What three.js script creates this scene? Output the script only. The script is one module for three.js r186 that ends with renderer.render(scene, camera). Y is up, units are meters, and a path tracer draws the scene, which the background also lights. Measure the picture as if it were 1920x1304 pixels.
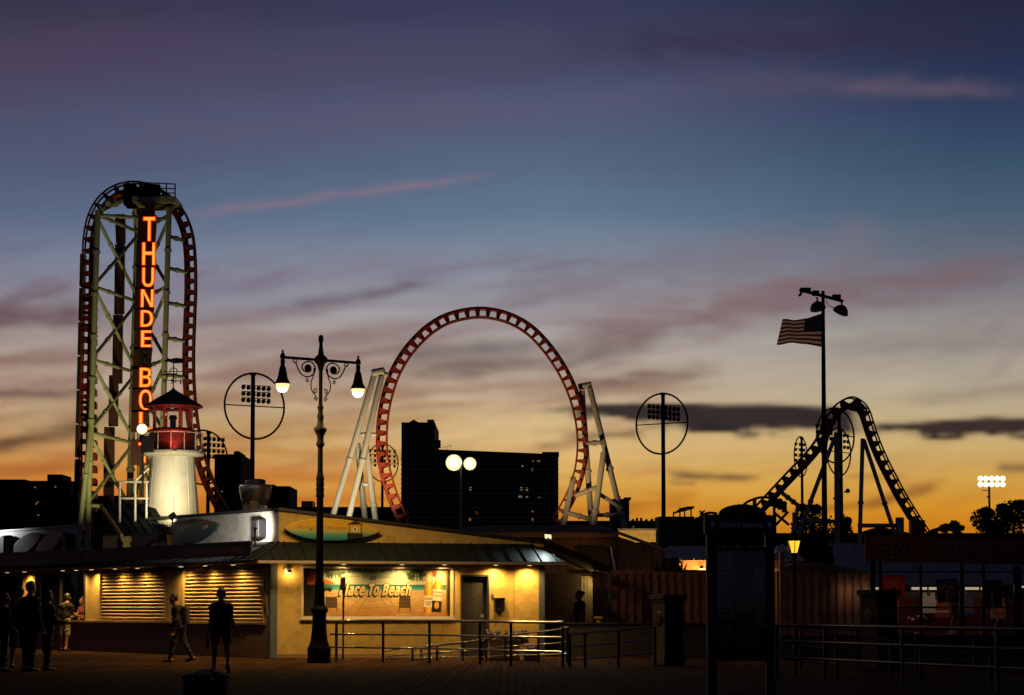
import * as THREE from 'three';
import { mergeGeometries } from 'three/addons/utils/BufferGeometryUtils.js';
import { MarchingCubes } from 'three/addons/objects/MarchingCubes.js';
import { RoundedBoxGeometry } from 'three/addons/geometries/RoundedBoxGeometry.js';
import { FontLoader } from 'three/addons/loaders/FontLoader.js';
import { TextGeometry } from 'three/addons/geometries/TextGeometry.js';

// ---------------------------------------------------------------- camera
const scene = new THREE.Scene();
const FOCAL = 4000, EYE = new THREE.Vector3(0, 1.32, 0), TILT = Math.atan(4000 / 60000), ROW = 872; // lens in photo pixels (1920 x 1304)
const camera = new THREE.PerspectiveCamera(2 * Math.atan(652 / FOCAL) * 180 / Math.PI, 1920 / 1304, 0.5, 6000);
camera.position.copy(EYE);
camera.rotation.x = TILT;
camera.setViewOffset(1920, 1304, 0, 652 - ROW, 1920, 1304);
const renderer = new THREE.WebGLRenderer({ antialias: true });
renderer.setSize(1024, 695);
renderer.toneMapping = THREE.LinearToneMapping;
renderer.toneMappingExposure = 1;
renderer.shadowMap.enabled = true;

// ---------------------------------------------------------------- sky: dusk gradient with streaked cloud, computed by direction
const clamp = THREE.MathUtils.clamp, lerp = THREE.MathUtils.lerp;
const sstep = (a, b, x) => { const t = clamp((x - a) / (b - a), 0, 1); return t * t * (3 - 2 * t); };
const lin = (c) => (c /= 255) <= 0.04045 ? c / 12.92 : Math.pow((c + 0.055) / 1.055, 2.4);
const hash2 = (x, y) => { let h = Math.imul(x, 374761393) + Math.imul(y, 668265263) | 0; h = Math.imul(h ^ (h >>> 13), 1274126177); return ((h ^ (h >>> 16)) >>> 0) / 4294967296; };
const vnoise = (x, y) => {
  const ix = Math.floor(x), iy = Math.floor(y); let u = x - ix, v = y - iy;
  u = u * u * (3 - 2 * u); v = v * v * (3 - 2 * v);
  return lerp(lerp(hash2(ix, iy), hash2(ix + 1, iy), u), lerp(hash2(ix, iy + 1), hash2(ix + 1, iy + 1), u), v);
};
const fbm = (x, y, n = 4) => { let s = 0, a = 0.5, t = 0; for (let i = 0; i < n; i++) { s += a * vnoise(x, y); t += a; a *= 0.5; x = x * 2.03 + 17.1; y = y * 2.03 + 5.7; } return s / t; };
function gradient(stops) {
  const ys = stops.map((s) => s[0]), cs = stops.map((s) => [lin(s[1]), lin(s[2]), lin(s[3])]);
  return (y, out) => {
    let i = 0; while (i < ys.length - 2 && y > ys[i + 1]) i++;
    const t = clamp((y - ys[i]) / (ys[i + 1] - ys[i]), 0, 1);
    for (let c = 0; c < 3; c++) out[c] = lerp(cs[i][c], cs[i + 1][c], t);
  };
}
// rows are pixels above/below in the photograph: 1139 is the horizon, 70 px = 1 degree
const SKY_L = gradient([[-3000, 26, 27, 46], [-900, 32, 30, 52], [-200, 46, 40, 64], [0, 58, 54, 78], [100, 71, 67, 92], [200, 77, 80, 106], [300, 81, 90, 116], [400, 92, 106, 132], [480, 118, 126, 147], [560, 139, 136, 147], [640, 164, 150, 143], [720, 182, 158, 136], [800, 192, 160, 114], [860, 206, 148, 78], [900, 213, 132, 50], [960, 202, 98, 26], [1139, 150, 62, 18]]);
const SKY_C = gradient([[-3000, 26, 28, 46], [-900, 32, 33, 55], [-200, 46, 47, 74], [0, 57, 60, 88], [100, 71, 75, 103], [200, 81, 89, 118], [300, 86, 103, 128], [400, 98, 120, 144], [480, 128, 137, 153], [560, 154, 154, 160], [640, 174, 167, 160], [720, 190, 171, 150], [780, 206, 178, 134], [840, 214, 178, 118], [900, 217, 168, 82], [950, 214, 148, 48], [1010, 204, 116, 24], [1139, 150, 68, 16]]);
const SKY_R = gradient([[-3000, 26, 28, 46], [-900, 29, 31, 50], [-200, 34, 37, 57], [0, 38, 42, 66], [100, 40, 50, 80], [200, 48, 64, 94], [300, 58, 82, 106], [400, 76, 96, 116], [480, 102, 108, 122], [560, 134, 129, 133], [640, 160, 153, 145], [720, 178, 166, 144], [780, 192, 172, 134], [840, 202, 168, 106], [900, 210, 160, 70], [950, 213, 145, 40], [1000, 204, 120, 22], [1139, 150, 68, 12]]);
const SKY_BACK = gradient([[-3000, 26, 28, 46], [-900, 30, 32, 52], [-200, 34, 36, 56], [300, 40, 42, 60], [800, 44, 43, 58], [1139, 42, 38, 48]]);
// cloud strokes: centre x, centre y, half length, half thickness, slope, colour, strength, taper (thick end: -1 left, 1 right)
const STROKES = [
  [640, 358, 300, 9, -0.135, [132, 112, 130], 0.75, -1], [1600, 150, 330, 30, 0.01, [84, 76, 98], 0.6, -1], [1730, 156, 150, 9, 0.02, [100, 86, 104], 0.45, 0],
  [700, 105, 420, 45, -0.12, [78, 70, 94], 0.35, 0], [150, 90, 320, 55, -0.14, [80, 64, 90], 0.4, 0], [520, 230, 460, 40, -0.13, [90, 84, 110], 0.45, 0], [1180, 90, 420, 36, -0.1, [72, 68, 94], 0.4, 0], [960, 200, 360, 24, -0.1, [92, 88, 112], 0.45, 0], [1500, 60, 400, 30, -0.02, [50, 44, 66], 0.6, 0],
  [680, 548, 170, 11, -0.15, [108, 98, 112], 0.85, 0], [860, 500, 200, 8, -0.13, [122, 112, 128], 0.6, 0], [430, 600, 220, 9, -0.12, [136, 116, 122], 0.7, 0], [760, 615, 240, 9, -0.12, [142, 122, 124], 0.65, 0], [1000, 560, 160, 8, -0.2, [134, 120, 126], 0.6, 0], [620, 665, 200, 8, -0.1, [140, 112, 106], 0.7, 0], [470, 700, 170, 9, -0.1, [146, 112, 100], 0.7, 0], [760, 765, 200, 7, -0.06, [160, 122, 92], 0.65, 0], [520, 820, 180, 7, -0.03, [172, 118, 66], 0.65, 0], [480, 525, 320, 24, -0.12, [126, 118, 136], 0.5, 0], [1240, 500, 420, 34, -0.14, [122, 112, 124], 0.55, 0],
  [1300, 592, 280, 34, -0.18, [132, 108, 110], 0.85, 0], [1130, 655, 120, 22, -0.3, [124, 106, 104], 0.75, 0], [1660, 535, 280, 30, -0.12, [120, 98, 104], 0.7, 0], [1800, 640, 260, 26, -0.05, [134, 124, 122], 0.45, 0],
  [1190, 712, 150, 17, -0.12, [128, 102, 92], 0.85, 0], [1130, 735, 170, 12, -0.05, [150, 118, 98], 0.6, 0],
  [560, 640, 260, 20, -0.1, [140, 114, 112], 0.65, 0], [700, 690, 340, 22, -0.08, [138, 110, 100], 0.6, 0], [880, 655, 160, 14, -0.06, [116, 104, 104], 0.7, 0], [900, 690, 170, 13, -0.08, [122, 100, 94], 0.75, 0], [860, 730, 230, 12, -0.06, [150, 118, 98], 0.65, 0], [520, 745, 260, 16, -0.05, [154, 112, 82], 0.6, 0], [640, 795, 260, 14, -0.04, [170, 124, 76], 0.6, 0], [560, 850, 300, 12, 0.02, [180, 118, 58], 0.65, 0], [500, 895, 260, 14, 0.0, [182, 96, 36], 0.65, 0], [640, 938, 200, 8, 0.0, [186, 92, 30], 0.6, 0],
  [40, 590, 160, 20, -0.06, [104, 80, 84], 0.85, 0], [30, 560, 110, 14, -0.3, [112, 92, 102], 0.7, 0], [30, 678, 130, 16, -0.06, [132, 98, 88], 0.75, 0], [60, 736, 130, 12, -0.02, [118, 92, 80], 0.85, 0], [70, 818, 140, 14, -0.2, [106, 76, 52], 0.9, 0], [30, 880, 200, 10, 0.0, [172, 100, 44], 0.7, 0], [250, 765, 200, 16, -0.08, [150, 108, 84], 0.6, 0], [300, 640, 200, 14, -0.1, [150, 122, 118], 0.5, 0],
  [1345, 894, 84, 6, 0.06, [96, 70, 50], 0.95, 0], [1280, 906, 30, 3, 0.02, [96, 70, 50], 0.9, 0], [1130, 815, 80, 7, -0.03, [120, 92, 66], 0.85, 0], [1060, 832, 60, 5, -0.08, [130, 100, 66], 0.7, 0], [1690, 930, 84, 9, -0.26, [136, 86, 40], 0.85, 0], [1560, 955, 90, 6, -0.1, [156, 98, 36], 0.7, 0], [1220, 945, 90, 14, -0.14, [186, 116, 36], 0.8, 0], [1080, 960, 130, 10, -0.06, [178, 104, 30], 0.6, 0], [1905, 876, 40, 7, -0.05, [110, 84, 60], 0.85, 0], [1640, 895, 70, 4, 0.0, [156, 112, 56], 0.6, 0], [1450, 965, 150, 9, -0.1, [180, 108, 30], 0.6, 0], [1850, 735, 160, 12, -0.1, [146, 130, 112], 0.55, 0],
];
function skyAt(X, Y, far, out) {                    // X, Y in photo pixels, far: 0 toward the afterglow .. 1 behind
  const wob = (fbm(X / 210, Y / 60, 3) - 0.5);
  const t = clamp(X / 1920, -0.4, 1.4);
  const a = [0, 0, 0], b = [0, 0, 0];
  const Yw = Y + wob * 20;
  if (t < 0.5) { SKY_L(Yw, a); SKY_C(Yw, b); } else { SKY_C(Yw, a); SKY_R(Yw, b); }
  const k = t < 0.5 ? clamp(t * 2, 0, 1) : clamp(t * 2 - 1, 0, 1), ks = k * k * (3 - 2 * k);
  for (let c = 0; c < 3; c++) out[c] = lerp(a[c], b[c], ks);
  // broad streaks everywhere, thicker near the horizon
  const s = fbm(X / 330 + 3.1, (Y + 0.12 * X) / 34 + wob * 1.2, 5);
  const dens = sstep(0.46, 0.74, s) * lerp(0.22, 1, sstep(380, 560, Y)) * lerp(0.7, 0.32, sstep(1000, 1500, X));
  const mauve = [out[0] * 0.70 + 0.02, out[1] * 0.58 + 0.006, out[2] * 0.62 + 0.008];
  for (let c = 0; c < 3; c++) out[c] = lerp(out[c], mauve[c], dens * 0.58);
  const s2 = fbm(X / 120 + 40, (Y + 0.1 * X) / 11 + wob, 4), f2 = 1 + (s2 - 0.5) * lerp(0.06, lerp(0.42, 0.2, sstep(1000, 1400, X)), sstep(430, 680, Y));
  for (let c = 0; c < 3; c++) out[c] *= f2;
  // fine wisps: thin rose filaments, rising to the right
  const w1 = fbm(X / 170 + 11, (Y + (0.1 + 0.1 * sstep(900, 500, Y)) * X) / 12 + wob * 3.4, 4), w2 = fbm(X / 380 + 5, (Y + 0.16 * X) / 80, 3);
  const wisp = sstep(0.5, 0.74, w1) * sstep(0.36, 0.6, w2) * sstep(380, 560, Y) * lerp(1, 0.45, sstep(1050, 1500, X)) * (1 - 0.5 * sstep(900, 1000, Y));
  const rose = [out[0] * 0.78 + 0.012, out[1] * 0.6 + 0.004, out[2] * 0.66 + 0.006];
  for (let c = 0; c < 3; c++) out[c] = lerp(out[c], rose[c], wisp * 0.8);
  if (far < 0.35) for (const [cx, cy, hl, ht, sl, col, st, tp] of STROKES) {
    const dx = (X - cx) / hl; if (dx < -1.25 || dx > 1.25) continue;
    const wy = (fbm(X / 55 + cx, Y / 14 + cy, 3) - 0.5) * ht * 1.5, dyy = Y - (cy + sl * (X - cx)) + wy;
    const th = ht * (tp ? (0.35 + 0.65 * clamp(0.5 + tp * dx * 0.5, 0, 1)) : 1) * 1.35;
    if (Math.abs(dyy) > th * 1.6) continue;
    const al = st * (1 - sstep(0.55, 1.2, Math.abs(dx + (fbm(X / 90, cy, 2) - 0.5) * 0.4))) * Math.exp(-((dyy / th) ** 2) * 1.4) * (0.65 + 0.7 * fbm(X / 70 + 9, Y / 9 + cx, 3));
    for (let c = 0; c < 3; c++) out[c] = lerp(out[c], lin(col[c]), clamp(al, 0, 1));
  }
  // the long dark bank: crisp top, ragged underside
  if (far < 0.35 && Y > 730 && Y < 850 && X > 960) {
    const n1 = (fbm(X / 84, Y / 13, 5) - 0.5), n2 = (fbm(X / 34 + 7, Y / 8, 3) - 0.5);
    const left = sstep(985, 1120, X), gap = 1 - sstep(1585, 1615, X) * (1 - sstep(1632, 1665, X)) * 0.6;
    const top = X < 1630 ? 757 + 10 * ((X - 1230) / 240) ** 2 * (X < 1230 ? 1 : 0.35) : 796 - 12 * sstep(1650, 1900, X);
    const bot = X < 1630 ? lerp(778, 812, sstep(1060, 1330, X)) : 818 + 3 * Math.sin(X / 40);
    let al = sstep(top - 5, top + 4, Y + n1 * (X < 1630 ? 5 : 12)) * (1 - sstep(bot - 12, bot + 9, Y + n1 * 40 + n2 * 18)) * left * gap;
    al = Math.min(1, al * 1.12);
    const dark = X < 1630 ? [54, 44, 44] : [56, 43, 42];
    for (let c = 0; c < 3; c++) out[c] = lerp(out[c], lin(dark[c]) * (1.05 + n1 * 0.9), clamp(al, 0, 1));
  }
  SKY_BACK(Y, b);
  for (let c = 0; c < 3; c++) out[c] = Math.max(0.0006, lerp(out[c], b[c] * (0.85 + 0.3 * s), far));
}
{
  const W = 4096, H = 2048, data = new Float32Array(W * H * 4), out = [0, 0, 0];
  for (let j = 0; j < H; j++) {
    const el = ((j + 0.5) / H - 0.5) * Math.PI;
    const coarse = el < -0.02 ? 16 : el > 0.55 ? 8 : 1;
    for (let i = 0; i < W; i++) {
      const o = (j * W + i) * 4;
      if (i % coarse) { data.copyWithin(o, o - 4, o); continue; }
      let az = ((i + 0.5) / W - 0.5) * 2 * Math.PI + Math.PI / 2;      // 0 straight ahead (-z)
      if (az > Math.PI) az -= 2 * Math.PI;
      if (coarse > 8) { out[0] = 0.02; out[1] = 0.012; out[2] = 0.008; }
      else {
        const A = Math.abs(az) < 0.7 ? Math.tan(az) : Math.sign(az) * (Math.tan(0.7) + (Math.abs(az) - 0.7) * 1.7);
        const E = el < 0.7 ? Math.tan(el) / Math.max(0.5, Math.cos(az)) : 1.7 * el;
        skyAt(960 + FOCAL * A, 1139 - FOCAL * E, sstep(0.24, 1.25, Math.abs(az)), out);
      }
      data[o] = out[0]; data[o + 1] = out[1]; data[o + 2] = out[2]; data[o + 3] = 1;
    }
  }
  const tex = new THREE.DataTexture(data, W, H, THREE.RGBAFormat, THREE.FloatType);
  tex.mapping = THREE.EquirectangularReflectionMapping;
  tex.magFilter = tex.minFilter = THREE.LinearFilter; tex.needsUpdate = true;
  scene.background = tex; scene.environment = tex;
}
// the sun has just set ahead; what is left of it is a wide, weak glow low over the skyline
const sun = new THREE.DirectionalLight(new THREE.Color(1, 0.55, 0.25), 0.05);
sun.position.set(60, 18, -400); sun.target.position.set(0, 0, -60);
sun.castShadow = true; sun.shadow.radius = 30; Object.assign(sun.shadow.camera, { left: -150, right: 150, top: 90, bottom: -40, far: 900 });
scene.add(sun, sun.target);

// ---------------------------------------------------------------- helpers
const V = (x, y, z) => new THREE.Vector3(x, y, z);
let seed = 7; const rnd = () => { seed = (Math.imul(seed, 1664525) + 1013904223) >>> 0; return seed / 4294967296; };
const rr = (a, b) => a + (b - a) * rnd();
const taken = {};
const numbered = (n) => { const k = taken[n] = (taken[n] ?? -1) + 1; return k ? `${n}_${String(k).padStart(3, '0')}` : n; };
function tag(o, label, category, group, kind) { o.userData.label = label; o.userData.category = category; if (group) o.userData.group = group; if (kind) o.userData.kind = kind; return o; }
function thing(name, label, category, group, pos = [0, 0, 0], ry = 0) {
  const g = new THREE.Group(); g.name = numbered(name); g.position.set(...pos); g.rotation.y = ry; scene.add(g); return tag(g, label, category, group);
}
function part(parent, name, geo, mat) { const m = new THREE.Mesh(Array.isArray(geo) ? merge(geo) : geo, mat); m.name = name; m.castShadow = m.receiveShadow = true; parent.add(m); return m; }
function solo(name, geo, mat, label, category, group) { return tag(part(scene, numbered(name), geo, mat), label, category, group); }
function struct(name, geo, mat) { const m = part(scene, numbered(name), geo, mat); m.userData.kind = 'structure'; return m; }
function copyOf(o, label, pos, ry) { const c = o.clone(); c.name = numbered(o.name.replace(/_\d{3}$/, '')); c.userData = { ...o.userData }; if (label) c.userData.label = label; if (pos) c.position.set(...pos); if (ry !== undefined) c.rotation.y = ry; scene.add(c); return c; }
function merge(list) {
  const same = list.map((g) => { g = g.index ? g.toNonIndexed() : g; for (const k of Object.keys(g.attributes)) if (!['position', 'normal', 'uv'].includes(k)) g.deleteAttribute(k); if (!g.attributes.uv) g.setAttribute('uv', new THREE.BufferAttribute(new Float32Array(g.attributes.position.count * 2), 2)); g.morphAttributes = {}; return g; });
  return mergeGeometries(same);
}
const box = (w, h, d, x = 0, y = 0, z = 0) => new THREE.BoxGeometry(w, h, d).translate(x, y, z);
const box2 = (x0, x1, y0, y1, z0, z1) => box(x1 - x0, y1 - y0, z1 - z0, (x0 + x1) / 2, (y0 + y1) / 2, (z0 + z1) / 2);
const rbox = (w, h, d, r, x = 0, y = 0, z = 0) => new RoundedBoxGeometry(w, h, d, 2, r).translate(x, y, z);
const cyl = (r0, r1, h, x = 0, y = 0, z = 0, n = 16) => new THREE.CylinderGeometry(r1, r0, h, n).translate(x, y, z);
const ball = (r, x = 0, y = 0, z = 0, n = 14) => new THREE.SphereGeometry(r, n, Math.ceil(n * 0.7)).translate(x, y, z);
const YUP = V(0, 1, 0);
function bar(a, b, r, r2 = r, n = 10) { const d = b.clone().sub(a), l = d.length(); return new THREE.CylinderGeometry(r2, r, l, n).applyQuaternion(new THREE.Quaternion().setFromUnitVectors(YUP, d.normalize())).translate((a.x + b.x) / 2, (a.y + b.y) / 2, (a.z + b.z) / 2); }
function beam(a, b, w, h) { const d = b.clone().sub(a), l = d.length(), z = d.clone().normalize(), x = Math.abs(z.y) > 0.99 ? V(1, 0, 0) : V().crossVectors(YUP, z).normalize(), y = V().crossVectors(z, x); return new THREE.BoxGeometry(w, h, l).applyMatrix4(new THREE.Matrix4().makeBasis(x, y, z)).translate((a.x + b.x) / 2, (a.y + b.y) / 2, (a.z + b.z) / 2); }
const tube = (pts, r, n = 40, k = 6, closed = false) => new THREE.TubeGeometry(new THREE.CatmullRomCurve3(pts, closed, 'centripetal'), n, r, k, closed);
const lathe = (prof, n = 24) => new THREE.LatheGeometry(prof.map(([r, y]) => new THREE.Vector2(Math.max(r, 0.0005), y)), n);
function extr(pts, depth, bevel = 0) { const s = pts.getPoints ? pts : new THREE.Shape(pts.map((p) => new THREE.Vector2(p[0], p[1]))); return new THREE.ExtrudeGeometry(s, { depth, bevelEnabled: bevel > 0, bevelSize: bevel, bevelThickness: bevel, bevelSegments: 2, curveSegments: 20 }); }
// uv in metres from position, by the way each face points
function metric(g, s = 1) {
  g = g.index ? g.toNonIndexed() : g; const p = g.attributes.position, n = g.attributes.normal, uv = new Float32Array(p.count * 2);
  for (let i = 0; i < p.count; i++) { const ax = Math.abs(n.getX(i)), ay = Math.abs(n.getY(i)), az = Math.abs(n.getZ(i)); const [u, v] = ay > ax && ay > az ? [p.getX(i), p.getZ(i)] : ax > az ? [p.getZ(i), p.getY(i)] : [p.getX(i), p.getY(i)]; uv[2 * i] = u * s; uv[2 * i + 1] = v * s; }
  g.setAttribute('uv', new THREE.BufferAttribute(uv, 2)); return g;
}
// the point that the photograph shows at a pixel, at a given distance along the ground
function sight(px, py) { const x = (px - 960) / FOCAL, y = (ROW - py) / FOCAL; return V(x, y * Math.cos(TILT) + Math.sin(TILT), y * Math.sin(TILT) - Math.cos(TILT)); }
function at(px, py, d) { const s = sight(px, py); return s.multiplyScalar(d / -s.z).add(EYE); }
class Frame {                                        // an upright plane: x along it, y up, z out of it
  constructor(o, ry) { this.o = o; this.ry = ry; this.m = new THREE.Matrix4().makeRotationY(ry).setPosition(o); this.inv = this.m.clone().invert(); }
  loc(px, py, z = 0) { const n = V(Math.sin(this.ry), 0, Math.cos(this.ry)), p = this.o.clone().addScaledVector(n, z), s = sight(px, py), t = p.sub(EYE).dot(n) / s.dot(n); return s.multiplyScalar(t).add(EYE).applyMatrix4(this.inv); }
  w(x, y, z) { return V(x, y, z).applyMatrix4(this.m); }
  put(g) { return g.applyMatrix4(this.m); }
}
function canvas(w, h, draw, srgb = true) { const c = document.createElement('canvas'); c.width = w; c.height = h; draw(c.getContext('2d'), w, h); const t = new THREE.CanvasTexture(c); if (srgb) t.colorSpace = THREE.SRGBColorSpace; t.magFilter = THREE.LinearFilter; return t; }
function dataTex(n, fn, srgb = true, m = n) { const d = new Uint8Array(n * m * 4); for (let y = 0; y < m; y++) for (let x = 0; x < n; x++) { const c = fn(x / n, y / m), o = (y * n + x) * 4; for (let k = 0; k < 3; k++) d[o + k] = clamp((Array.isArray(c) ? c[k] : c) * 255, 0, 255); d[o + 3] = 255; } const t = new THREE.DataTexture(d, n, m); t.wrapS = t.wrapT = THREE.RepeatWrapping; t.magFilter = THREE.LinearFilter; if (srgb) t.colorSpace = THREE.SRGBColorSpace; t.needsUpdate = true; return t; }
// tiling noise
const tnoise = (x, y, p) => { const ix = Math.floor(x), iy = Math.floor(y); let u = x - ix, v = y - iy; u = u * u * (3 - 2 * u); v = v * v * (3 - 2 * v); const h = (a, b) => hash2(((a % p) + p) % p, ((b % p) + p) % p); return lerp(lerp(h(ix, iy), h(ix + 1, iy), u), lerp(h(ix, iy + 1), h(ix + 1, iy + 1), u), v); };
const tfbm = (x, y, p, n = 4) => { let s = 0, a = 0.5, t = 0; for (let i = 0; i < n; i++) { s += a * tnoise(x * p, y * p, p); t += a; a *= 0.5; p *= 2; } return s / t; };
// ---------------------------------------------------------------- materials
const mottled = dataTex(512, (x, y) => { const f = tfbm(x, y, 4, 6), g = tfbm(x + 0.3, y, 32, 3), d = sstep(0.55, 0.72, tfbm(x + 0.6, y + 0.2, 9, 5)), k = sstep(0.64, 0.7, tfbm(x, y + 0.5, 40, 3)); return 0.66 + 0.34 * (f * 0.7 + g * 0.3) - 0.07 * d - 0.03 * k; });
const streaky = dataTex(256, (x, y) => { const f = tfbm(x, y * 0.999, 6, 4), g = tnoise(x * 64, y * 4, 64); return 0.70 + 0.30 * (0.5 * f + 0.5 * g); });
const grainy = dataTex(256, (x, y) => { const w = tfbm(x, y, 4, 3), g = tnoise(x * 48 + w * 3, y * 4, 192), k = tnoise(x * 12 + w * 2, y * 2, 96); return 0.55 + 0.45 * (0.55 * g + 0.45 * k); });
const bumpy = dataTex(256, (x, y) => tfbm(x, y, 24, 4), false);
const smudge = dataTex(128, (x, y) => 0.55 + 0.45 * tfbm(x, y, 6, 4), false);
const M = {};
const std = (rgb, rough = 0.7, metal = 0, extra = {}) => new THREE.MeshStandardMaterial({ color: new THREE.Color().setRGB(...rgb), roughness: rough, metalness: metal, ...extra });
M.cream = std([0.62, 0.45, 0.13], 0.75, 0, { map: mottled, bumpMap: bumpy, bumpScale: 0.004 });
M.trimWhite = std([0.7, 0.66, 0.56], 0.5, 0, { map: mottled });
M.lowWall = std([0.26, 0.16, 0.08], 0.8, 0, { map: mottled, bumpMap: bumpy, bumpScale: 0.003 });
M.blueTrim = std([0.07, 0.09, 0.12], 0.55);
M.shutter = std([0.36, 0.27, 0.11], 0.5, 0.1);
M.roofMetal = new THREE.MeshPhysicalMaterial({ color: new THREE.Color().setRGB(0.016, 0.022, 0.023), roughness: 0.6, specularIntensity: 0.15, map: streaky });
M.roofBlue = std([0.26, 0.32, 0.36], 0.6, 0, { map: streaky });
M.roofDull = std([0.04, 0.035, 0.035], 0.9, 0, { map: streaky });
M.darkTrim = std([0.02, 0.018, 0.017], 0.5);
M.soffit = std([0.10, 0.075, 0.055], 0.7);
M.gutter = std([0.30, 0.27, 0.22], 0.45, 0.2);
M.doorSteel = std([0.045, 0.047, 0.05], 0.5, 0.2, { map: mottled });
M.black = std([0.007, 0.007, 0.0075], 0.6);
M.iron = new THREE.MeshPhysicalMaterial({ color: new THREE.Color().setRGB(0.004, 0.004, 0.0045), roughness: 0.7, specularIntensity: 0.06 });
M.rail = std([0.35, 0.34, 0.33], 0.28, 0.9, { roughnessMap: smudge });
M.railDark = std([0.03, 0.03, 0.032], 0.35, 0.6);
M.post = std([0.02, 0.02, 0.022], 0.45, 0.4);
M.galv = std([0.34, 0.35, 0.34], 0.42, 0.7, { map: streaky });
M.white = std([0.66, 0.64, 0.58], 0.55, 0, { map: dataTex(256, (x, y) => { const f = tfbm(x, y, 5, 4), g = tnoise(x * 40, y * 3, 40); return 0.86 + 0.10 * f + 0.05 * g - 0.05 * sstep(0.62, 0.75, tfbm(x + 0.4, y, 14, 4)); }) });
M.towerWhite = std([0.52, 0.50, 0.36], 0.5, 0, { map: streaky });
M.supportCream = std([0.50, 0.47, 0.38], 0.5, 0, { map: streaky });
M.trackRed = std([0.30, 0.032, 0.010], 0.42, 0.1, { map: streaky });
M.maroon = std([0.05, 0.008, 0.009], 0.6);
M.redPaint = std([0.27, 0.014, 0.011], 0.4);
M.redDark = std([0.10, 0.007, 0.008], 0.45);
M.shingle = std([0.02, 0.013, 0.013], 0.85);
M.wood = std([0.20, 0.085, 0.045], 0.8, 0, { map: grainy, bumpMap: grainy, bumpScale: 0.003 });
M.woods = [[0.42, 0.21, 0.11], [0.36, 0.175, 0.095], [0.46, 0.23, 0.12], [0.32, 0.155, 0.085]].map((c) => std(c, 0.8, 0, { map: grainy, bumpMap: grainy, bumpScale: 0.003 }));
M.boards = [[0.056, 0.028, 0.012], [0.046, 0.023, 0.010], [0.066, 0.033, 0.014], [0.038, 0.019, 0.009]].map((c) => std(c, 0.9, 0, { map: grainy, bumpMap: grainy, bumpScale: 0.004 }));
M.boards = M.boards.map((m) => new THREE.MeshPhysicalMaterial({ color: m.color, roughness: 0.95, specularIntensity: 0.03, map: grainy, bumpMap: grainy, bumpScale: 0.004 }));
M.subfloor = std([0.03, 0.022, 0.017], 0.9);
M.asphalt = std([0.045, 0.044, 0.043], 0.9, 0, { map: mottled });
M.tower = std([0.13, 0.10, 0.08], 0.9, 0, { map: mottled });
M.towerBand = std([0.24, 0.2, 0.16], 0.9);
M.skyline = std([0.018, 0.016, 0.016], 0.95);
M.leaf = std([0.02, 0.026, 0.012], 0.8, 0, { side: THREE.DoubleSide });
M.bark = std([0.03, 0.022, 0.016], 0.9);
M.stone = std([0.03, 0.025, 0.022], 0.85, 0, { map: mottled, bumpMap: bumpy, bumpScale: 0.006 });
M.glassPane = new THREE.MeshPhysicalMaterial({ color: 0xffffff, roughness: 0.03, transmission: 1, thickness: 0, ior: 1.5 });
const glow = (rgb, k) => new THREE.MeshStandardMaterial({ color: 0x222222, roughness: 0.5, emissive: new THREE.Color().setRGB(...rgb), emissiveIntensity: k });
M.glowWarm = glow([1, 0.74, 0.3], 1.35);
M.glowCan = glow([1, 0.72, 0.42], 2.4);
M.glowWhite = glow([1, 0.84, 0.44], 1.25);
M.glowHot = glow([1, 0.97, 0.86], 4);
M.glowRed = glow([1, 0.03, 0.01], 0.9);
M.ledCore = glow([1, 0.24, 0.025], 2.0);
M.ledEdge = glow([1, 0.03, 0.006], 0.75);
const winCols = [[1, 0.42, 0.12], [1, 0.8, 0.5], [0.85, 1, 0.8], [1, 0.3, 0.08]];
M.winLit = winCols.map((c, i) => glow(c, [0.26, 0.17, 0.12, 0.24][i]));
M.winFaint = glow([0.9, 0.95, 0.8], 0.05);
const font = await new FontLoader().loadAsync('fonts/droid/droid_sans_regular.typeface.json');
const fontBold = await new FontLoader().loadAsync('fonts/droid/droid_sans_bold.typeface.json');
const textGeo = (s, size, depth, bold) => { const g = new TextGeometry(s, { font: bold ? fontBold : font, size, depth, curveSegments: 4 }); g.computeBoundingBox(); return g; };
function fitText(s, w, h, depth, bold) { const g = textGeo(s, 1, 0.1, bold), b = g.boundingBox; g.translate(-b.min.x, -b.min.y, 0); g.scale(w / (b.max.x - b.min.x), h / (b.max.y - b.min.y), depth / 0.1); return g; }
function spot(pos, target, color, I, angle, pen = 0.6, r = 2) { const l = new THREE.SpotLight(new THREE.Color().setRGB(...color), I, 0, angle, pen, 2); l.position.copy(pos); l.target.position.copy(target); l.castShadow = true; l.shadow.radius = r; scene.add(l, l.target); return l; }
function point(pos, color, I, r = 4) { const l = new THREE.PointLight(new THREE.Color().setRGB(...color), I, 0, 2); l.position.copy(pos); l.castShadow = true; l.shadow.radius = r; scene.add(l); return l; }
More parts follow.
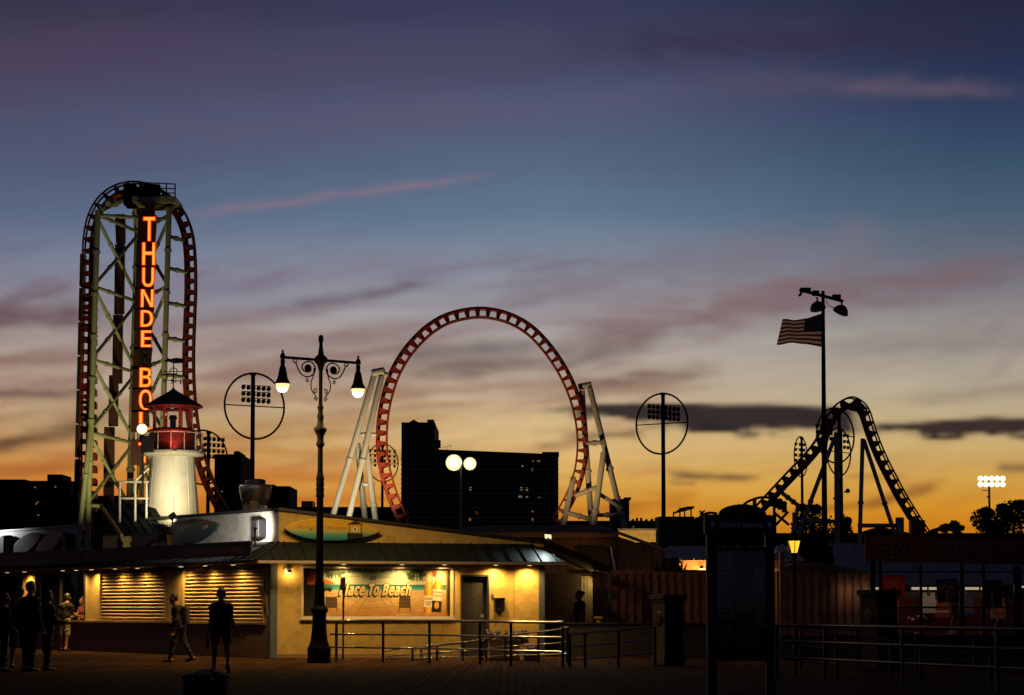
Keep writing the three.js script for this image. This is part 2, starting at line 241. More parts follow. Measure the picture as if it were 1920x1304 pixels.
// ---------------------------------------------------------------- ground and boardwalk
struct('ground', metric(box(3600, 0.4, 3600, 0, -1.2, -1200), 0.2), M.asphalt);
const walk = struct('boardwalk', metric(box2(-34, 34, -0.99, -0.06, -76, 12), 0.5), M.subfloor);
{
  const PW = 0.14, GAP = 0.008, LEN = 3.66, plank = [0, 1, 2].map((k) => metric(rbox(PW, 0.05, LEN - 0.01, 0.006), 0.9).translate(0, 0, 0));
  const near = [], rest = [[], [], [], []];
  for (let row = 0; row < 22; row++) for (let col = -150; col < 150; col++) {
    const z = 6 - LEN * (row + 0.5) - (col % 2 ? LEN / 2 : 0), x = col * (PW + GAP), d = -z;
    if (Math.abs(x) > 22) continue;
    const dy = (hash2(row * 7 + 3, col) - 0.5) * 0.006, k = Math.floor(hash2(col, row + 91) * 4);
    const seen = d > 31 && d < 60 && Math.abs(x) < 0.245 * d;
    if (seen && near.length < 300 && d < 40.5) near.push([x, -0.033 + dy, z, k]);
    else rest[k].push(plank[0].clone().translate(x, -0.033 + dy, z));
  }
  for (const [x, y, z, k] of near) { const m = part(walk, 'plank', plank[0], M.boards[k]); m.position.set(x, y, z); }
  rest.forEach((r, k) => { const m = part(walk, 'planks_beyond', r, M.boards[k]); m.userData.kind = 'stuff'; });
}
// ---------------------------------------------------------------- the beach bar: two fronts that meet in a corner
const CORNER = V(-6.2, 0, -55), FF = new Frame(CORNER, 0.284), FS = new Frame(CORNER, -0.955), MIT = 0.713;
const WARM = [1, 0.56, 0.16], AMBER = [1, 0.56, 0.2];
const bar_ = thing('beach_bar', 'low cream beach bar with metal eaves, roller shutters and a beach mural', 'building');
function prism(pts, n) {                             // flat polygon given thickness along n
  const o = pts.map((p) => p.clone().add(n)), pos = [], tri = (a, b, c) => pos.push(...a.toArray(), ...b.toArray(), ...c.toArray());
  for (let i = 1; i < pts.length - 1; i++) { tri(o[0], o[i], o[i + 1]); tri(pts[0], pts[i + 1], pts[i]); }
  for (let i = 0; i < pts.length; i++) { const j = (i + 1) % pts.length; tri(pts[i], pts[j], o[j]); tri(pts[i], o[j], o[i]); }
  const g = new THREE.BufferGeometry(); g.setAttribute('position', new THREE.Float32BufferAttribute(pos, 3)); g.computeVertexNormals(); return metric(g);
}
function clip(poly, a, b, c) {                       // keep a*x + b*v + c >= 0
  const out = []; for (let i = 0; i < poly.length; i++) { const p = poly[i], q = poly[(i + 1) % poly.length], f = a * p[0] + b * p[1] + c, g = a * q[0] + b * q[1] + c; if (f >= 0) out.push(p); if (f * g < 0) { const t = f / (f - g); out.push([lerp(p[0], q[0], t), lerp(p[1], q[1], t)]); } } return out;
}
function seamRoof(parent, fr, xl0, xl1, xr0, xr1, y0, z0, y1, z1, pitch, mat) {
  const n = V(0, z0 - z1, y1 - y0).normalize().multiplyScalar(0.014);
  const P = (x, v) => V(x, lerp(y0, y1, v), lerp(z0, z1, v));
  for (let x = Math.min(xl0, xl1); x < Math.max(xr0, xr1); x += pitch) {
    let poly = [[x, 0], [x + pitch - 0.004, 0], [x + pitch - 0.004, 1], [x, 1]];
    poly = clip(poly, 1, -(xl1 - xl0), -xl0); if (poly.length < 3) continue;
    poly = clip(poly, -1, xr1 - xr0, xr0); if (poly.length < 3) continue;
    const geo = [prism(poly.map(([a, v]) => P(a, v)), n)];
    const vs = poly.filter((p) => Math.abs(p[0] - x) < 1e-4).map((p) => p[1]);
    if (vs.length >= 2) geo.push(beam(P(x + 0.014, Math.min(...vs) + 0.005).addScaledVector(n, 2.0), P(x + 0.014, Math.max(...vs)).addScaledVector(n, 2.0), 0.02, 0.045));
    part(parent, 'roof_panel', fr.put(merge(geo)), mat);
  }
}
function wallWithHoles(x0, x1, y0, y1, holes, t) {
  const s = new THREE.Shape([[x0, y0], [x1, y0], [x1, y1], [x0, y1]].map((p) => new THREE.Vector2(...p)));
  for (const [a, b, c, d] of holes) s.holes.push(new THREE.Path([[a, c], [a, d], [b, d], [b, c]].map((p) => new THREE.Vector2(...p))));
  return metric(extr(s, t).translate(0, 0, -t), 0.4);
}
const POSTER = [0.84, 4.78, 1.08, 2.32], DOOR = [5.04, 5.83, 0, 2.17], FL = 7.2, SOF = 2.42;
{
  part(bar_, 'front_wall', FF.put(wallWithHoles(0.16, FL, 0, 2.44, [POSTER, DOOR].map(([a, b, c, d]) => [a, b, Math.max(c, 0.001), d]), 0.22)), M.cream);
  part(bar_, 'corner_post', FF.put(box2(-0.02, 0.157, 0, 2.44, -0.16, 0.03)), M.blueTrim);
  part(bar_, 'corner_post', FF.put(box2(FL + 0.003, FL + 0.16, 0, 2.44, -0.25, 0.03)), M.blueTrim);
  part(bar_, 'end_wall', FF.put(metric(box2(FL - 0.02, FL + 0.13, 0, 2.9, -9, -0.26), 0.4)), M.cream);
  // mural window: frame, sill
  const [a, b, c, d] = POSTER;
  const frame = part(bar_, 'mural_frame', FF.put(merge([box2(a - 0.07, b + 0.07, c - 0.075, c - 0.002, -0.06, 0.05), box2(a - 0.06, a - 0.002, c, d, -0.06, 0.03), box2(b + 0.002, b + 0.06, c, d, -0.06, 0.03), box2(a - 0.06, b + 0.06, d + 0.002, d + 0.05, -0.06, 0.03)])), M.trimWhite);
  part(frame, 'sill', FF.put(box2(a - 0.1, b + 0.1, c - 0.1, c - 0.078, -0.03, 0.085)), M.trimWhite);
  // door
  const [e, f, , h] = DOOR, door = part(bar_, 'door', FF.put(box2(e + 0.05, f - 0.05, 0.02, h - 0.05, -0.17, -0.12)), M.doorSteel);
  part(door, 'door_frame', FF.put(merge([box2(e + 0.002, e + 0.048, 0, h - 0.002, -0.2, 0.012), box2(f - 0.048, f - 0.002, 0, h - 0.002, -0.2, 0.012), box2(e + 0.05, f - 0.05, h - 0.048, h - 0.002, -0.2, 0.012)])), M.doorSteel);
  part(door, 'handle', FF.put(merge([box(0.05, 0.16, 0.012, f - 0.13, 1.05, -0.112), bar(V(f - 0.13, 1.08, -0.11), V(f - 0.13, 1.08, -0.06), 0.01), bar(V(f - 0.13, 1.08, -0.06), V(f - 0.23, 1.08, -0.06), 0.01)])), M.galv);
  part(door, 'viewer', FF.put(cyl(0.022, 0.022, 0.014).rotateX(Math.PI / 2).translate((e + f) / 2, 1.62, -0.115)), M.galv);
  part(door, 'closer', FF.put(box(0.24, 0.05, 0.05, f - 0.2, h - 0.11, -0.09)), M.galv);
  part(bar_, 'threshold', FF.put(box2(e, f, -0.005, 0.018, -0.2, 0.02)), M.galv);
  for (const x of [2.05, 3.3, 4.55]) part(bar_, 'wall_joint', FF.put(box2(x, x + 0.018, 0.1, 0.97, 0.001, 0.006)), M.cream);
  part(bar_, 'wall_joint', FF.put(box2(6.5, 6.518, 0.1, 2.43, 0.001, 0.006)), M.cream); part(bar_, 'wall_joint', FF.put(box2(0.16, 0.77, 1.56, 1.575, 0.001, 0.006)), M.cream);
  part(bar_, 'base_board', FF.put(merge([box2(0.16, e - 0.01, 0.0, 0.1, 0.002, 0.02), box2(f + 0.01, FL, 0, 0.1, 0.002, 0.02)])), M.lowWall);
  // side front: low wall, piers, header
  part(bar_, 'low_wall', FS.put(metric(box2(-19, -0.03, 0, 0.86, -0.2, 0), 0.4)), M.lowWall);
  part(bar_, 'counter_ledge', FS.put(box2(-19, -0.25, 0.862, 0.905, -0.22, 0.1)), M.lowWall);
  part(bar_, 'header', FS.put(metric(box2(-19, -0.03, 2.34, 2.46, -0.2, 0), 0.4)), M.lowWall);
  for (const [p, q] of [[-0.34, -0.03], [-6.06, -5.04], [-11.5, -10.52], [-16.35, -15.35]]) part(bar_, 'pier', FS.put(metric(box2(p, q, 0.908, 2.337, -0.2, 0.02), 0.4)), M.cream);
  part(bar_, 'corner_strip', FS.put(box2(-0.16, 0.01, 0, 2.44, 0.003, 0.03)), M.blueTrim);
  for (const [p, q] of [[-5.04, -0.34], [-10.52, -6.06]]) {
    const sh = part(bar_, 'roller_shutter', FS.put(merge([box2(p + 0.002, p + 0.08, 0.91, 2.335, -0.12, 0.035), box2(q - 0.08, q - 0.002, 0.91, 2.335, -0.12, 0.035), box2(p + 0.08, q - 0.08, 0.912, 2.33, -0.12, -0.1), box2(p + 0.08, q - 0.08, 0.908, 0.95, -0.08, 0.005)])), M.shutter);
    const w = q - p - 0.17, N = 14, hh = (2.335 - 0.955) / N;
    const prof = []; for (let i = 0; i <= 8; i++) { const t = i / 8; prof.push([-0.09 + 0.07 * Math.sin(t * Math.PI) ** 0.7, (t - 0.5) * (hh - 0.006)]); }
    prof.push([-0.098, (hh - 0.006) / 2], [-0.098, -(hh - 0.006) / 2]);
    const slat = metric(extr(prof.map(([z, y]) => [-z, y]), w).rotateY(Math.PI / 2).translate(-w / 2, 0, 0), 0.8);
    for (let i = 0; i < N; i++) { const m = part(sh, 'slat', slat, M.shutter); m.position.copy(FS.w((p + q) / 2, 0.955 + (i + 0.5) * hh, 0)); m.rotation.y = FS.ry; }
  }
  // rooms behind the serving hatch
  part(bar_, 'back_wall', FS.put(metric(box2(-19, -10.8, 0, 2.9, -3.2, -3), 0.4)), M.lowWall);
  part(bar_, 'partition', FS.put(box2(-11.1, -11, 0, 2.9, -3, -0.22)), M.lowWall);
  part(bar_, 'hatch_frame', FS.put(merge([box2(-15.34, -15.28, 0.91, 2.335, -0.1, 0.04), box2(-11.57, -11.51, 0.91, 2.335, -0.1, 0.04), box2(-13.5, -13.44, 0.91, 2.335, -0.09, 0.0)])), M.doorSteel);
  // flat roof, soffits, gutters
  const rp = [FF.w(0.3, 0, -0.4), FF.w(7.2, 0, -0.4), FF.w(7.2, 0, -9), FS.w(-19, 0, -9), FS.w(-19, 0, -0.4)];
  part(bar_, 'flat_roof', prism(rp.map((p) => p.setY(2.9)), V(0, 0.09, 0)), M.darkTrim);
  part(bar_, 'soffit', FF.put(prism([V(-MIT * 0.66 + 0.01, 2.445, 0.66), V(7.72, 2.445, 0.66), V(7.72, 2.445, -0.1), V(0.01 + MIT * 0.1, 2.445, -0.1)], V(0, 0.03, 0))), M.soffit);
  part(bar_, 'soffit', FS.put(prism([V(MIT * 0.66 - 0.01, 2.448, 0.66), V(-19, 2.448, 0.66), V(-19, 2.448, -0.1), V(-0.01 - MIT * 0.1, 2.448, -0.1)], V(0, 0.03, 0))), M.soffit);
  part(bar_, 'gutter', FF.put(merge([box2(-MIT * 0.66, 7.76, 2.43, 2.50, 0.662, 0.70), box2(7.722, 7.76, 2.43, 2.5, -0.4, 0.66)])), M.gutter);
  part(bar_, 'gutter', FS.put(box2(-19, MIT * 0.66, 2.432, 2.498, 0.662, 0.70)), M.darkTrim);
  seamRoof(bar_, FF, -MIT * 0.68, MIT * 0.33, 7.74, 7.1, 2.50, 0.68, 2.99, -0.33, 0.42, M.roofMetal);
  seamRoof(bar_, FS, -19, -19, MIT * 0.68, -MIT * 0.33, 2.50, 0.68, 2.99, -0.33, 0.42, M.roofMetal);
  part(bar_, 'hip_cap', beam(FF.w(-MIT * 0.68, 2.53, 0.68), FF.w(MIT * 0.33, 3.02, -0.33), 0.07, 0.03), M.roofMetal);
  part(bar_, 'hip_end', FF.put(prism([V(7.74, 2.50, 0.68), V(7.74, 2.5, -2.2), V(7.1, 2.99, -1.6), V(7.1, 2.99, -0.33)], V(0.008, 0.012, 0))), M.roofMetal);
  // gable parapet on the front, level parapet on the side
  part(bar_, 'gable_parapet', FF.put(metric(extr([[0.255, 2.93], [7.45, 2.93], [7.45, 3.03], [0.255, 3.82]], 0.14).translate(0, 0, -0.49), 0.4)), M.cream);
  part(bar_, 'gable_coping', FF.put(beam(V(0.22, 3.862, -0.42), V(7.6, 3.05, -0.42), 0.26, 0.075)), M.darkTrim);
  part(bar_, 'side_parapet', FS.put(metric(box2(-10.2, -0.26, 2.93, 3.82, -0.49, -0.352), 0.4)), M.trimWhite);
  part(bar_, 'side_coping', FS.put(box2(-10.2, -0.2, 3.823, 3.90, -0.56, -0.3)), M.darkTrim);
  part(bar_, 'side_parapet', FS.put(metric(box2(-23, -13.0, 2.93, 3.80, -0.49, -0.352), 0.4)), M.trimWhite);
  part(bar_, 'side_coping', FS.put(box2(-23, -13.0, 3.803, 3.86, -0.56, -0.3)), M.gutter);
  part(bar_, 'conduit', FS.put(bar(V(-19, 2.99, -0.25), V(-0.5, 2.99, -0.25), 0.03)), M.galv);
  // downlights in the eaves
  const cans = [[FS, -17.1], [FS, -15.7], [FS, -12.7], [FS, -11.7], [FS, -10.6], [FS, -8.95], [FS, -7.45], [FS, -4.7], [FS, -3.25], [FS, -1.65], [FF, 1.85], [FF, 3.4], [FF, 4.55], [FF, 5.95], [FF, 6.88]];
  for (const [fr, x] of cans) {
    const m = part(bar_, 'downlight', cyl(0.075, 0.075, 0.03, 0, 0, 0, 14), M.trimWhite), front = fr === FF;
    m.position.copy(fr.w(x, 2.436, front ? 0.22 : 0.24));
    const lens = part(m, 'lens', cyl(0.056, 0.056, 0.012, 0, -0.014, 0, 14), M.glowCan);
    const p = m.position.clone().setY(2.405);
    spot(p, fr.w(x, 0.4, front ? 0.34 : 0.6), WARM, front ? 19 : 15, 1.42, 0.85, 2);
  }
}
// ---- things on and around the bar
{ // printed beach mural
  const art = canvas(1536, 496, (g, w, h) => {
    const R = (k, j) => hash2(k * 7 + 1, j * 13 + 5);
    const sky = g.createLinearGradient(0, 0, 0, h * 0.36); sky.addColorStop(0, '#6f8f86'); sky.addColorStop(0.5, '#a9b8a2'); sky.addColorStop(1, '#cfd0b6'); g.fillStyle = sky; g.fillRect(0, 0, w, h * 0.36);
    g.globalAlpha = 0.25; for (let i = 0; i < 40; i++) { g.fillStyle = i % 2 ? '#dfe0cc' : '#4f7470'; g.beginPath(); g.ellipse(R(i, 1) * w, R(i, 2) * h * 0.3, 60 + 150 * R(i, 3), 5 + 12 * R(i, 4), 0, 0, 7); g.fill(); } g.globalAlpha = 1;
    const sea = g.createLinearGradient(0, h * 0.34, 0, h * 0.47); sea.addColorStop(0, '#1f6a70'); sea.addColorStop(0.6, '#3c9a92'); sea.addColorStop(1, '#9cc4b0'); g.fillStyle = sea; g.fillRect(0, h * 0.335, w, h * 0.14);
    const sand = g.createLinearGradient(0, h * 0.46, 0, h); sand.addColorStop(0, '#dcc898'); sand.addColorStop(0.5, '#cfae70'); sand.addColorStop(1, '#a97f45'); g.fillStyle = sand; g.fillRect(0, h * 0.46, w, h * 0.54);
    for (let i = 0; i < 220; i++) { g.fillStyle = i % 3 ? 'rgba(112,74,34,.16)' : 'rgba(238,216,160,.2)'; const x = R(i, 5) * w, y = h * (0.5 + 0.5 * R(i, 6)); g.beginPath(); g.ellipse(x, y, 14 + 80 * R(i, 7), 2 + 7 * R(i, 8), (x - w / 2) / w * -0.9, 0, 7); g.fill(); }
    g.strokeStyle = 'rgba(120,80,36,.28)'; g.lineWidth = 12; for (const [x0, x1] of [[430, 640], [540, 690], [1010, 840], [900, 790]]) { g.beginPath(); g.moveTo(x0, h); g.quadraticCurveTo((x0 + x1) / 2, h * 0.7, x1, h * 0.56); g.stroke(); }
    for (const [cx, cy, n] of [[330, 40, 46], [1180, 60, 34]]) for (let i = 0; i < n; i++) { g.fillStyle = i % 2 ? '#20382c' : '#36503a'; g.beginPath(); g.ellipse(cx + (R(i, 9) - 0.5) * 150, cy + (R(i, 10) - 0.5) * 80, 46, 6, R(i, 11) * 3, 0, 7); g.fill(); }
    g.fillStyle = '#241812'; g.fillRect(0, 0, 150, h); g.fillStyle = '#1c2a22'; g.fillRect(0, 0, 44, h * 0.34); g.fillStyle = '#8e3b1a'; g.beginPath(); g.moveTo(60, 30); g.quadraticCurveTo(160, 20, 150, 150); g.lineTo(36, 160); g.fill(); g.fillStyle = '#c8672a'; g.beginPath(); g.moveTo(44, 152); g.quadraticCurveTo(230, 70, 330, 160); g.quadraticCurveTo(220, 175, 44, 168); g.fill(); g.fillStyle = '#120e0c'; g.fillRect(14, 172, 132, 250);
    g.fillStyle = '#2a6f78'; g.beginPath(); g.ellipse(250, 190, 60, 22, 0.2, 0, 7); g.fill(); g.fillStyle = '#15110d'; for (const x of [232, 262, 284]) { g.beginPath(); g.ellipse(x, 212 + (x % 3) * 6, 14, 22, 0.4, 0, 7); g.fill(); }
    for (const x of [238, 1004]) { g.fillStyle = '#2a1d17'; g.fillRect(x, 296, 106, 116); g.strokeStyle = '#9a835c'; g.lineWidth = 3; for (let k = 0; k < 8; k++) { g.beginPath(); g.moveTo(x, 304 + k * 14); g.quadraticCurveTo(x + 53, 300 + k * 14, x + 106, 304 + k * 14); g.stroke(); } g.strokeStyle = '#251812'; g.lineWidth = 8; g.beginPath(); g.moveTo(x, 292); g.lineTo(x - 6, 450); g.moveTo(x + 106, 292); g.lineTo(x + 114, 450); g.stroke(); }
    for (const [x, y, lean, light] of [[1316, 26, 0.02, 1], [1420, 18, 0.07, 0]]) { g.save(); g.translate(x, y); g.rotate(lean); const q = g.createLinearGradient(-52, 0, 52, 0); q.addColorStop(0, '#8a5a12'); q.addColorStop(0.4, '#e9b53a'); q.addColorStop(0.6, '#f3cf63'); q.addColorStop(1, '#9a6614'); g.fillStyle = q; g.beginPath(); g.moveTo(-25, 0); g.lineTo(25, 0); g.quadraticCurveTo(28, 110, 50, 165); g.lineTo(50, 440); g.lineTo(-50, 440); g.lineTo(-50, 165); g.quadraticCurveTo(-28, 110, -25, 0); g.fill(); g.fillStyle = '#ece0b0'; g.fillRect(-22, 26, 44, 84); g.fillStyle = light ? '#e6dfc0' : '#f2edd8'; g.fillRect(-49, 196 + light * 60, 98, 122); if (!light) { g.fillStyle = '#1c1611'; g.fillRect(-50, 322, 100, 118); g.fillStyle = '#e2a83c'; g.beginPath(); g.ellipse(0, 368, 26, 38, 0, 0, 7); g.fill(); } g.fillStyle = '#14110e'; g.textAlign = 'center'; g.font = 'bold 38px serif'; g.fillText('Corona', 0, 240 + light * 60, 94); g.font = 'bold 30px serif'; g.fillText(light ? 'Light' : 'Extra', 0, 276 + light * 60); if (light) { g.fillRect(-26, 350, 52, 6); } g.restore(); }
    g.fillStyle = '#a52a18'; g.beginPath(); g.ellipse(1370, 44, 24, 40, 0, 0, 7); g.fill();
    g.fillStyle = '#2c2018'; g.fillRect(1494, 0, 42, h); g.fillStyle = '#a8874a'; g.fillRect(1498, 0, 8, h);
    g.textAlign = 'center'; g.fillStyle = '#11100d'; g.font = 'italic bold 62px serif'; g.fillText('Find Your Beach', 720, 36); g.font = 'italic bold 70px serif'; g.fillText('at', 716, 122);
    g.save(); g.translate(742, 278); g.transform(1, 0, -0.2, 1, 0, 0); g.scale(0.64, 1); g.font = 'bold 166px sans-serif'; g.lineJoin = 'round'; g.strokeStyle = '#100e0a'; g.fillStyle = '#100e0a'; g.lineWidth = 22; for (let k = 0; k < 12; k++) { g.strokeText('Place To Beach', -k, k * 1.1); } const lt = g.createLinearGradient(0, -120, 0, 6); lt.addColorStop(0, '#f4ecc8'); lt.addColorStop(0.5, '#e9d9a0'); lt.addColorStop(1, '#d8c088'); g.fillStyle = lt; g.strokeStyle = lt; g.lineWidth = 9; g.strokeText('Place To Beach', 0, 0); g.fillText('Place To Beach', 0, 0); g.restore();
    g.strokeStyle = 'rgba(30,24,16,.5)'; g.lineWidth = 2; for (const x of [466, 910, 1240]) { g.beginPath(); g.moveTo(x, 0); g.lineTo(x, h); g.stroke(); }
  });
  const [a, b, c, d] = POSTER, g = new THREE.BoxGeometry(b - a - 0.008, d - c - 0.008, 0.02);
  const m = solo('mural_panel', g, new THREE.MeshStandardMaterial({ map: art, color: 0xc4c4c4, roughness: 0.45 }), 'printed beach mural with big cream lettering set in the front wall', 'mural');
  m.position.copy(FF.w((a + b) / 2, (c + d) / 2, -0.09)); m.rotation.y = FF.ry;
}
{ // letter box
  const t = thing('letter_box', 'small black metal box fixed beside the steel door', 'box'); t.position.copy(FF.w(6.09, 1.2, 0.0)); t.rotation.y = FF.ry;
  part(t, 'body', rbox(0.26, 0.34, 0.13, 0.012, 0, 0.17, 0.07), M.black); part(t, 'lid', box(0.28, 0.02, 0.16, 0, 0.35, 0.08), M.black);
}
{ // door bell plate and its conduit
  const t = thing('bell_plate', 'small grey bell plate with thin conduit right of steel door', 'plate'); t.position.copy(FF.w(5.92, 1.62, 0)); t.rotation.y = FF.ry;
  part(t, 'plate', rbox(0.07, 0.11, 0.02, 0.004, 0, 0, 0.011), M.galv); part(t, 'button', cyl(0.012, 0.012, 0.01, 0, 0, 0, 12).rotateX(Math.PI / 2).translate(0, -0.01, 0.025), M.black); part(t, 'conduit', bar(V(0, 0.055, 0.012), V(0, 0.8, 0.012), 0.009), M.trimWhite);
}
{ // round wall lamp and small fixtures
  const t = thing('wall_lamp', 'round white wall lamp high on cream wall beside the corner post', 'lamp'); t.position.copy(FF.w(0.42, 2.25, 0)); t.rotation.y = FF.ry;
  part(t, 'back_plate', cyl(0.1, 0.1, 0.03, 0, 0, 0, 20).rotateX(Math.PI / 2).translate(0, 0, 0.016), M.trimWhite); part(t, 'arm', bar(V(0, 0, 0.03), V(0.03, -0.01, 0.13), 0.02), M.black);
  part(t, 'head', ball(0.05, 0.035, -0.02, 0.15), M.black);
  part(t, 'bulb', ball(0.035, 0.03, -0.055, 0.16), M.glowCan);
  point(FF.w(0.45, 2.195, 0.16), WARM, 3, 2);
}
{ // wall sign stub / flag sticking from the shutter end
  const t = thing('tilted_board', 'tilted menu board sticking out at the end of the shutter', 'board'); t.position.copy(FS.w(-0.62, 1.28, 0.02)); t.rotation.y = FS.ry;
  part(t, 'panel', extr([[0, 0.62], [0.5, 0.5], [0.62, -0.18], [0.5, 0]], 0.02).translate(0, 0, 0.06), M.lowWall); part(t, 'bracket', bar(V(0.5, 0.3, 0), V(0.5, 0.3, 0.07), 0.012), M.galv);
}
function speaker(label, fr, x, y, z, s) {
  const t = thing('loudspeaker', label, 'loudspeaker', 'speakers on the bar parapet'); t.position.copy(fr.w(x, y, z)); t.rotation.y = fr.ry;
  part(t, 'cabinet', rbox(0.34 * s, 0.5 * s, 0.26 * s, 0.05 * s, 0, 0, 0.14 * s), M.black); part(t, 'grille', rbox(0.28 * s, 0.42 * s, 0.02, 0.008, 0, 0, 0.275 * s), M.darkTrim);
  part(t, 'bracket', box(0.06, 0.3 * s, 0.03, 0, 0, 0.0), M.black);
}
speaker('black loudspeaker on the white parapet close to the roof corner', FS, -1.05, 3.37, -0.34, 1.0);
speaker('black loudspeaker between surfboards at the far end of parapet', FS, -18.2, 3.35, -0.34, 1.25);
speaker('black loudspeaker at the inner end of the far white parapet', FS, -13.3, 3.3, -0.34, 1.1);
function surfboard(label, fr, x, y, z, L, W, rot, paint) {
  const s = new THREE.Shape(); s.moveTo(-L / 2, 0); s.bezierCurveTo(-L * 0.34, W * 0.62, L * 0.2, W * 0.68, L / 2, 0); s.bezierCurveTo(L * 0.2, -W * 0.68, -L * 0.34, -W * 0.62, -L / 2, 0);
  const g = extr(s, 0.05, 0.025); const p = g.attributes.position, uv = new Float32Array(p.count * 2); for (let i = 0; i < p.count; i++) { uv[2 * i] = clamp(p.getX(i) / L + 0.5, 0, 1); uv[2 * i + 1] = clamp(p.getY(i) / (W * 1.05) + 0.5, 0, 1); } g.setAttribute('uv', new THREE.BufferAttribute(uv, 2));
  const t = thing('surfboard', label, 'surfboard', 'surfboards hung on the bar'); t.position.copy(fr.w(x, y, z)); t.rotation.y = fr.ry;
  part(t, 'board', g.rotateZ(rot).translate(0, 0, 0.12), new THREE.MeshPhysicalMaterial({ map: paint, roughness: 0.45, clearcoat: 0.35, clearcoatRoughness: 0.12 }));
  part(t, 'fin', extr([[0, 0], [0.16, 0], [0.02, -0.14]], 0.012).rotateZ(rot).translate(L * 0.36 * Math.cos(rot), L * 0.36 * Math.sin(rot), 0.06), M.black);
  part(t, 'hanger', box(0.08, 0.1, 0.1, 0, 0, 0.05), M.galv);
}
const boardPaint = (stops, extra) => canvas(512, 160, (g, w, h) => { const q = g.createLinearGradient(0, 0, 0, h); stops.forEach(([a, c]) => q.addColorStop(a, c)); g.fillStyle = q; g.fillRect(0, 0, w, h); extra?.(g, w, h); });
surfboard('long yellow and teal surfboard with a lighthouse emblem on front gable', FF, 1.64, 3.33, -0.35, 2.5, 0.56, -0.02, boardPaint([[0, '#b9a318'], [0.35, '#c79d2c'], [0.55, '#a5a24e'], [0.8, '#2f7f86'], [1, '#1a5560']], (g, w, h) => {
  g.font = 'bold 30px serif'; g.fillStyle = 'rgba(120,78,20,.75)'; g.textAlign = 'left'; g.fillText('PLACE TO BEACH', 62, h * 0.5); g.fillStyle = '#1a1410'; g.beginPath(); g.arc(138, h * 0.52, 6, 0, 7); g.fill();
  g.fillStyle = '#15110e'; g.beginPath(); g.moveTo(330, 40); g.lineTo(376, 12); g.lineTo(424, 40); g.fill(); g.fillRect(342, 40, 4, 62); g.fillRect(408, 40, 4, 62); g.fillRect(334, 100, 86, 60); g.fillStyle = '#d9d2c0'; g.beginPath(); g.arc(376, 72, 14, 0, 7); g.fill(); g.fillStyle = '#15110e'; g.beginPath(); g.arc(376, 72, 7, 0, 7); g.fill();
}));
surfboard('short teal and gold surfboard on white parapet left of the loudspeaker', FS, -4.55, 3.38, -0.35, 2.5, 0.5, 0.14, boardPaint([[0, '#5c5428'], [0.4, '#45523c'], [0.7, '#2a4442'], [1, '#1c2f30']], (g, w, h) => { g.fillStyle = '#e8d9b0'; for (const [x, k] of [[340, 30], [362, 22], [384, 28]]) g.fillRect(x, 52, 9, k); g.fillStyle = '#8a2b18'; g.fillRect(330, 26, 90, 22); }));
surfboard('dark glossy surfboard below the white lighthouse', FS, -7.9, 3.36, -0.35, 3.1, 0.6, 0.14, boardPaint([[0, '#201a18'], [0.6, '#120f10'], [1, '#2a1412']]));
surfboard('green surfboard with gold nose at the brightly lit parapet end', FS, -19.5, 3.33, -0.35, 2.4, 0.6, -0.3, boardPaint([[0, '#38573e'], [0.5, '#24544a'], [1, '#8a6a20']], (g) => { g.strokeStyle = '#c9bc90'; g.lineWidth = 7; g.beginPath(); g.arc(230, 80, 26, 0.4, 5.6); g.moveTo(270, 60); g.lineTo(330, 96); g.stroke(); g.fillStyle = '#8e2415'; g.fillRect(40, 60, 60, 60); }));
surfboard('black surfboard hung just inside the bright parapet end', FS, -16.6, 3.34, -0.35, 2.5, 0.56, 0.2, boardPaint([[0, '#191819'], [1, '#0c0c0d']]));
surfboard('black surfboard nearest the dark gap in the parapet', FS, -14.7, 3.34, -0.35, 2.2, 0.58, 0.24, boardPaint([[0, '#15171a'], [1, '#0d0d0f']]));
{ // long fascia signs over the shutters
  const tx = canvas(1024, 64, (g, w, h) => { g.fillStyle = '#15100d'; g.fillRect(0, 0, w, h); g.fillStyle = '#33130e'; g.fillRect(560, 6, 200, 52); g.fillRect(780, 6, 210, 52); g.fillStyle = '#3f2d14'; g.fillRect(640, 8, 170, 48); g.font = 'bold 34px sans-serif'; g.fillStyle = '#6e5125'; g.fillText('PLACE TO BEACH', 652, 44, 150); g.fillStyle = '#241a14'; for (const [x, ww] of [[60, 160], [300, 110], [450, 90]]) g.fillRect(x, 22, ww, 20); g.fillStyle = '#4a3018'; g.fillRect(830, 20, 62, 24); g.fillRect(905, 20, 70, 24); });
  for (const [x0, x1, y0, y1, label, repeat] of [[-10.05, 0.3, 2.62, 2.95, 'long dark fascia sign over the two closed shutters', 1], [-18.9, -10.15, 2.60, 2.98, 'long dark fascia sign over the serving hatch', 0]]) {
    const t = thing('fascia_sign', label, 'sign', 'fascia signs along the bar eave'); t.position.copy(FS.w((x0 + x1) / 2, y0, 0.72)); t.rotation.y = FS.ry;
    part(t, 'board', box(x1 - x0, y1 - y0, 0.05, 0, (y1 - y0) / 2, 0.03), repeat ? new THREE.MeshStandardMaterial({ map: tx, roughness: 0.5 }) : M.darkTrim);
    part(t, 'top_rail', box(x1 - x0 + 0.04, 0.05, 0.09, 0, y1 - y0 + 0.026, 0.03), M.darkTrim);
    for (let k = 0; k < 5; k++) part(t, 'strut', bar(V(-(x1 - x0) / 2 + 0.5 + k * (x1 - x0 - 1) / 4, (y1 - y0) * 0.7, 0), V(-(x1 - x0) / 2 + 0.5 + k * (x1 - x0 - 1) / 4, (y1 - y0) * 0.9, -0.75), 0.02), M.darkTrim);
  }
}
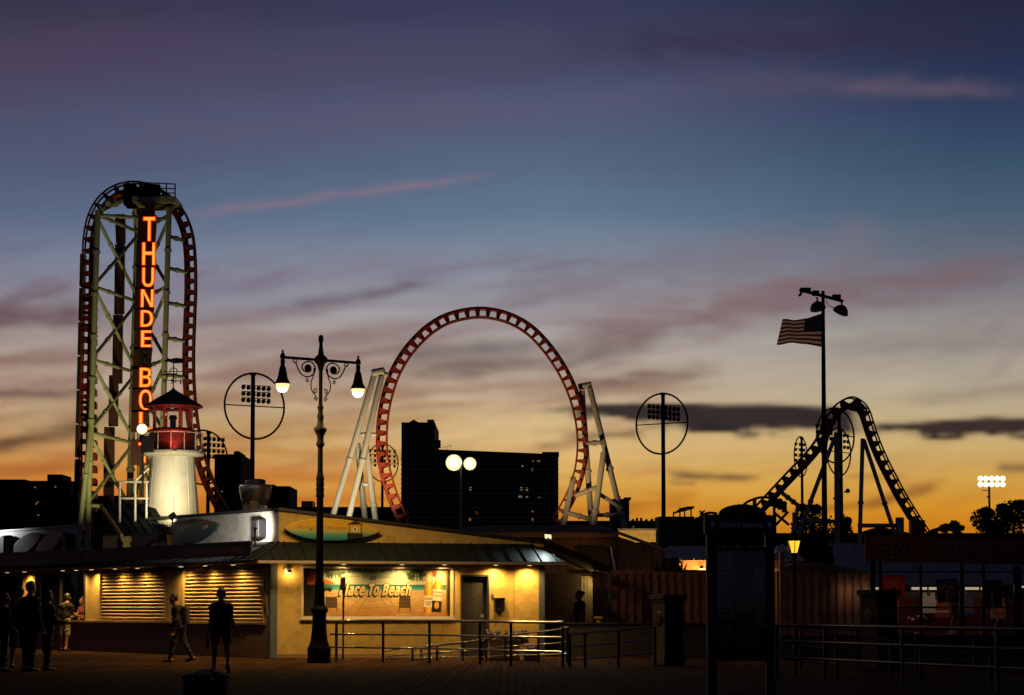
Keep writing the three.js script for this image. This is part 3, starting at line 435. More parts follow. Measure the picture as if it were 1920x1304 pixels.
// floodlights that wash the parapets (one at the corner, one past the left edge of the picture)
function floodlight(label, p, target, color, I, ang, size = 0.22, mat = M.glowWhite, post = 0.3) {
  const t = thing('floodlight', label, 'floodlight', 'floodlights around the bar'); t.position.copy(p);
  const d = target.clone().sub(p).normalize(), q = new THREE.Quaternion().setFromUnitVectors(V(0, 0, 1), d);
  part(t, 'housing', merge([rbox(size, size * 0.8, size * 0.45, 0.02, 0, 0, -size * 0.22), ...[0, 1, 2, 3].map((k) => box(size * 0.9, size * 0.05, size * 0.2, 0, -size * 0.3 + k * size * 0.2, -size * 0.5))]).applyQuaternion(q), M.black);
  part(t, 'lamp_glass', box(size * 0.88, size * 0.68, 0.01, 0, 0, 0.008).applyQuaternion(q), mat);
  if (post) part(t, 'stem', bar(V(0, -post, 0).addScaledVector(d, -size * 0.2), V(0, 0, 0).addScaledVector(d, -size * 0.2), 0.025), M.black);
  if (I) spot(p.clone().addScaledVector(d, 0.03), target, color, I, ang, 0.7, 4);
  return t;
}
floodlight('small floodlight on the coping at the roof corner', FS.w(0.02, 3.32, 0.5), FS.w(-2.6, 3.45, -0.35), [1, 0.97, 0.9], 34, 0.8, 0.1, M.galv, 0.45);
floodlight('floodlight at the far white end of the parapet', FS.w(-20.6, 4.2, 1.0), FS.w(-20.2, 3.3, -0.35), [0.95, 0.98, 1], 90, 1.1, 0.14, M.galv, 0.25);
{ const f = floodlight('bright floodlight under the right end of the sloping gable', FF.w(7.42, 3.2, 0.15), FF.w(6.9, 2.4, 0.9), [0.86, 0.98, 0.95], 16, 1.25, 0.2, M.glowWhite, 0.12); }
{ // mushroom extractor
  const t = thing('roof_extractor', 'round galvanised roof extractor fan on a square curb', 'fan'); const p = at(478, 957, 59.2); t.position.set(p.x, 2.99, p.z);
  const s = 0.0148, y0 = p.y - 2.99; const P = (py) => y0 + (957 - py) * s;
  part(t, 'curb', box2(-0.3, 0.3, 0, P(948), -0.3, 0.3), M.galv); part(t, 'neck', lathe([[0.2, P(952)], [0.36, P(946)], [0.37, P(938)], [0.4, P(936)]]), M.galv);
  part(t, 'bowl', lathe([[0.36, P(938)], [0.41, P(937)], [0.455, P(916)], [0.45, P(911)], [0.40, P(909)], [0.0, P(908)]], 32), M.galv);
  part(t, 'motor_cap', lathe([[0.28, P(909)], [0.29, P(901)], [0.22, P(899)], [0, P(898)]], 28), M.black);
  part(t, 'junction_box', box(0.22, 0.26, 0.16, 0.02, P(950), 0.38), M.gutter);
}
// ---------------------------------------------------------------- lighthouse on the bar roof
{
  const D = 63, s = D / FOCAL, c = at(322, 968, D), t = thing('lighthouse', 'small white decorative lighthouse with red lantern room on the bar roof', 'lighthouse'); t.position.set(c.x, 2.99, c.z);
  const Y = (py) => at(322, py, D).y - 2.99, R = (px) => px * s;
  part(t, 'tower', lathe([[R(52), 0], [R(50.5), Y(968)], [R(47), Y(930)], [R(43), Y(885)], [R(40.5), Y(856)]], 40), M.white);
  for (let k = 0; k < 12; k++) { const a = k / 12 * 6.2832 + 0.2, d = V(Math.sin(a), 0, Math.cos(a)); part(t, 'seam', tube([d.clone().multiplyScalar(R(50.5)).setY(Y(968)), d.clone().multiplyScalar(R(47)).setY(Y(930)), d.clone().multiplyScalar(R(43)).setY(Y(885)), d.clone().multiplyScalar(R(40.6)).setY(Y(858))], 0.006, 10, 5), M.white); }
  part(t, 'cable', tube([V(R(12), Y(968), R(49)), V(R(11.5), Y(950), R(48)), V(R(11), Y(934), R(46.5))], 0.008, 8, 5), M.galv); part(t, 'downpipe', tube([V(R(38), Y(968), R(33)), V(R(36), Y(930), R(31)), V(R(32), Y(862), R(27))], 0.016, 10, 6), M.white);
  const gal = part(t, 'gallery', lathe([[R(40), Y(858)], [R(58), Y(855)], [R(59), Y(853)], [R(59), Y(848)], [R(57), Y(847)], [R(30), Y(847)]], 40), M.trimWhite);
  part(t, 'drum', lathe([[R(44), Y(848)], [R(44), Y(811)], [R(42), Y(809)], [R(10), Y(809)]], 32), M.redDark);
  part(t, 'lamp_base', lathe([[R(20), Y(832)], [R(38), Y(822)], [R(44.5), Y(812)], [R(44.5), Y(808)], [R(40), Y(806)], [0, Y(806)]], 32), M.redPaint);
  const N = 8, rw = R(37);
  for (let k = 0; k < N; k++) {
    const a = (k + 0.5) / N * Math.PI * 2 + 0.12, b = a + Math.PI * 2 / N, pa = V(Math.sin(a) * rw, 0, Math.cos(a) * rw), pb = V(Math.sin(b) * rw, 0, Math.cos(b) * rw);
    part(t, 'mullion', beam(pa.clone().setY(Y(808)), pa.clone().setY(Y(764)), 0.075, 0.075), M.redPaint);
    const w = part(t, 'window_sill', beam(pa.clone().setY(Y(806)), pb.clone().setY(Y(806)), 0.05, 0.06), M.redPaint); part(t, 'window_head', beam(pa.clone().setY(Y(767)), pb.clone().setY(Y(767)), 0.05, 0.06), M.redPaint);
    const mid = pa.clone().add(pb).multiplyScalar(0.5), len = pa.distanceTo(pb) - 0.08;
    part(w, 'pane', box(len, Y(768.5) - Y(804.5), 0.008).rotateY(Math.atan2(mid.x, mid.z)).translate(mid.x, Y(786.5), mid.z), M.glassPane);
  }
  part(t, 'cupola_roof', lathe([[R(36), Y(765)], [R(55), Y(765)], [R(56), Y(762)], [R(50), Y(758)], [R(28), Y(745)], [R(8), Y(734)], [R(3), Y(730)], [R(1), Y(727)]], 8), M.shingle);
  part(t, 'eave_ring', new THREE.TorusGeometry(R(55), 0.028, 6, 8).rotateX(Math.PI / 2).rotateY(Math.PI / 8 + 0.39).translate(0, Y(764), 0), M.redPaint);
  part(t, 'beacon', [cyl(0.09, 0.09, Y(785) - Y(806), 0, (Y(785) + Y(806)) / 2, 0), cyl(0.13, 0.1, 0.12, 0, Y(783), 0)], M.black);
  // railing round the gallery
  const rail = part(t, 'railing', new THREE.TorusGeometry(R(56), 0.014, 6, 48).rotateX(Math.PI / 2).translate(0, Y(814), 0), M.trimWhite);
  for (let k = 0; k < 14; k++) { const a = k / 14 * Math.PI * 2 + 0.1; part(rail, 'baluster', bar(V(Math.sin(a) * R(56), Y(847), Math.cos(a) * R(56)), V(Math.sin(a) * R(56), Y(814), Math.cos(a) * R(56)), 0.012), M.trimWhite); }
  // weather vane
  const vane = part(t, 'weather_vane', [bar(V(0, Y(730), 0), V(0, Y(672), 0), 0.016), bar(V(-0.3, Y(697), 0), V(0.3, Y(697), 0), 0.012), bar(V(0, Y(706), -0.3), V(0, Y(706), 0.3), 0.012), new THREE.TorusGeometry(0.11, 0.014, 6, 20).translate(0, Y(697), 0), bar(V(-0.22, Y(714), 0.1), V(0.22, Y(714), -0.1), 0.012)], M.iron);
  for (const [ch, x, z, y] of [['N', -0.02, -0.3, 716], ['S', 0.02, 0.32, 722], ['E', 0.24, -0.1, 720], ['W', -0.24, 0.1, 719]]) part(vane, 'letter', fitText(ch, 0.12, 0.13, 0.02).translate(x - 0.06, Y(y), z), M.iron);
  part(vane, 'whale', extr([[-0.32, 0.02], [-0.2, 0.1], [-0.24, 0.16], [-0.12, 0.1], [0.05, 0.14], [0.24, 0.12], [0.3, 0.04], [0.22, -0.02], [0, -0.03], [-0.18, 0.02]], 0.02).translate(0.02, Y(680), 0), M.iron);
  // floods at its foot, and the lantern's own red lamp
  floodlight('dark floodlight box at the foot of lighthouse, shining up', at(323, 967, 59.95), at(326, 905, 62.3), [1, 0.83, 0.45], 44, 0.95, 0.2, M.galv, 0.25);
  const lamp = thing('red_lamp', 'small red lamp on the gallery lighting the lantern base', 'lamp'); lamp.position.copy(at(328, 842, D - 1.05)); part(lamp, 'base', cyl(0.05, 0.05, 0.05, 0, -0.02, 0), M.black); part(lamp, 'bulb', ball(0.022, 0, 0.03, 0), M.glowRed);
  spot(at(328, 838, D - 1.05), at(326, 805, D - 0.4), [1, 0.05, 0.03], 1.6, 0.95, 0.6, 2);
  point(at(322, 779, D), [1, 0.62, 0.42], 0.35, 3);
}
{ // bright white floodlight on a bracket, pointing at us
  const p = at(266, 805, 60.6), t = thing('bracket_floodlight', 'dazzling white floodlight beside the red lantern room', 'floodlight'); t.position.copy(p);
  part(t, 'housing', lathe([[0.02, -0.16], [0.1, -0.14], [0.17, 0.0], [0.175, 0.02]], 20).rotateX(Math.PI / 2), M.black);
  part(t, 'lamp_glass', new THREE.SphereGeometry(0.165, 20, 10, 0, Math.PI * 2, 0, 1.2).rotateX(Math.PI / 2).scale(1, 1, 0.5).translate(0, 0, -0.02), M.glowWhite); part(t, 'bulb', ball(0.09, 0, 0, 0.06), M.glowHot);
  part(t, 'mast', bar(V(0, -1.9, -0.2), V(0, 0, -0.16), 0.03), M.black);
  part(t, 'control_box', rbox(0.36, 0.46, 0.16, 0.02, 0.14, -0.42, -0.12), M.roofDull);
  spot(p.clone().add(V(0, 0, 0.12)), p.clone().add(V(1, -2.5, 5)), [1, 0.97, 0.85], 8, 1.2, 0.7, 6);
}
{ // white guard rail on the roof left of the lighthouse
  const D = 61.6, t = thing('roof_guard_rail', 'white pipe guard rail left of the lighthouse tower', 'railing'); const P = (x, y) => at(x, y, D);
  for (const x of [224, 253, 274]) part(t, 'post', bar(P(x, 980), P(x, 903), 0.035), M.trimWhite);
  for (const y of [904, 935]) part(t, 'rail', bar(P(222, y), P(278, y), 0.032), M.trimWhite);
  part(t, 'brace', bar(P(252, 903), P(279, 878), 0.03), M.trimWhite);
}
{ // lean-to metal roof under the lighthouse
  const t = thing('lean_to_roof', 'small sloped metal roof with pale fascia left of lighthouse', 'roof');
  const TL = at(193, 946, 63.2), TR = at(286, 946, 62.7), BL = at(232, 1003, 60.8), BR = at(322, 1001, 60.4), n = TR.clone().sub(TL).cross(BL.clone().sub(TL)).normalize(); if (n.y < 0) n.negate();
  for (let k = 0; k < 6; k++) { const a = TL.clone().lerp(TR, k / 6), b = TL.clone().lerp(TR, (k + 0.97) / 6), c = BL.clone().lerp(BR, (k + 0.97) / 6), d = BL.clone().lerp(BR, k / 6); part(t, 'roof_panel', [prism([a, b, c, d], n.clone().multiplyScalar(0.02)), beam(a.clone().addScaledVector(n, 0.04), d.clone().addScaledVector(n, 0.04), 0.025, 0.05)], M.roofMetal); }
  part(t, 'fascia', beam(TL.clone().add(V(-0.06, -0.04, 0)), BL.clone().add(V(-0.06, -0.04, 0)), 0.09, 0.14), M.cream);
  const foot = BL.clone().add(V(0.06, 0, -0.1)); part(t, 'post', box2(foot.x - 0.09, foot.x + 0.09, 2.99, foot.y - 0.05, foot.z - 0.09, foot.z + 0.09), M.cream); part(t, 'post_cap', box2(foot.x - 0.13, foot.x + 0.13, foot.y - 0.2, foot.y - 0.05, foot.z - 0.13, foot.z + 0.13), M.cream);
  const f2 = BR.clone().add(V(-0.06, 0, -0.2)); part(t, 'post', box2(f2.x - 0.09, f2.x + 0.09, 2.99, f2.y - 0.03, f2.z - 0.09, f2.z + 0.09), M.cream);
  part(t, 'back_wall', prism([TL.clone().setY(2.99), TR.clone().setY(2.99), TR.clone().add(V(0, -0.05, 0)), TL.clone().add(V(0, -0.05, 0))], V(0, 0, -0.1)), M.lowWall);
}
// ---------------------------------------------------------------- twin street lamp
{
  const D = 50.8, s = D / FOCAL, base = at(598, 1243, D), t = thing('street_lamp', 'tall black ornate twin lamp post in front of the bar', 'street lamp'); t.position.set(base.x, 0, base.z);
  const Y = (py) => (1243 - py) * s, prof = (l) => lathe(l.map(([r, y]) => [r * s, Y(y)]), 20);
  part(t, 'base', lathe([[22, 1243], [22.5, 1236], [21.5, 1234], [22, 1218], [21, 1214], [18.5, 1211], [18.5, 1208], [16.5, 1204], [14.5, 1190], [13.2, 1170], [13, 1152], [15.5, 1149], [16.5, 1146], [16, 1142], [12, 1139], [10.5, 1136]].map(([r, y]) => [r * s, Y(y)]), 8), M.iron);
  part(t, 'shaft', prof([[10.5, 1137], [9.6, 1120], [8.6, 1098], [9.2, 1097], [9.2, 1094], [7.6, 1092], [6.9, 1040], [6.6, 990], [6.4, 935], [7.8, 933], [7.8, 928], [6.8, 926], [7.6, 922], [7.6, 917], [6.8, 915], [7.6, 911], [7.6, 906], [6.8, 904], [7.6, 900], [7.6, 895], [6, 892], [5, 880], [4.9, 850], [4.8, 838]]), M.iron);
  part(t, 'collar', prof([[4.9, 840], [7.6, 836], [8, 832], [6, 828], [6.5, 818], [10.8, 810], [12.4, 806], [12.2, 803], [7, 799], [5.4, 790], [5.6, 786], [6.4, 784], [6.4, 779], [4.8, 776], [4.6, 768], [5.8, 766], [5.8, 763], [3.8, 760]]), M.iron);
  part(t, 'upper_shaft', prof([[3.8, 761], [3.6, 730], [3.6, 695], [5.5, 690], [6.4, 686], [8, 682], [12, 678], [13, 672], [10, 668], [6, 665], [5, 660], [4, 652], [3.2, 645], [3.4, 641], [4.6, 638], [4.8, 632], [3.6, 628], [1, 626.5]]), M.iron);
  const dir = V(0.85, 0, -0.6).normalize(), L = 1.04;                      // the arms run away from us to the right
  for (const sgn of [-1, 1]) {
    const e = dir.clone().multiplyScalar(sgn * L), P = (u, py) => dir.clone().multiplyScalar(sgn * u).setY(Y(py));
    part(t, 'arm', [bar(P(0.1, 674.5), P(L, 674.5), 0.034), ball(0.055, e.x, Y(674.5), e.z), lathe([[0.06, -0.05], [0.07, 0], [0.05, 0.05], [0.02, 0.1], [0.03, 0.13], [0.004, 0.17]], 12).translate(e.x, Y(673), e.z)], M.iron);
    const lantern = part(t, 'lantern_hood', lathe([[0.05, Y(678)], [0.055, Y(686)], [0.045, Y(689)], [0.075, Y(694)], [0.1, Y(704)], [0.125, Y(714)], [0.17, Y(721)], [0.19, Y(723.5)], [0.175, Y(724.5)]], 24).translate(e.x, 0, e.z), M.iron);
    const globe = part(lantern, 'lamp_globe', lathe([[0.002, Y(740.5)], [0.06, Y(739.6)], [0.11, Y(737)], [0.145, Y(732.5)], [0.16, Y(727)], [0.165, Y(724)], [0.002, Y(722.5)]], 24).translate(e.x, 0, e.z), M.glowWarm); part(lantern, 'lamp_lens', lathe([[0.002, Y(741.2)], [0.05, Y(740.6)], [0.09, Y(738.8)], [0.115, Y(736.4)], [0.13, Y(733)], [0.1, Y(731)]], 24).translate(e.x, 0, e.z + 0.035), M.glowHot);
    const lp = V(e.x, Y(733), e.z).add(t.position); spot(lp, lp.clone().add(V(0, -1, 0)), [1, 0.58, 0.18], 95, 1.32, 1, 5); point(lp, [1, 0.58, 0.2], 13, 5);
    // scrolls under the arm
    const spiral = (cu, cy, r, turns, a0, ccw) => { const pts = []; for (let k = 0; k <= 22; k++) { const q = k / 22, a = a0 + ccw * q * turns * Math.PI * 2, rad = r * (1 - 0.75 * q); pts.push(P(cu + Math.cos(a) * rad, 0).setY(Y(cy) + Math.sin(a) * rad)); } return tube(pts, 0.013, 44, 6); };
    const S = (u, py) => P(u * s / 0.817, py);
    part(t, 'scroll', [tube([S(48, 681), S(44, 684), S(40, 694), S(34, 704), S(24, 708), S(13, 702), S(10, 690), S(16, 680), S(26, 680), S(33, 687), S(31, 696), S(24, 699)], 0.017, 70), tube([S(12, 690), S(13, 705), S(17, 718), S(16, 732), S(8, 744)], 0.015, 30), spiral(0.7, 681, 0.07, 1.1, 0, 1), spiral(0.36, 715, 0.05, 1.1, 1.5, -1), spiral(0.14, 734, 0.065, 1.1, 2.5, -1), spiral(0.13, 749, 0.05, 1.1, 0, 1), ball(0.1, 0, 0, 0, 12).scale(1, 1, 0.35).rotateY(Math.atan2(-dir.z, dir.x)).translate(dir.x * sgn * 0.35, Y(692), dir.z * sgn * 0.35)], M.iron);
  }
}
// ---------------------------------------------------------------- railings
function railing(name, label, group, pts, tops, posts, o = {}) {       // pts: ground points along the run; tops: rail heights at each point
  const t = thing(name, label, 'railing', group), run = new THREE.CatmullRomCurve3(pts.map((p) => p.clone()), false, 'catmullrom', 0.1);
  const n = pts.length, hAt = (u, list) => { const q = clamp(u * (n - 1), 0, n - 1.0001), i = Math.floor(q); return lerp(list[i], list[i + 1], q - i); };
  tops.forEach((list, k) => { const r = []; for (let i = 0; i <= 10; i++) { const p = run.getPoint(i / 10); p.y += hAt(i / 10, list); r.push(p); } part(t, 'rail', tube(r, k ? (o.r2 ?? 0.024) : (o.r ?? 0.033), 20, 8), o.rail ?? M.rail); });
  for (const u of posts) { const p = run.getPoint(u), top = p.y + hAt(u, tops[0]); part(t, 'post', rbox(0.065, top - p.y + 0.02, 0.065, 0.01, p.x, (top + p.y) / 2 - 0.01, p.z), o.post ?? M.post); }
  return t;
}
const gp = (px, py) => at(px, py, EYE.y * FOCAL / (py - 1139) * 1.0).setY(0);
railing('railing', 'long steel pipe railing in front of the mural wall', 'steel railings on the boardwalk', [gp(618, 1241), gp(718, 1242), gp(805, 1243.5), gp(900, 1246), gp(958, 1248), gp(1056, 1250.5)].map((p) => p.setY(0)), [[0.97, 0.99, 0.99, 0.985, 0.98, 0.975], [0.66, 0.66, 0.66, 0.65, 0.65, 0.65], [0.35, 0.34, 0.34, 0.34, 0.335, 0.33]], [0.04, 0.2, 0.4, 0.6, 0.8, 0.995]);
{ // the ramp's own rails rise to the right behind it
  const A = gp(722, 1237), B = gp(912, 1240), C = gp(1066, 1243);
  railing('railing', 'rising ramp railing seen through the long front railing', 'steel railings on the boardwalk', [A, B, C], [[0.2, 0.55, 0.84], [0.06, 0.3, 0.5], [0.02, 0.1, 0.22]], [0.2, 0.35, 0.5, 0.65, 0.8, 0.98], { r: 0.022, r2: 0.018 });
  const E = gp(770, 1239), G = gp(980, 1238);
  railing('railing', 'low back railing of the ramp below the door planter', 'steel railings on the boardwalk', [E, G], [[0.26, 0.6], [0.12, 0.36], [0.03, 0.14]], [0.05, 0.3, 0.6, 0.97], { r: 0.02, r2: 0.017 });
}
railing('railing', 'short steel railing running up to the dark gate pier', 'steel railings on the boardwalk', [gp(1068, 1251), gp(1105, 1251), gp(1164, 1250), gp(1229, 1249)], [[0.72, 0.75, 0.81, 0.88], [0.44, 0.47, 0.53, 0.6], [0.15, 0.18, 0.24, 0.31]], [0.01, 0.24, 0.62, 0.99], { r: 0.024, r2: 0.02 });
railing('railing', 'foreground steel railing right of the street sign kiosk', 'steel railings on the boardwalk', [gp(1455, 1272), gp(1548, 1276), gp(1694, 1286), gp(1872, 1298), gp(1990, 1306)], [[0.98, 0.98, 0.98, 0.98, 0.98], [0.68, 0.68, 0.68, 0.68, 0.68], [0.38, 0.38, 0.38, 0.38, 0.38]], [0.02, 0.25, 0.5, 0.75, 0.99], { rail: M.railDark });
railing('railing', 'falling ramp railing behind the foreground railing on the right', 'steel railings on the boardwalk', [gp(1490, 1268), gp(1690, 1276), gp(1940, 1286)], [[0.93, 0.66, 0.36], [0.62, 0.4, 0.16], [0.32, 0.16, 0.05]], [0.02, 0.22, 0.42, 0.62, 0.82, 0.98], { rail: M.railDark, r: 0.022, r2: 0.018 });
railing('railing', 'far ramp railing before the basketball booth', 'steel railings on the boardwalk', [gp(1500, 1254), gp(1720, 1256), gp(1940, 1258)], [[0.9, 0.74, 0.5], [0.6, 0.46, 0.26], [0.3, 0.2, 0.08]], [0.02, 0.25, 0.5, 0.75, 0.98], { rail: M.railDark, r: 0.02, r2: 0.017 });
{ // small plate on a thin pole by the lamp
  const p = gp(643, 1241), t = thing('pole_sign', 'narrow black sign plate on a thin pole beside the lamp base', 'sign'); t.position.copy(p); const s = 51.8 / FOCAL;
  part(t, 'pole', bar(V(0, 0, 0), V(0, 2.0, 0), 0.025), M.black); part(t, 'plate', rbox(0.13, 0.32, 0.03, 0.012, -0.01, 1.88, 0.03), M.black); part(t, 'foot', cyl(0.07, 0.05, 0.04, 0, 0.02, 0), M.black);
}
function gatePier(label, px, base, w, h) {
  const p = gp(px, base), t = thing('gate_pier', label, 'pier', 'stone gate piers on the boardwalk'); t.position.copy(p); t.rotation.y = 0.5;
  part(t, 'shaft', metric(box(w, h - 0.12, w, 0, (h - 0.12) / 2, 0), 0.6), M.stone); part(t, 'plinth', metric(rbox(w + 0.08, 0.2, w + 0.08, 0.02, 0, 0.1, 0), 0.6), M.stone);
  part(t, 'cap', metric(rbox(w + 0.14, 0.12, w + 0.14, 0.025, 0, h - 0.06, 0), 0.6), M.stone); part(t, 'neck', metric(rbox(w + 0.06, 0.05, w + 0.06, 0.012, 0, h - 0.15, 0), 0.6), M.stone);
  for (const a of [0, -Math.PI / 2]) { const m = part(t, 'medallion', lathe([[0.02, 0.02], [0.1, 0.03], [0.12, 0.01], [0.15, 0.03], [0.17, 0.0]], 24).rotateX(Math.PI / 2).translate(0, h * 0.66, w / 2 + 0.002).rotateY(a), M.railDark); }
}
gatePier('dark stone gate pier with round medallion at the railing end', 1253, 1248, 0.5, 1.6);
gatePier('dark stone gate pier with medallion before the basketball booth', 1650, 1256, 0.54, 1.68);
{ // planters by the door
  const leaf = (n, w, h, d, y0) => { const l = []; for (let i = 0; i < n; i++) { const g = new THREE.ConeGeometry(0.028, 0.14, 4); g.rotateZ(rr(-0.9, 0.9)).rotateY(rr(0, 6)).translate(rr(-w / 2, w / 2), y0 + rr(0, h), rr(-d / 2, d / 2)); l.push(g); } return l; };
  const flowers = (n, w, h, d, y0) => { const l = []; for (let i = 0; i < n; i++) l.push(new THREE.IcosahedronGeometry(rr(0.02, 0.04), 0).translate(rr(-w / 2, w / 2), y0 + rr(0.04, h + 0.03), rr(-d / 2, d / 2) + 0.03)); return l; };
  const petal = std([0.42, 0.3, 0.26], 0.7), leafM = std([0.06, 0.08, 0.03], 0.7);
  for (const [px, py, d, w, h0, label] of [[951, 1190, 53.6, 1.05, 0.5, 'long flower box full of pale flowers behind the railing'], [992, 1215, 52.6, 0.4, 0.18, 'low flower pot beside the end of cream wall']]) {
    const p = at(px, 1200, d).setY(0), t = thing('flower_box', label, 'planter', 'planters by the bar door'); t.position.copy(p); t.rotation.y = FF.ry;
    part(t, 'trough', rbox(w, h0, 0.3, 0.03, 0, h0 / 2, 0), M.lowWall); part(t, 'leaves', leaf(120, w, 0.2, 0.3, h0), leafM); part(t, 'flowers', flowers(70, w, 0.2, 0.3, h0), petal);
  }
}
{ // litter bin in the foreground
  const t = thing('litter_bin', 'black slatted litter bin overfull with crumpled rubbish in foreground', 'bin'); t.position.copy(at(384, 1304, 20).setY(0));
  const N = 22; for (let k = 0; k < N; k++) { const a = k / N * Math.PI * 2; part(t, 'slat', box(0.036, 0.62, 0.008, 0, 0.36, 0.208).rotateY(a), M.black); }
  part(t, 'rim', new THREE.TorusGeometry(0.215, 0.016, 8, 40).rotateX(Math.PI / 2).translate(0, 0.675, 0), M.black); part(t, 'hoop', new THREE.TorusGeometry(0.213, 0.011, 6, 36).rotateX(Math.PI / 2).translate(0, 0.12, 0), M.black); part(t, 'liner', cyl(0.18, 0.195, 0.6, 0, 0.34, 0, 24), M.darkTrim);
  const foil = std([0.25, 0.24, 0.22], 0.4), paper = std([0.3, 0.27, 0.22], 0.8);
  for (let i = 0; i < 9; i++) { const g = new THREE.IcosahedronGeometry(rr(0.04, 0.07), 1), p = g.attributes.position; for (let k = 0; k < p.count; k++) { const f = 0.75 + 0.5 * hash2(Math.round(p.getX(k) * 400) + i, Math.round(p.getY(k) * 400 + p.getZ(k) * 170)); p.setXYZ(k, p.getX(k) * f, p.getY(k) * f * 0.7, p.getZ(k) * f); } g.computeVertexNormals(); const a = rr(0, 6.28), r = rr(0, 0.14); const m = part(t, 'rubbish', g.translate(Math.cos(a) * r, 0.67 + rr(-0.01, 0.03), Math.sin(a) * r), i % 3 ? M.black : i % 2 ? foil : paper); }
}
// ---------------------------------------------------------------- roller coaster
// track: a box spine with two rails held off it by plate ties
function track(t, path, side, off, gauge, spineR, railR, step, o = {}) {    // side: +1 rails to the left of travel
  const curve = new THREE.CatmullRomCurve3(path, false, 'centripetal'), L = curve.getLength(), n = Math.ceil(L / 0.7), Z = V(0, 0, 1);
  const N = (u) => { const d = curve.getTangentAt(u); return V(-d.y, d.x, 0).normalize().multiplyScalar(side); };
  part(t, 'track_spine', new THREE.TubeGeometry(curve, n, spineR, 8, false), o.spine ?? M.trackRed);
  for (const g of [-1, 1]) { const pts = []; for (let i = 0; i <= n; i++) { const u = i / n; pts.push(curve.getPointAt(u).addScaledVector(N(u), off).addScaledVector(Z, g * gauge / 2)); } part(t, 'rail', tube(pts, railR, n * 2, 6), o.rails ?? M.trackRed); }
  const tw = o.tw ?? 0.25, tie = merge([extr([[-tw, 0], [tw, 0], [0.09, off], [-0.09, off]], 0.05).translate(0, 0, -gauge / 2), extr([[-tw, 0], [tw, 0], [0.09, off], [-0.09, off]], 0.05).translate(0, 0, gauge / 2 - 0.05), box(0.16, 0.16, gauge, 0, off * 0.8, 0), box(0.5, 0.1, gauge * 0.9, 0, 0.02, 0)]);
  for (let s = step / 2; s < L; s += step) { const u = s / L, p = curve.getPointAt(u), d = curve.getTangentAt(u), nn = N(u); const m = part(t, 'tie', tie, o.ties ?? M.trackRed), x = d.clone().normalize(), y = nn, z = V().crossVectors(x, y); m.quaternion.setFromRotationMatrix(new THREE.Matrix4().makeBasis(x, y, z)); m.position.copy(p); }
  return curve;
}
function column(t, a, b, r, mat, flanges = 2, name = 'column') { const g = [bar(a, b, r, r, 12)]; for (let k = 1; k <= flanges; k++) { const q = a.clone().lerp(b, k / (flanges + 1)), d = b.clone().sub(a).normalize().multiplyScalar(0.12); g.push(bar(q.clone().sub(d), q.clone().add(d), r * 1.35, r * 1.35, 12)); } return part(t, name, g, mat); }
const BASE = -1.0;
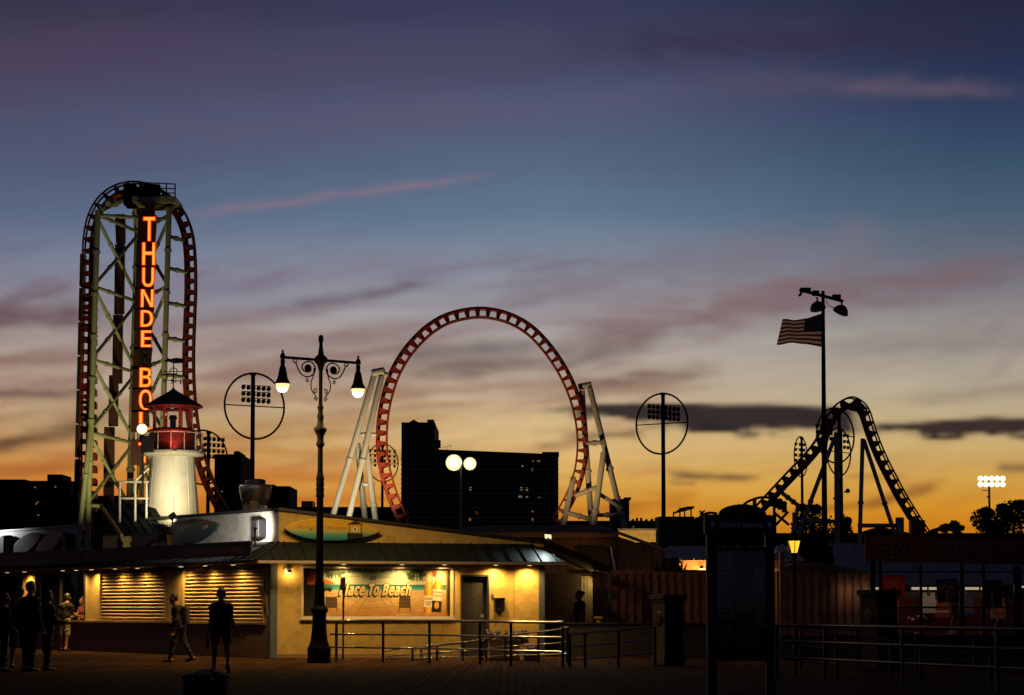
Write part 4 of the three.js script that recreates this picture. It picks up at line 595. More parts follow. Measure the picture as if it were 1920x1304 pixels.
{ // ---- lift tower
  const D = 184, t = thing('coaster_tower', 'tall arched coaster tower of white trusses with dark red track', 'roller coaster');
  const P = (x, y, z = 0) => at(x, y, D).add(V(0, 0, z)), G = (x, z = 0) => { const p = at(x, 1100, D).add(V(0, 0, z)); return p.setY(BASE); };
  const left = [[170, 1010], [167, 960], [166, 860], [167, 760], [169, 660], [171, 560], [172, 480], [174, 445], [181, 412], [196, 384], [218, 366], [246, 358], [272, 361], [300, 374], [322, 392], [337, 416], [346, 446], [350, 485], [351, 540], [349, 600], [347, 660], [348, 720], [353, 780], [364, 845], [384, 905], [408, 955], [440, 1010]];
  track(t, left.map(([x, y]) => P(x, y)), 1, 0.72, 1.0, 0.27, 0.09, 0.98, {});
  // lift casing panels up the left leg
  const xL = (y) => lerp(156, 143, clamp((y - 470) / 500, 0, 1));
  for (let y = 476; y < 980; y += 64) part(t, 'lift_casing', beam(P(xL(y), y + 2), P(xL(y + 62), y + 62), 0.36, 1.1), M.black);
  for (let y = 490; y < 960; y += 24) part(t, 'chain_bracket', [beam(P(xL(y) + 3, y), P(180, y + 3), 0.25, 0.3), box(0.5, 0.55, 0.6).translate(...P(176, y + 8).toArray())], M.trackRed);
  // three-legged truss
  const Lc = (y) => [lerp(193, 176, (y - 405) / 530), y, 2.4], Rc = (y) => [lerp(325, 309, (y - 400) / 540), y, 2.4], Bc = (y) => [lerp(245, 228, (y - 400) / 540), y, -3.6];
  const Q = (f, y) => P(...f(y));
  column(t, Q(Lc, 1160).setY(BASE), Q(Lc, 404), 0.25, M.towerWhite, 9); column(t, Q(Rc, 1160).setY(BASE), Q(Rc, 400), 0.24, M.towerWhite, 9); column(t, Q(Bc, 1160).setY(BASE), Q(Bc, 412), 0.3, M.towerWhite, 9);
  column(t, P(152, 1160, 5).setY(BASE), Q(Lc, 800), 0.22, M.towerWhite, 3, 'outrigger');
  for (const y of [413, 546, 681, 816, 950]) { for (const [f, g] of [[Lc, Bc], [Rc, Bc], [Lc, Rc]]) if (!(f === Lc && g === Rc && y > 420 && y < 900)) column(t, Q(f, y), Q(g, y + 8), 0.15, M.towerWhite, 2, 'strut'); }
  for (const [y0, y1] of [[420, 540], [553, 676], [690, 810], [824, 945]]) for (const [f, g] of [[Lc, Bc], [Rc, Bc]]) { column(t, Q(f, y0), Q(g, y1), 0.15, M.towerWhite, 2, 'brace'); column(t, Q(g, y0 + 8), Q(f, y1), 0.15, M.towerWhite, 2, 'brace'); }
  for (const [y, x] of [[443, 172], [538, 171], [665, 168], [797, 166], [920, 166]]) column(t, P(x, y), Q(Lc, y - 2), 0.14, M.towerWhite, 1, 'track_bracket');
  for (const [y, x] of [[452, 346], [511, 351], [575, 350], [640, 347], [708, 347]]) column(t, P(x, y), Q(Rc, y), 0.17, M.towerWhite, 1, 'track_bracket');
  column(t, P(197, 402, 2.4), P(244, 368, 0), 0.3, M.towerWhite, 1, 'brace'); column(t, P(212, 392, 2.4), P(204, 374), 0.24, M.towerWhite, 0, 'track_bracket'); column(t, Q(Rc, 402), P(322, 385), 0.3, M.towerWhite, 0, 'track_bracket'); column(t, Q(Bc, 412), P(252, 372, -1), 0.36, M.towerWhite, 1, 'brace');
  // machine platform at the top
  const plat = part(t, 'platform', box(3.7, 0.5, 4).translate(...P(299, 386, 1).toArray()), M.towerWhite);
  part(plat, 'machine_box', rbox(1.0, 1.9, 2, 0.1).translate(...P(251, 374, 1.5).toArray()), M.iron);
  part(plat, 'motor', [cyl(0.75, 0.75, 1.5).translate(...P(288, 368, 1).toArray()), box(0.9, 1.2, 1.4).translate(...P(268, 371, 1).toArray())], M.iron);
  for (const x of [273, 308, 322, 338]) part(plat, 'railing_post', bar(P(x, 384, 3), P(x, 358, 3), 0.06), M.iron); for (const y of [358, 367, 375]) part(plat, 'rail', bar(P(272, y - 3, 3), P(338, y, 3), 0.05), M.iron);
  // ladder and cables up the middle
  part(t, 'ladder', [bar(P(252, 430, -2), P(250, 960, -2), 0.06), bar(P(257, 430, -2), P(255, 960, -2), 0.06), ...Array.from({ length: 60 }, (_, k) => bar(P(252, 434 + k * 8.7, -2), P(257, 434 + k * 8.7, -2), 0.035))], M.galv);
}
{ // ---- vertical name sign
  const D = 180.5, t = thing('vertical_sign', 'tall vertical sign of glowing orange bulb letters on the coaster tower', 'sign'), mpp = D / FOCAL;
  const P = (x, y) => at(x, y, D);
  const letters = [['T', 269, 290, 407, 452], ['H', 267, 290, 455, 497], ['U', 267, 288, 502, 538], ['N', 264.5, 287, 543, 576], ['D', 264, 286, 582, 613], ['E', 264.5, 283, 620, 651], ['R', 263, 284, 655, 688], ['B', 262, 283.5, 690, 726], ['O', 261, 284, 731, 769], ['L', 261, 281, 773, 806], ['T', 260, 281, 830, 868]];
  letters.forEach(([ch, x0, x1, y0, y1], i) => {
    const a = P(x0, y1), b = P(x1, y0), w = b.x - a.x, h = b.y - a.y, off = ch === 'R';
    const zig = i % 2 ? 2.5 : 0;
    const p = part(t, 'panel', extr([[P(x0 - 7, 0).x, P(0, y1 + 4).y], [P(x1 + 4 + zig, 0).x, P(0, y1 + 4).y], [P(x1 + 7 - zig, 0).x, P(0, y0 - 4).y], [P(x0 - 6, 0).x, P(0, y0 - 4).y]], 0.5).translate(0, 0, a.z - 0.6), M.maroon);
    part(p, 'letter_edge', fitText(ch, w * 1.2, h * 1.04, 0.1, true).translate(a.x - w * 0.1, a.y - h * 0.02, a.z - 0.08), off ? M.black : M.ledEdge);
    if (!off) part(p, 'letter', fitText(ch, w, h * 0.97, 0.1).translate(a.x, a.y + h * 0.01, a.z), M.ledCore);
  });
  part(t, 'head_panel', box2(P(260, 0).x, P(293, 0).x, P(0, 402).y, P(0, 390).y, P(0, 0).z - 0.6, P(0, 0).z - 0.1), M.maroon);
  part(t, 'mast', box2(P(268, 0).x, P(276, 0).x, BASE, P(0, 395).y, -D - 1.2, -D - 0.7), M.maroon);
}
{ // ---- unlit sign seen from behind
  const D = 186, t = thing('sign_back', 'dark red stepped back of a second sign inside the tower', 'sign'), P = (x, y) => at(x, y, D);
  [[225, 241, 404, 458], [223, 240, 460, 590], [221, 238, 592, 720], [215, 231, 705, 800], [207, 225, 802, 930]].forEach(([x0, x1, y0, y1], i) => part(t, 'panel', extr([[P(x0, 0).x, P(0, y1).y], [P(x1, 0).x, P(0, y1).y], [P(x1 + (i ? 0 : -1), 0).x, P(0, y0).y], [P(x0 - (i ? 0 : 3), 0).x, P(0, y0).y]], 0.6).translate(0, 0, -D - i * 0.01), M.maroon));
  part(t, 'mast', box2(P(216, 0).x, P(222, 0).x, BASE, P(0, 880).y, -D - 0.6, -D - 0.2), M.maroon);
}
{ // ---- vertical loop
  const D = 188, t = thing('coaster_loop', 'big red coaster loop carried on cream tube legs', 'roller coaster'), P = (x, y, z = 0) => at(x, y, D).add(V(0, 0, z)), G = (x, z = 0) => at(x, 1100, D).add(V(0, 0, z)).setY(BASE);
  const pts = [[778, 1040], [752, 985], [731, 935], [718, 893], [711, 852], [710, 810], [714, 770], [723, 730], [736, 695], [753, 665], [776, 636], [803, 611], [833, 593], [866, 583], [900, 579], [935, 583], [968, 594], [999, 613], [1027, 641], [1051, 673], [1071, 708], [1086, 745], [1096, 785], [1100, 820], [1099, 855], [1093, 890], [1081, 925], [1063, 960], [1046, 990], [1015, 1040]];
  track(t, pts.map(([x, y], i) => P(x, y, lerp(1.6, -1.6, i / (pts.length - 1)))), -1, 0.78, 1.0, 0.19, 0.075, 0.98);
  const c = (a, b, r = 0.26, f = 2) => column(t, a, b, r, M.supportCream, f, 'leg');
  const ext = (x0, y0, x1, y1, z0, z1) => { const k = 1.45; return [P(x0, y0, z0), P(x0 + (x1 - x0) * k, 0, 0).setY(BASE).add(V(0, 0, z1))]; };
  c(...ext(703, 706, 615, 950, 1.2, 4)); c(...ext(717, 710, 650, 950, 1.4, 5)); c(...ext(667, 828, 694, 953, -2, -3)); c(...ext(685, 828, 721, 955, 0, 1));
  part(t, 'cap', [bar(P(700, 703, 1.2), P(722, 699, 1.4), 0.36), bar(P(716, 704, 1.5), P(731, 706, 0.8), 0.22)], M.supportCream);
  column(t, P(667, 817, 1), P(708, 817, 1), 0.18, M.supportCream, 1, 'strut'); column(t, P(681, 908, 0), P(702, 911, 0), 0.18, M.supportCream, 0, 'strut');
  c(...ext(1092, 730, 1113, 985, -1.2, -2)); c(...ext(1107, 727, 1179, 990, -1, 3)); c(...ext(1131, 850, 1097, 988, 1, 3)); c(...ext(1076, 894, 1032, 988, -1, 3));
  part(t, 'cap', [bar(P(1086, 723, -1.4), P(1110, 719, -1.2), 0.3)], M.supportCream);
  column(t, P(1102, 830, -1), P(1128, 832, 1), 0.2, M.supportCream, 1, 'strut'); column(t, P(1109, 967, 0), P(1167, 967, 2), 0.18, M.supportCream, 1, 'strut'); column(t, P(1118, 923, 0), P(1167, 958, 2), 0.18, M.supportCream, 0, 'strut'); column(t, P(1078, 930, 0), P(1122, 913, 0), 0.2, M.supportCream, 1, 'strut'); column(t, P(1064, 962, 0), P(1110, 975, 0), 0.2, M.supportCream, 1, 'strut');
}
{ // ---- twisted hill on the right
  const D = 200, t = thing('coaster_hill', 'dark coaster hill with twisting track on slanted tube supports', 'roller coaster'), P = (x, y, z = 0) => at(x, y, D).add(V(0, 0, z));
  const pts = [[1405, 985], [1437, 950], [1460, 925], [1490, 893], [1520, 862], [1543, 832], [1558, 800], [1574, 774], [1596, 760], [1613, 772], [1622, 796], [1632, 826], [1646, 860], [1664, 896], [1684, 934], [1706, 970], [1730, 1008], [1755, 1060]];
  track(t, pts.map(([x, y]) => P(x, y)), 1, 0.72, 1.3, 0.27, 0.085, 1.0, { tw: 0.4 });
  part(t, 'crest_plate', extr([[P(1578, 0).x, P(0, 766).y], [P(1597, 0).x, P(0, 747).y], [P(1618, 0).x, P(0, 768).y], [P(1598, 0).x, P(0, 772).y]], 1.0).translate(0, 0, -D - 0.5), M.trackRed);
  const foot = (x, z = 0) => P(x, 1100, z).setY(BASE), c = (a, b, r = 0.2) => column(t, a, b, r, M.supportCream, 2, 'leg');
  c(P(1567, 812, 0.6), foot(1568, 0.6), 0.24); c(P(1563, 822, 0.8), foot(1418, 4)); c(P(1616, 824, 0.6), foot(1600, 2)); c(P(1618, 826, 0.6), foot(1730, 2)); c(P(1466, 926, 0.5), P(1497, 950, 0.5), 0.2); c(P(1496, 946, 0.5), foot(1450, 1)); c(P(1488, 962, 0.5), foot(1487, 0.5), 0.18);
  column(t, P(1605, 987, 1.2), P(1684, 987, 1.2), 0.2, M.supportCream, 0, 'strut'); column(t, P(1498, 979, 2), P(1566, 979, 0.6), 0.2, M.supportCream, 0, 'strut'); column(t, P(1683, 972, 1.2), foot(1684, 1.2), 0.4, M.supportCream, 0, 'leg');
  part(t, 'brake_box', box(1.3, 1.5, 1.2).translate(...P(1716, 992, 1).toArray()), M.trackRed); part(t, 'lamp_arm', [bar(P(1580, 924, 1), P(1590, 924, 1), 0.08), ball(0.22).translate(...P(1587, 922, 1).toArray())], M.iron);
}
// low return track humps behind the banner
{
  const D = 215, t = thing('coaster_return_track', 'low humped coaster track behind the right banner', 'roller coaster'), P = (x, y) => at(x, y, D);
  track(t, [[1728, 1012], [1745, 998], [1768, 992], [1792, 996], [1815, 1010], [1840, 1030]].map(([x, y]) => P(x, y)), -1, 0.6, 1.2, 0.2, 0.09, 1.1, {});
  for (const [x, y] of [[1750, 1000], [1775, 996], [1802, 1004]]) part(t, 'leg', bar(P(x, 1150).setY(BASE), P(x, y), 0.16), M.trackRed);
}
// ground floods that light the coaster steel
function groundFlood(label, p, target, color, I, ang) { const t = floodlight(label, p, target, color, I, ang, 0.5, M.galv, p.y - BASE); t.userData.group = 'floodlights under the coaster'; return t; }
groundFlood('floodlight on a post at the left foot of the tower', at(190, 1060, 172), at(215, 700, 184), [1, 0.95, 0.32], 520, 0.62);
groundFlood('floodlight on a post at the right foot of the tower', at(300, 1060, 170), at(300, 700, 184), [1, 0.95, 0.32], 250, 0.62);
groundFlood('floodlight on a post below the left loop legs', at(640, 1030, 176), at(680, 850, 188), [1, 0.86, 0.58], 800, 0.5);
groundFlood('floodlight on a post below the left of the loop', at(760, 1030, 178), at(725, 800, 188), [1, 0.62, 0.3], 620, 0.5);
groundFlood('floodlight on a post below the right loop legs', at(1010, 1030, 178), at(1085, 830, 188), [1, 0.66, 0.32], 560, 0.55);
groundFlood('floodlight on a post inside the loop, shining up', at(905, 1040, 182), at(905, 600, 188), [1, 0.5, 0.2], 700, 0.6);
// ---------------------------------------------------------------- stadium lights with rings
function ringTower(label, px, cx, cy, rx, ry, top, rows, cols, bx, by, dx, dy, o = {}) {
  const D = 3.8 * FOCAL / ry, m = D / FOCAL, t = thing('ring_light_tower', label, 'light tower', 'stadium light towers with big rings'), base = at(px, 1100, D).setY(BASE); t.position.copy(base);
  const X = (p) => at(p, cy, D).x - base.x, Y = (q) => at(px, q, D).y - BASE;
  const turn = Math.acos(clamp(rx / ry, 0.05, 1)) * (o.flip ?? 1);
  part(t, 'pole', [bar(V(0, 0, 0), V(0, Y(top), 0), 0.3, 0.24, 12), cyl(0.34, 0.34, 0.3, 0, Y(top), 0, 12)], M.iron);
  part(t, 'ring', new THREE.TorusGeometry(3.8, 0.12, 8, 64).rotateY(turn).translate(X(cx), Y(cy), 0), M.iron);
  part(t, 'ring_spoke', bar(V(X(cx), Y(cy), 0).add(V(-3.8 * Math.cos(turn), 0, 3.8 * Math.sin(turn))), V(X(cx), Y(cy), 0).add(V(3.8 * Math.cos(turn), 0, -3.8 * Math.sin(turn))), 0.07), M.iron);
  const head = merge([new THREE.SphereGeometry(0.26, 8, 6, 0, Math.PI * 2, 0, 1.9).scale(1, 1.2, 1).rotateX(-0.9), box(0.16, 0.24, 0.2, 0, 0.22, 0.1)]);
  for (let r = 0; r < rows; r++) { part(t, 'lamp_bar', bar(V(X(bx - dx * 0.4), Y(by + r * dy) + 0.3, 0), V(X(bx + dx * (cols - 0.6)), Y(by + r * dy) + 0.3 - 0.1, -0.8), 0.05), M.iron); for (let c = 0; c < cols; c++) { const h = part(t, 'lamp_head', head, M.iron); h.position.set(X(bx + c * dx), Y(by + r * dy + c * 0.3), -c * 0.25); h.rotation.y = 2.4 + hash2(r, c) * 0.5; } }
  return t;
}
ringTower('ringed stadium light tower between the lighthouse and street lamp', 471, 477, 762, 52, 62, 702, 3, 6, 456, 727, 9, 12);
ringTower('ringed stadium light tower half hidden behind the lighthouse', 388, 380, 858, 42, 51, 812, 4, 5, 384, 824, 8, 11);
ringTower('ringed stadium light tower seen through the left of the loop', 716, 718, 868, 27, 36, 838, 4, 6, 694, 846, 9, 9);
ringTower('ringed stadium light tower alone in the sky right of loop', 1245, 1241, 795, 46, 57, 739, 3, 8, 1218, 763, 8, 10, { flip: -1 });
ringTower('narrow ringed stadium light tower left of the coaster hill', 1506, 1502, 857, 17, 38, 822, 4, 3, 1493, 834, 8, 10);
ringTower('ringed stadium light tower inside the coaster hill', 1577, 1567, 817, 40, 52, 770, 3, 4, 1533, 800, 9, 11);
ringTower('lower ringed stadium light tower inside the coaster hill', 1580, 1573, 848, 28, 45, 806, 3, 2, 1584, 818, 7, 11);
// ---------------------------------------------------------------- far buildings
function block(name, label, x0, x1, ytop, D, depth = 14, mat = M.skyline, extra, group) {
  const t = thing(name, label, 'building', group), a = at(x0, ytop, D), b = at(x1, ytop, D); part(t, 'wall', box2(a.x, b.x, BASE, a.y, -D - depth, -D), mat); extra?.(t, (x, y, z = 0) => at(x, y, D - z), D); return t;
}
const litWindow = (t, P, x, y, w, h, k, faint) => { const p = P(x, y, 0.06), q = P(x + w, y + h, 0.06); const f = part(t, 'window', box(q.x - p.x, p.y - q.y, 0.1).translate((p.x + q.x) / 2, (p.y + q.y) / 2, p.z), faint ? M.winFaint : M.winLit[k]); };
block('apartment_tower', 'huge dark apartment block behind the loop with few lit windows', 815, 1047, 851, 450, 18, M.tower, (t, P, D) => {
  const a = P(753, 793), b = P(815.5, 793); part(t, 'stair_tower', box2(a.x, b.x, BASE, a.y, -D - 24, -D + 1), M.tower);
  part(t, 'roof_ridge', extr([[P(768, 0).x, a.y], [P(778, 0).x, P(0, 787).y], [P(788, 0).x, a.y]], 6).translate(0, 0, -D - 6), M.tower); part(t, 'roof_block', box2(P(803, 0).x, P(815, 0).x, a.y, P(0, 787).y, -D - 6, -D), M.tower);
  part(t, 'parapet', prism([P(815.6, 843), P(1046, 852), P(1046, 854), P(815.6, 854)], V(0, 0, -16)), M.tower);
  part(t, 'roof_house', box2(P(1016, 0).x, P(1047, 0).x, P(0, 856).y, P(0, 848).y, -D - 8, -D + 0.3), M.tower); part(t, 'water_tank', [cyl(0.6, 0.6, 1.5).translate(...P(821, 834).toArray()), cyl(0.7, 0.5, 0.3).translate(...P(821, 827).toArray())], M.tower);
  part(t, 'aerial', [bar(P(838, 845), P(838, 838), 0.05), bar(P(828, 840), P(846, 836), 0.04), bar(P(843, 842), P(846, 834), 0.04)], M.skyline);
  for (let k = 0; k < 15; k++) { const y = 862 + k * 9; part(t, 'balcony_band', box2(P(817, 0).x, P(1046, 0).x, P(0, y + 2.2).y, P(0, y).y, -D, -D + 0.5), M.towerBand); part(t, 'balcony_band', box2(P(755, 0).x, P(812, 0).x, P(0, y + 2).y, P(0, y).y, -D + 1, -D + 1.4), M.towerBand); }
  for (const [x, y, w, h, k] of [[998, 862, 3, 4, 1], [1007, 862, 6, 4, 0], [996, 879, 4, 4, 0], [978, 873, 3, 3, 1], [880, 914, 4, 6, 0], [892, 960, 3, 4, 3], [879, 971, 4, 6, 3], [975, 914, 5, 6, 2], [986, 915, 4, 6, 0], [972, 930, 7, 4, 2], [986, 931, 4, 5, 2], [1009, 933, 5, 3, 1], [997, 958, 3, 5, 3], [997, 972, 3, 5, 3], [758, 898, 4, 3, 1]]) litWindow(t, P, x, y, w, h, k);
});
block('far_house', 'dark boxy building right of the lighthouse with short chimney', 402, 452, 852, 260, 10, M.skyline, (t, P, D) => { part(t, 'chimney', box2(P(446, 0).x, P(456, 0).x, BASE, P(0, 848).y, -D - 6, -D + 0.4), M.skyline); part(t, 'cap', box2(P(447.5, 0).x, P(454.5, 0).x, P(0, 848).y, P(0, 846).y, -D - 5, -D), M.galv); litWindow(t, P, 415, 921, 2, 2, 1); });
block('far_house', 'low dark building behind the roof extractor', 440, 543, 912, 280, 10, M.skyline, (t, P, D) => { part(t, 'roof_box', box2(P(480, 0).x, P(520, 0).x, P(0, 912).y, P(0, 909).y, -D - 5, -D), M.skyline); });
block('far_house', 'long dark building at the far left of skyline', -60, 133, 902, 420, 20, M.skyline, (t, P, D) => { part(t, 'roof_house', box2(P(101, 0).x, P(128, 0).x, P(0, 902).y, P(0, 890).y, -D - 9, -D), M.skyline); part(t, 'left_wing', box2(P(-60, 0).x, P(62, 0).x, BASE, P(0, 900).y, -D - 9, -D + 1), M.skyline); for (const [x, y, k] of [[64, 913, 1], [66, 944, 0], [69, 941, 3], [40, 922, 1], [102, 912, 1], [70, 965, 2]]) litWindow(t, P, x, y, 2.6, 2.6, k); });
block('far_house', 'dark low building between the tower legs', 133, 245, 930, 400, 20, M.skyline);
block('far_house', 'tall narrow dark building right of the loop legs', 1148, 1180, 936, 330, 10, M.skyline, (t, P, D) => { for (const x of [1154, 1158]) part(t, 'chimney', box2(P(x, 0).x, P(x + 2.5, 0).x, P(0, 937).y, P(0, 931).y, -D - 3, -D), M.trackRed); part(t, 'step', box2(P(1168, 0).x, P(1180, 0).x, P(0, 937).y, P(0, 933).y, -D - 5, -D), M.skyline); });
block('far_house', 'long dark skyline strip low behind the sign kiosk', 1040, 1420, 977, 380, 16, M.skyline, (t, P, D) => { for (let k = 0; k < 26; k++) { const x = 1180 + k * 9 + hash2(k, 4) * 6, w = 2 + 7 * hash2(k, 5); part(t, 'roof_box', box2(P(x, 0).x, P(x + w, 0).x, P(0, 978).y, P(0, 974 - 4 * hash2(k, 6)).y, -D - 4, -D), M.skyline); } litWindow(t, P, 1131, 990, 3, 2, 1); litWindow(t, P, 1187, 987, 2, 2, 1); litWindow(t, P, 1240, 981, 2, 1.6, 1); });
block('far_house', 'dark skyline strip behind the hill and banner', 1400, 2000, 1000, 380, 16, M.skyline, (t, P, D) => { part(t, 'roof', extr([[P(1600, 0).x, P(0, 1001).y], [P(1640, 0).x, P(0, 988).y], [P(1700, 0).x, P(0, 1001).y]], 10).translate(0, 0, -D - 10), M.skyline); });
block('far_house', 'dark low building behind the loop foot and street lamp', 540, 760, 951, 300, 10, M.skyline, (t, P, D) => { part(t, 'roof_unit', box2(P(571, 0).x, P(592, 0).x, P(0, 951).y, P(0, 940).y, -D - 4, -D), M.galv); });
// cab on a dark container
{ const t = thing('ride_cab', 'open roofed cab on top of dark container against the sunset', 'cab'), D = 110, P = (x, y, z = 0) => at(x, y, D - z);
  part(t, 'container', box2(P(1231, 0).x, P(1297, 0).x, BASE, P(0, 969).y, -D - 3, -D), M.skyline);
  part(t, 'roof', extr([[P(1262, 0).x, P(0, 962).y], [P(1262, 0).x, P(0, 960).y], [P(1272, 0).x, P(0, 953).y], [P(1284, 0).x, P(0, 950).y], [P(1297, 0).x, P(0, 949.5).y], [P(1297, 0).x, P(0, 953).y]], 1.5).translate(0, 0, -D - 1.6), M.skyline);
  for (const x of [1263, 1275, 1284, 1296]) part(t, 'post', beam(P(x, 969, -0.3), P(x, x < 1270 ? 960 : 952, -0.3), 0.07, 0.07), M.skyline); }
// arched ride frame beside the kiosk, small gallows lamp
{ const t = thing('ride_arch', 'thin arched steel ride frame beside the kiosk roof', 'ride frame'), D = 140, P = (x, y) => at(x, y, D);
  part(t, 'arch', tube([P(1304, 1110).setY(BASE), P(1305, 990), P(1309, 975), P(1318, 966), P(1332, 962), P(1345, 964)], 0.1, 40), M.skyline); part(t, 'mast', [bar(P(1317, 1100).setY(BASE), P(1317, 960), 0.09), bar(P(1312, 965), P(1322, 958), 0.06), bar(P(1312, 958), P(1322, 968), 0.06)], M.skyline); }
{ const t = thing('swing_ride', 'dark curved swing ride frame peeking over the kiosk arch', 'ride frame'), D = 150, P = (x, y) => at(x, y, D);
  part(t, 'arch', tube([P(1385, 960), P(1397, 945), P(1412, 937), P(1430, 933), P(1450, 936), P(1470, 950)], 0.1, 40), M.skyline); part(t, 'mast', bar(P(1415, 1100).setY(BASE), P(1415, 936), 0.14), M.skyline);
  for (const [x, y] of [[1446, 938], [1454, 941], [1463, 944], [1471, 949]]) part(t, 'seat', [ball(0.2).translate(...P(x, y - 4).toArray()), rbox(0.34, 0.5, 0.3, 0.06).translate(...P(x, y + 6).toArray())], M.skyline);
  for (const [x0, y0, x1, y1] of [[1452, 940, 1452, 985], [1452, 962, 1480, 985], [1455, 985, 1478, 960]]) part(t, 'brace', bar(P(x0, y0), P(x1, y1), 0.1), M.skyline); }
// ---------------------------------------------------------------- trees
function tree(label, cx, D, lobes, n, size, baseX) {
  const t = thing('tree', label, 'tree', 'trees on the horizon'), m = D / FOCAL, foot = at(baseX, 1100, D).setY(BASE);
  const c0 = at(lobes[0][0], lobes[0][1], D);
  part(t, 'trunk', [bar(foot, foot.clone().lerp(c0, 0.6), 0.35, 0.22), ...lobes.map(([x, y]) => bar(foot.clone().lerp(c0, 0.55), at(x, y, D), 0.16, 0.05, 6))], M.bark);
  const pos = []; for (let i = 0; i < n; i++) { const l = lobes[Math.floor(rnd() * lobes.length)], a = rr(0, 6.283), b = Math.acos(rr(-1, 1)), r = Math.cbrt(rnd()) * (0.85 + 0.3 * rnd()), c = at(l[0], l[1], D); const p = V(c.x + Math.sin(b) * Math.cos(a) * l[2] * m * r, c.y + Math.cos(b) * l[3] * m * r, c.z + Math.sin(b) * Math.sin(a) * l[2] * m * r); const q = new THREE.Quaternion().setFromEuler(new THREE.Euler(rr(0, 6), rr(0, 6), rr(0, 6))), s = size * rr(0.6, 1.3); for (const v of [[-1, 0, 0], [0, -0.6, 0], [1, 0, 0], [-1, 0, 0], [1, 0, 0], [0, 0.6, 0]]) { const w = V(...v).multiplyScalar(s).applyQuaternion(q).add(p); pos.push(w.x, w.y, w.z); } }
  const g = new THREE.BufferGeometry(); g.setAttribute('position', new THREE.Float32BufferAttribute(pos, 3)); g.computeVertexNormals(); part(t, 'crown', g, M.leaf);
}
tree('broad dark tree at the right edge behind the light pole', 1880, 230, [[1890, 975, 34, 30], [1905, 962, 30, 24], [1870, 985, 24, 26], [1842, 975, 22, 20], [1850, 962, 14, 10], [1915, 985, 40, 30], [1880, 955, 12, 10], [1912, 948, 16, 10], [1858, 995, 26, 14]], 5200, 0.2, 1885);
tree('small dark tree peeping over the low return track', 1785, 240, [[1775, 988, 12, 6], [1790, 984, 10, 8], [1800, 990, 10, 6], [1768, 992, 9, 6]], 1000, 0.16, 1787);
tree('dark tree behind the coaster hill supports', 1520, 220, [[1520, 968, 22, 20], [1538, 985, 24, 24], [1510, 990, 22, 20], [1530, 955, 12, 9], [1500, 985, 16, 18], [1505, 952, 7, 7], [1545, 1005, 30, 20]], 3200, 0.18, 1525);
tree('dark tree right of the flagpole and hill column', 1582, 220, [[1580, 985, 15, 20], [1588, 1000, 12, 18], [1575, 1000, 14, 18], [1590, 978, 7, 8]], 1500, 0.18, 1582);
// ---------------------------------------------------------------- tall lights
{ const D = 120, t = thing('parking_light', 'slim pole with two dazzling floodlights before the apartment block', 'light pole'), b = at(864, 1100, D).setY(BASE); t.position.copy(b); const L = (x, y) => at(x, y, D).sub(b);
  part(t, 'pole', bar(V(0, 0, 0), L(864, 872), 0.075, 0.055), M.galv); part(t, 'cross_arm', bar(L(848, 873), L(884, 872), 0.035), M.galv);
  for (const [x, y, r] of [[851, 868, 0.46], [881, 870, 0.36]]) { const h = part(t, 'lamp_housing', lathe([[0.05, -0.3], [0.2, -0.26], [r + 0.02, 0]], 20).rotateX(Math.PI / 2).translate(...L(x, y).toArray()), M.black); part(h, 'lamp_glass', new THREE.SphereGeometry(r, 20, 10, 0, Math.PI * 2, 0, Math.PI / 2).rotateX(Math.PI / 2).scale(1, 1, 0.35).translate(...L(x, y).toArray()), M.glowWhite); part(h, 'bulb', ball(r * 0.55, 0, 0, 0).translate(...L(x, y).add(V(0, 0, r * 0.3)).toArray()), M.glowHot); spot(at(x, y, D - 0.3), at(x, 1140, D - 30), [1, 0.95, 0.75], 30, 1.2, 0.8, 10); } }
{ const D = 300, t = thing('stadium_light', 'tall pale pole with a blazing bank of floodlights above trees', 'light pole'), b = at(1857, 1100, D).setY(BASE); t.position.copy(b); const L = (x, y) => at(x, y, D).sub(b);
  part(t, 'pole', bar(V(0, 0, 0), L(1855, 894), 0.2, 0.15), M.galv); for (const y of [898, 908]) part(t, 'lamp_bar', bar(L(1834, y), L(1884, y), 0.08), M.galv);
  for (const y of [898, 909]) for (let k = 0; k < 5; k++) { const h = part(t, 'lamp_housing', cyl(0.34, 0.2, 0.5, 0, 0, 0, 12).rotateX(-Math.PI / 2).translate(...L(1838 + k * 10.5, y).toArray()), M.black); part(h, 'lamp_glass', ball(0.41, 0, 0, 0, 14).scale(1, 1, 0.4).translate(...L(1838 + k * 10.5, y).add(V(0, 0, 0.26)).toArray()), M.glowWhite); part(h, 'bulb', ball(0.3, 0, 0, 0, 12).scale(1, 1, 0.5).translate(...L(1838 + k * 10.5, y).add(V(0, 0, 0.34)).toArray()), M.glowHot); }
  part(t, 'side_arm', [bar(L(1856, 920), L(1842, 920), 0.06), bar(L(1856, 932), L(1851, 932), 0.12)], M.galv); }
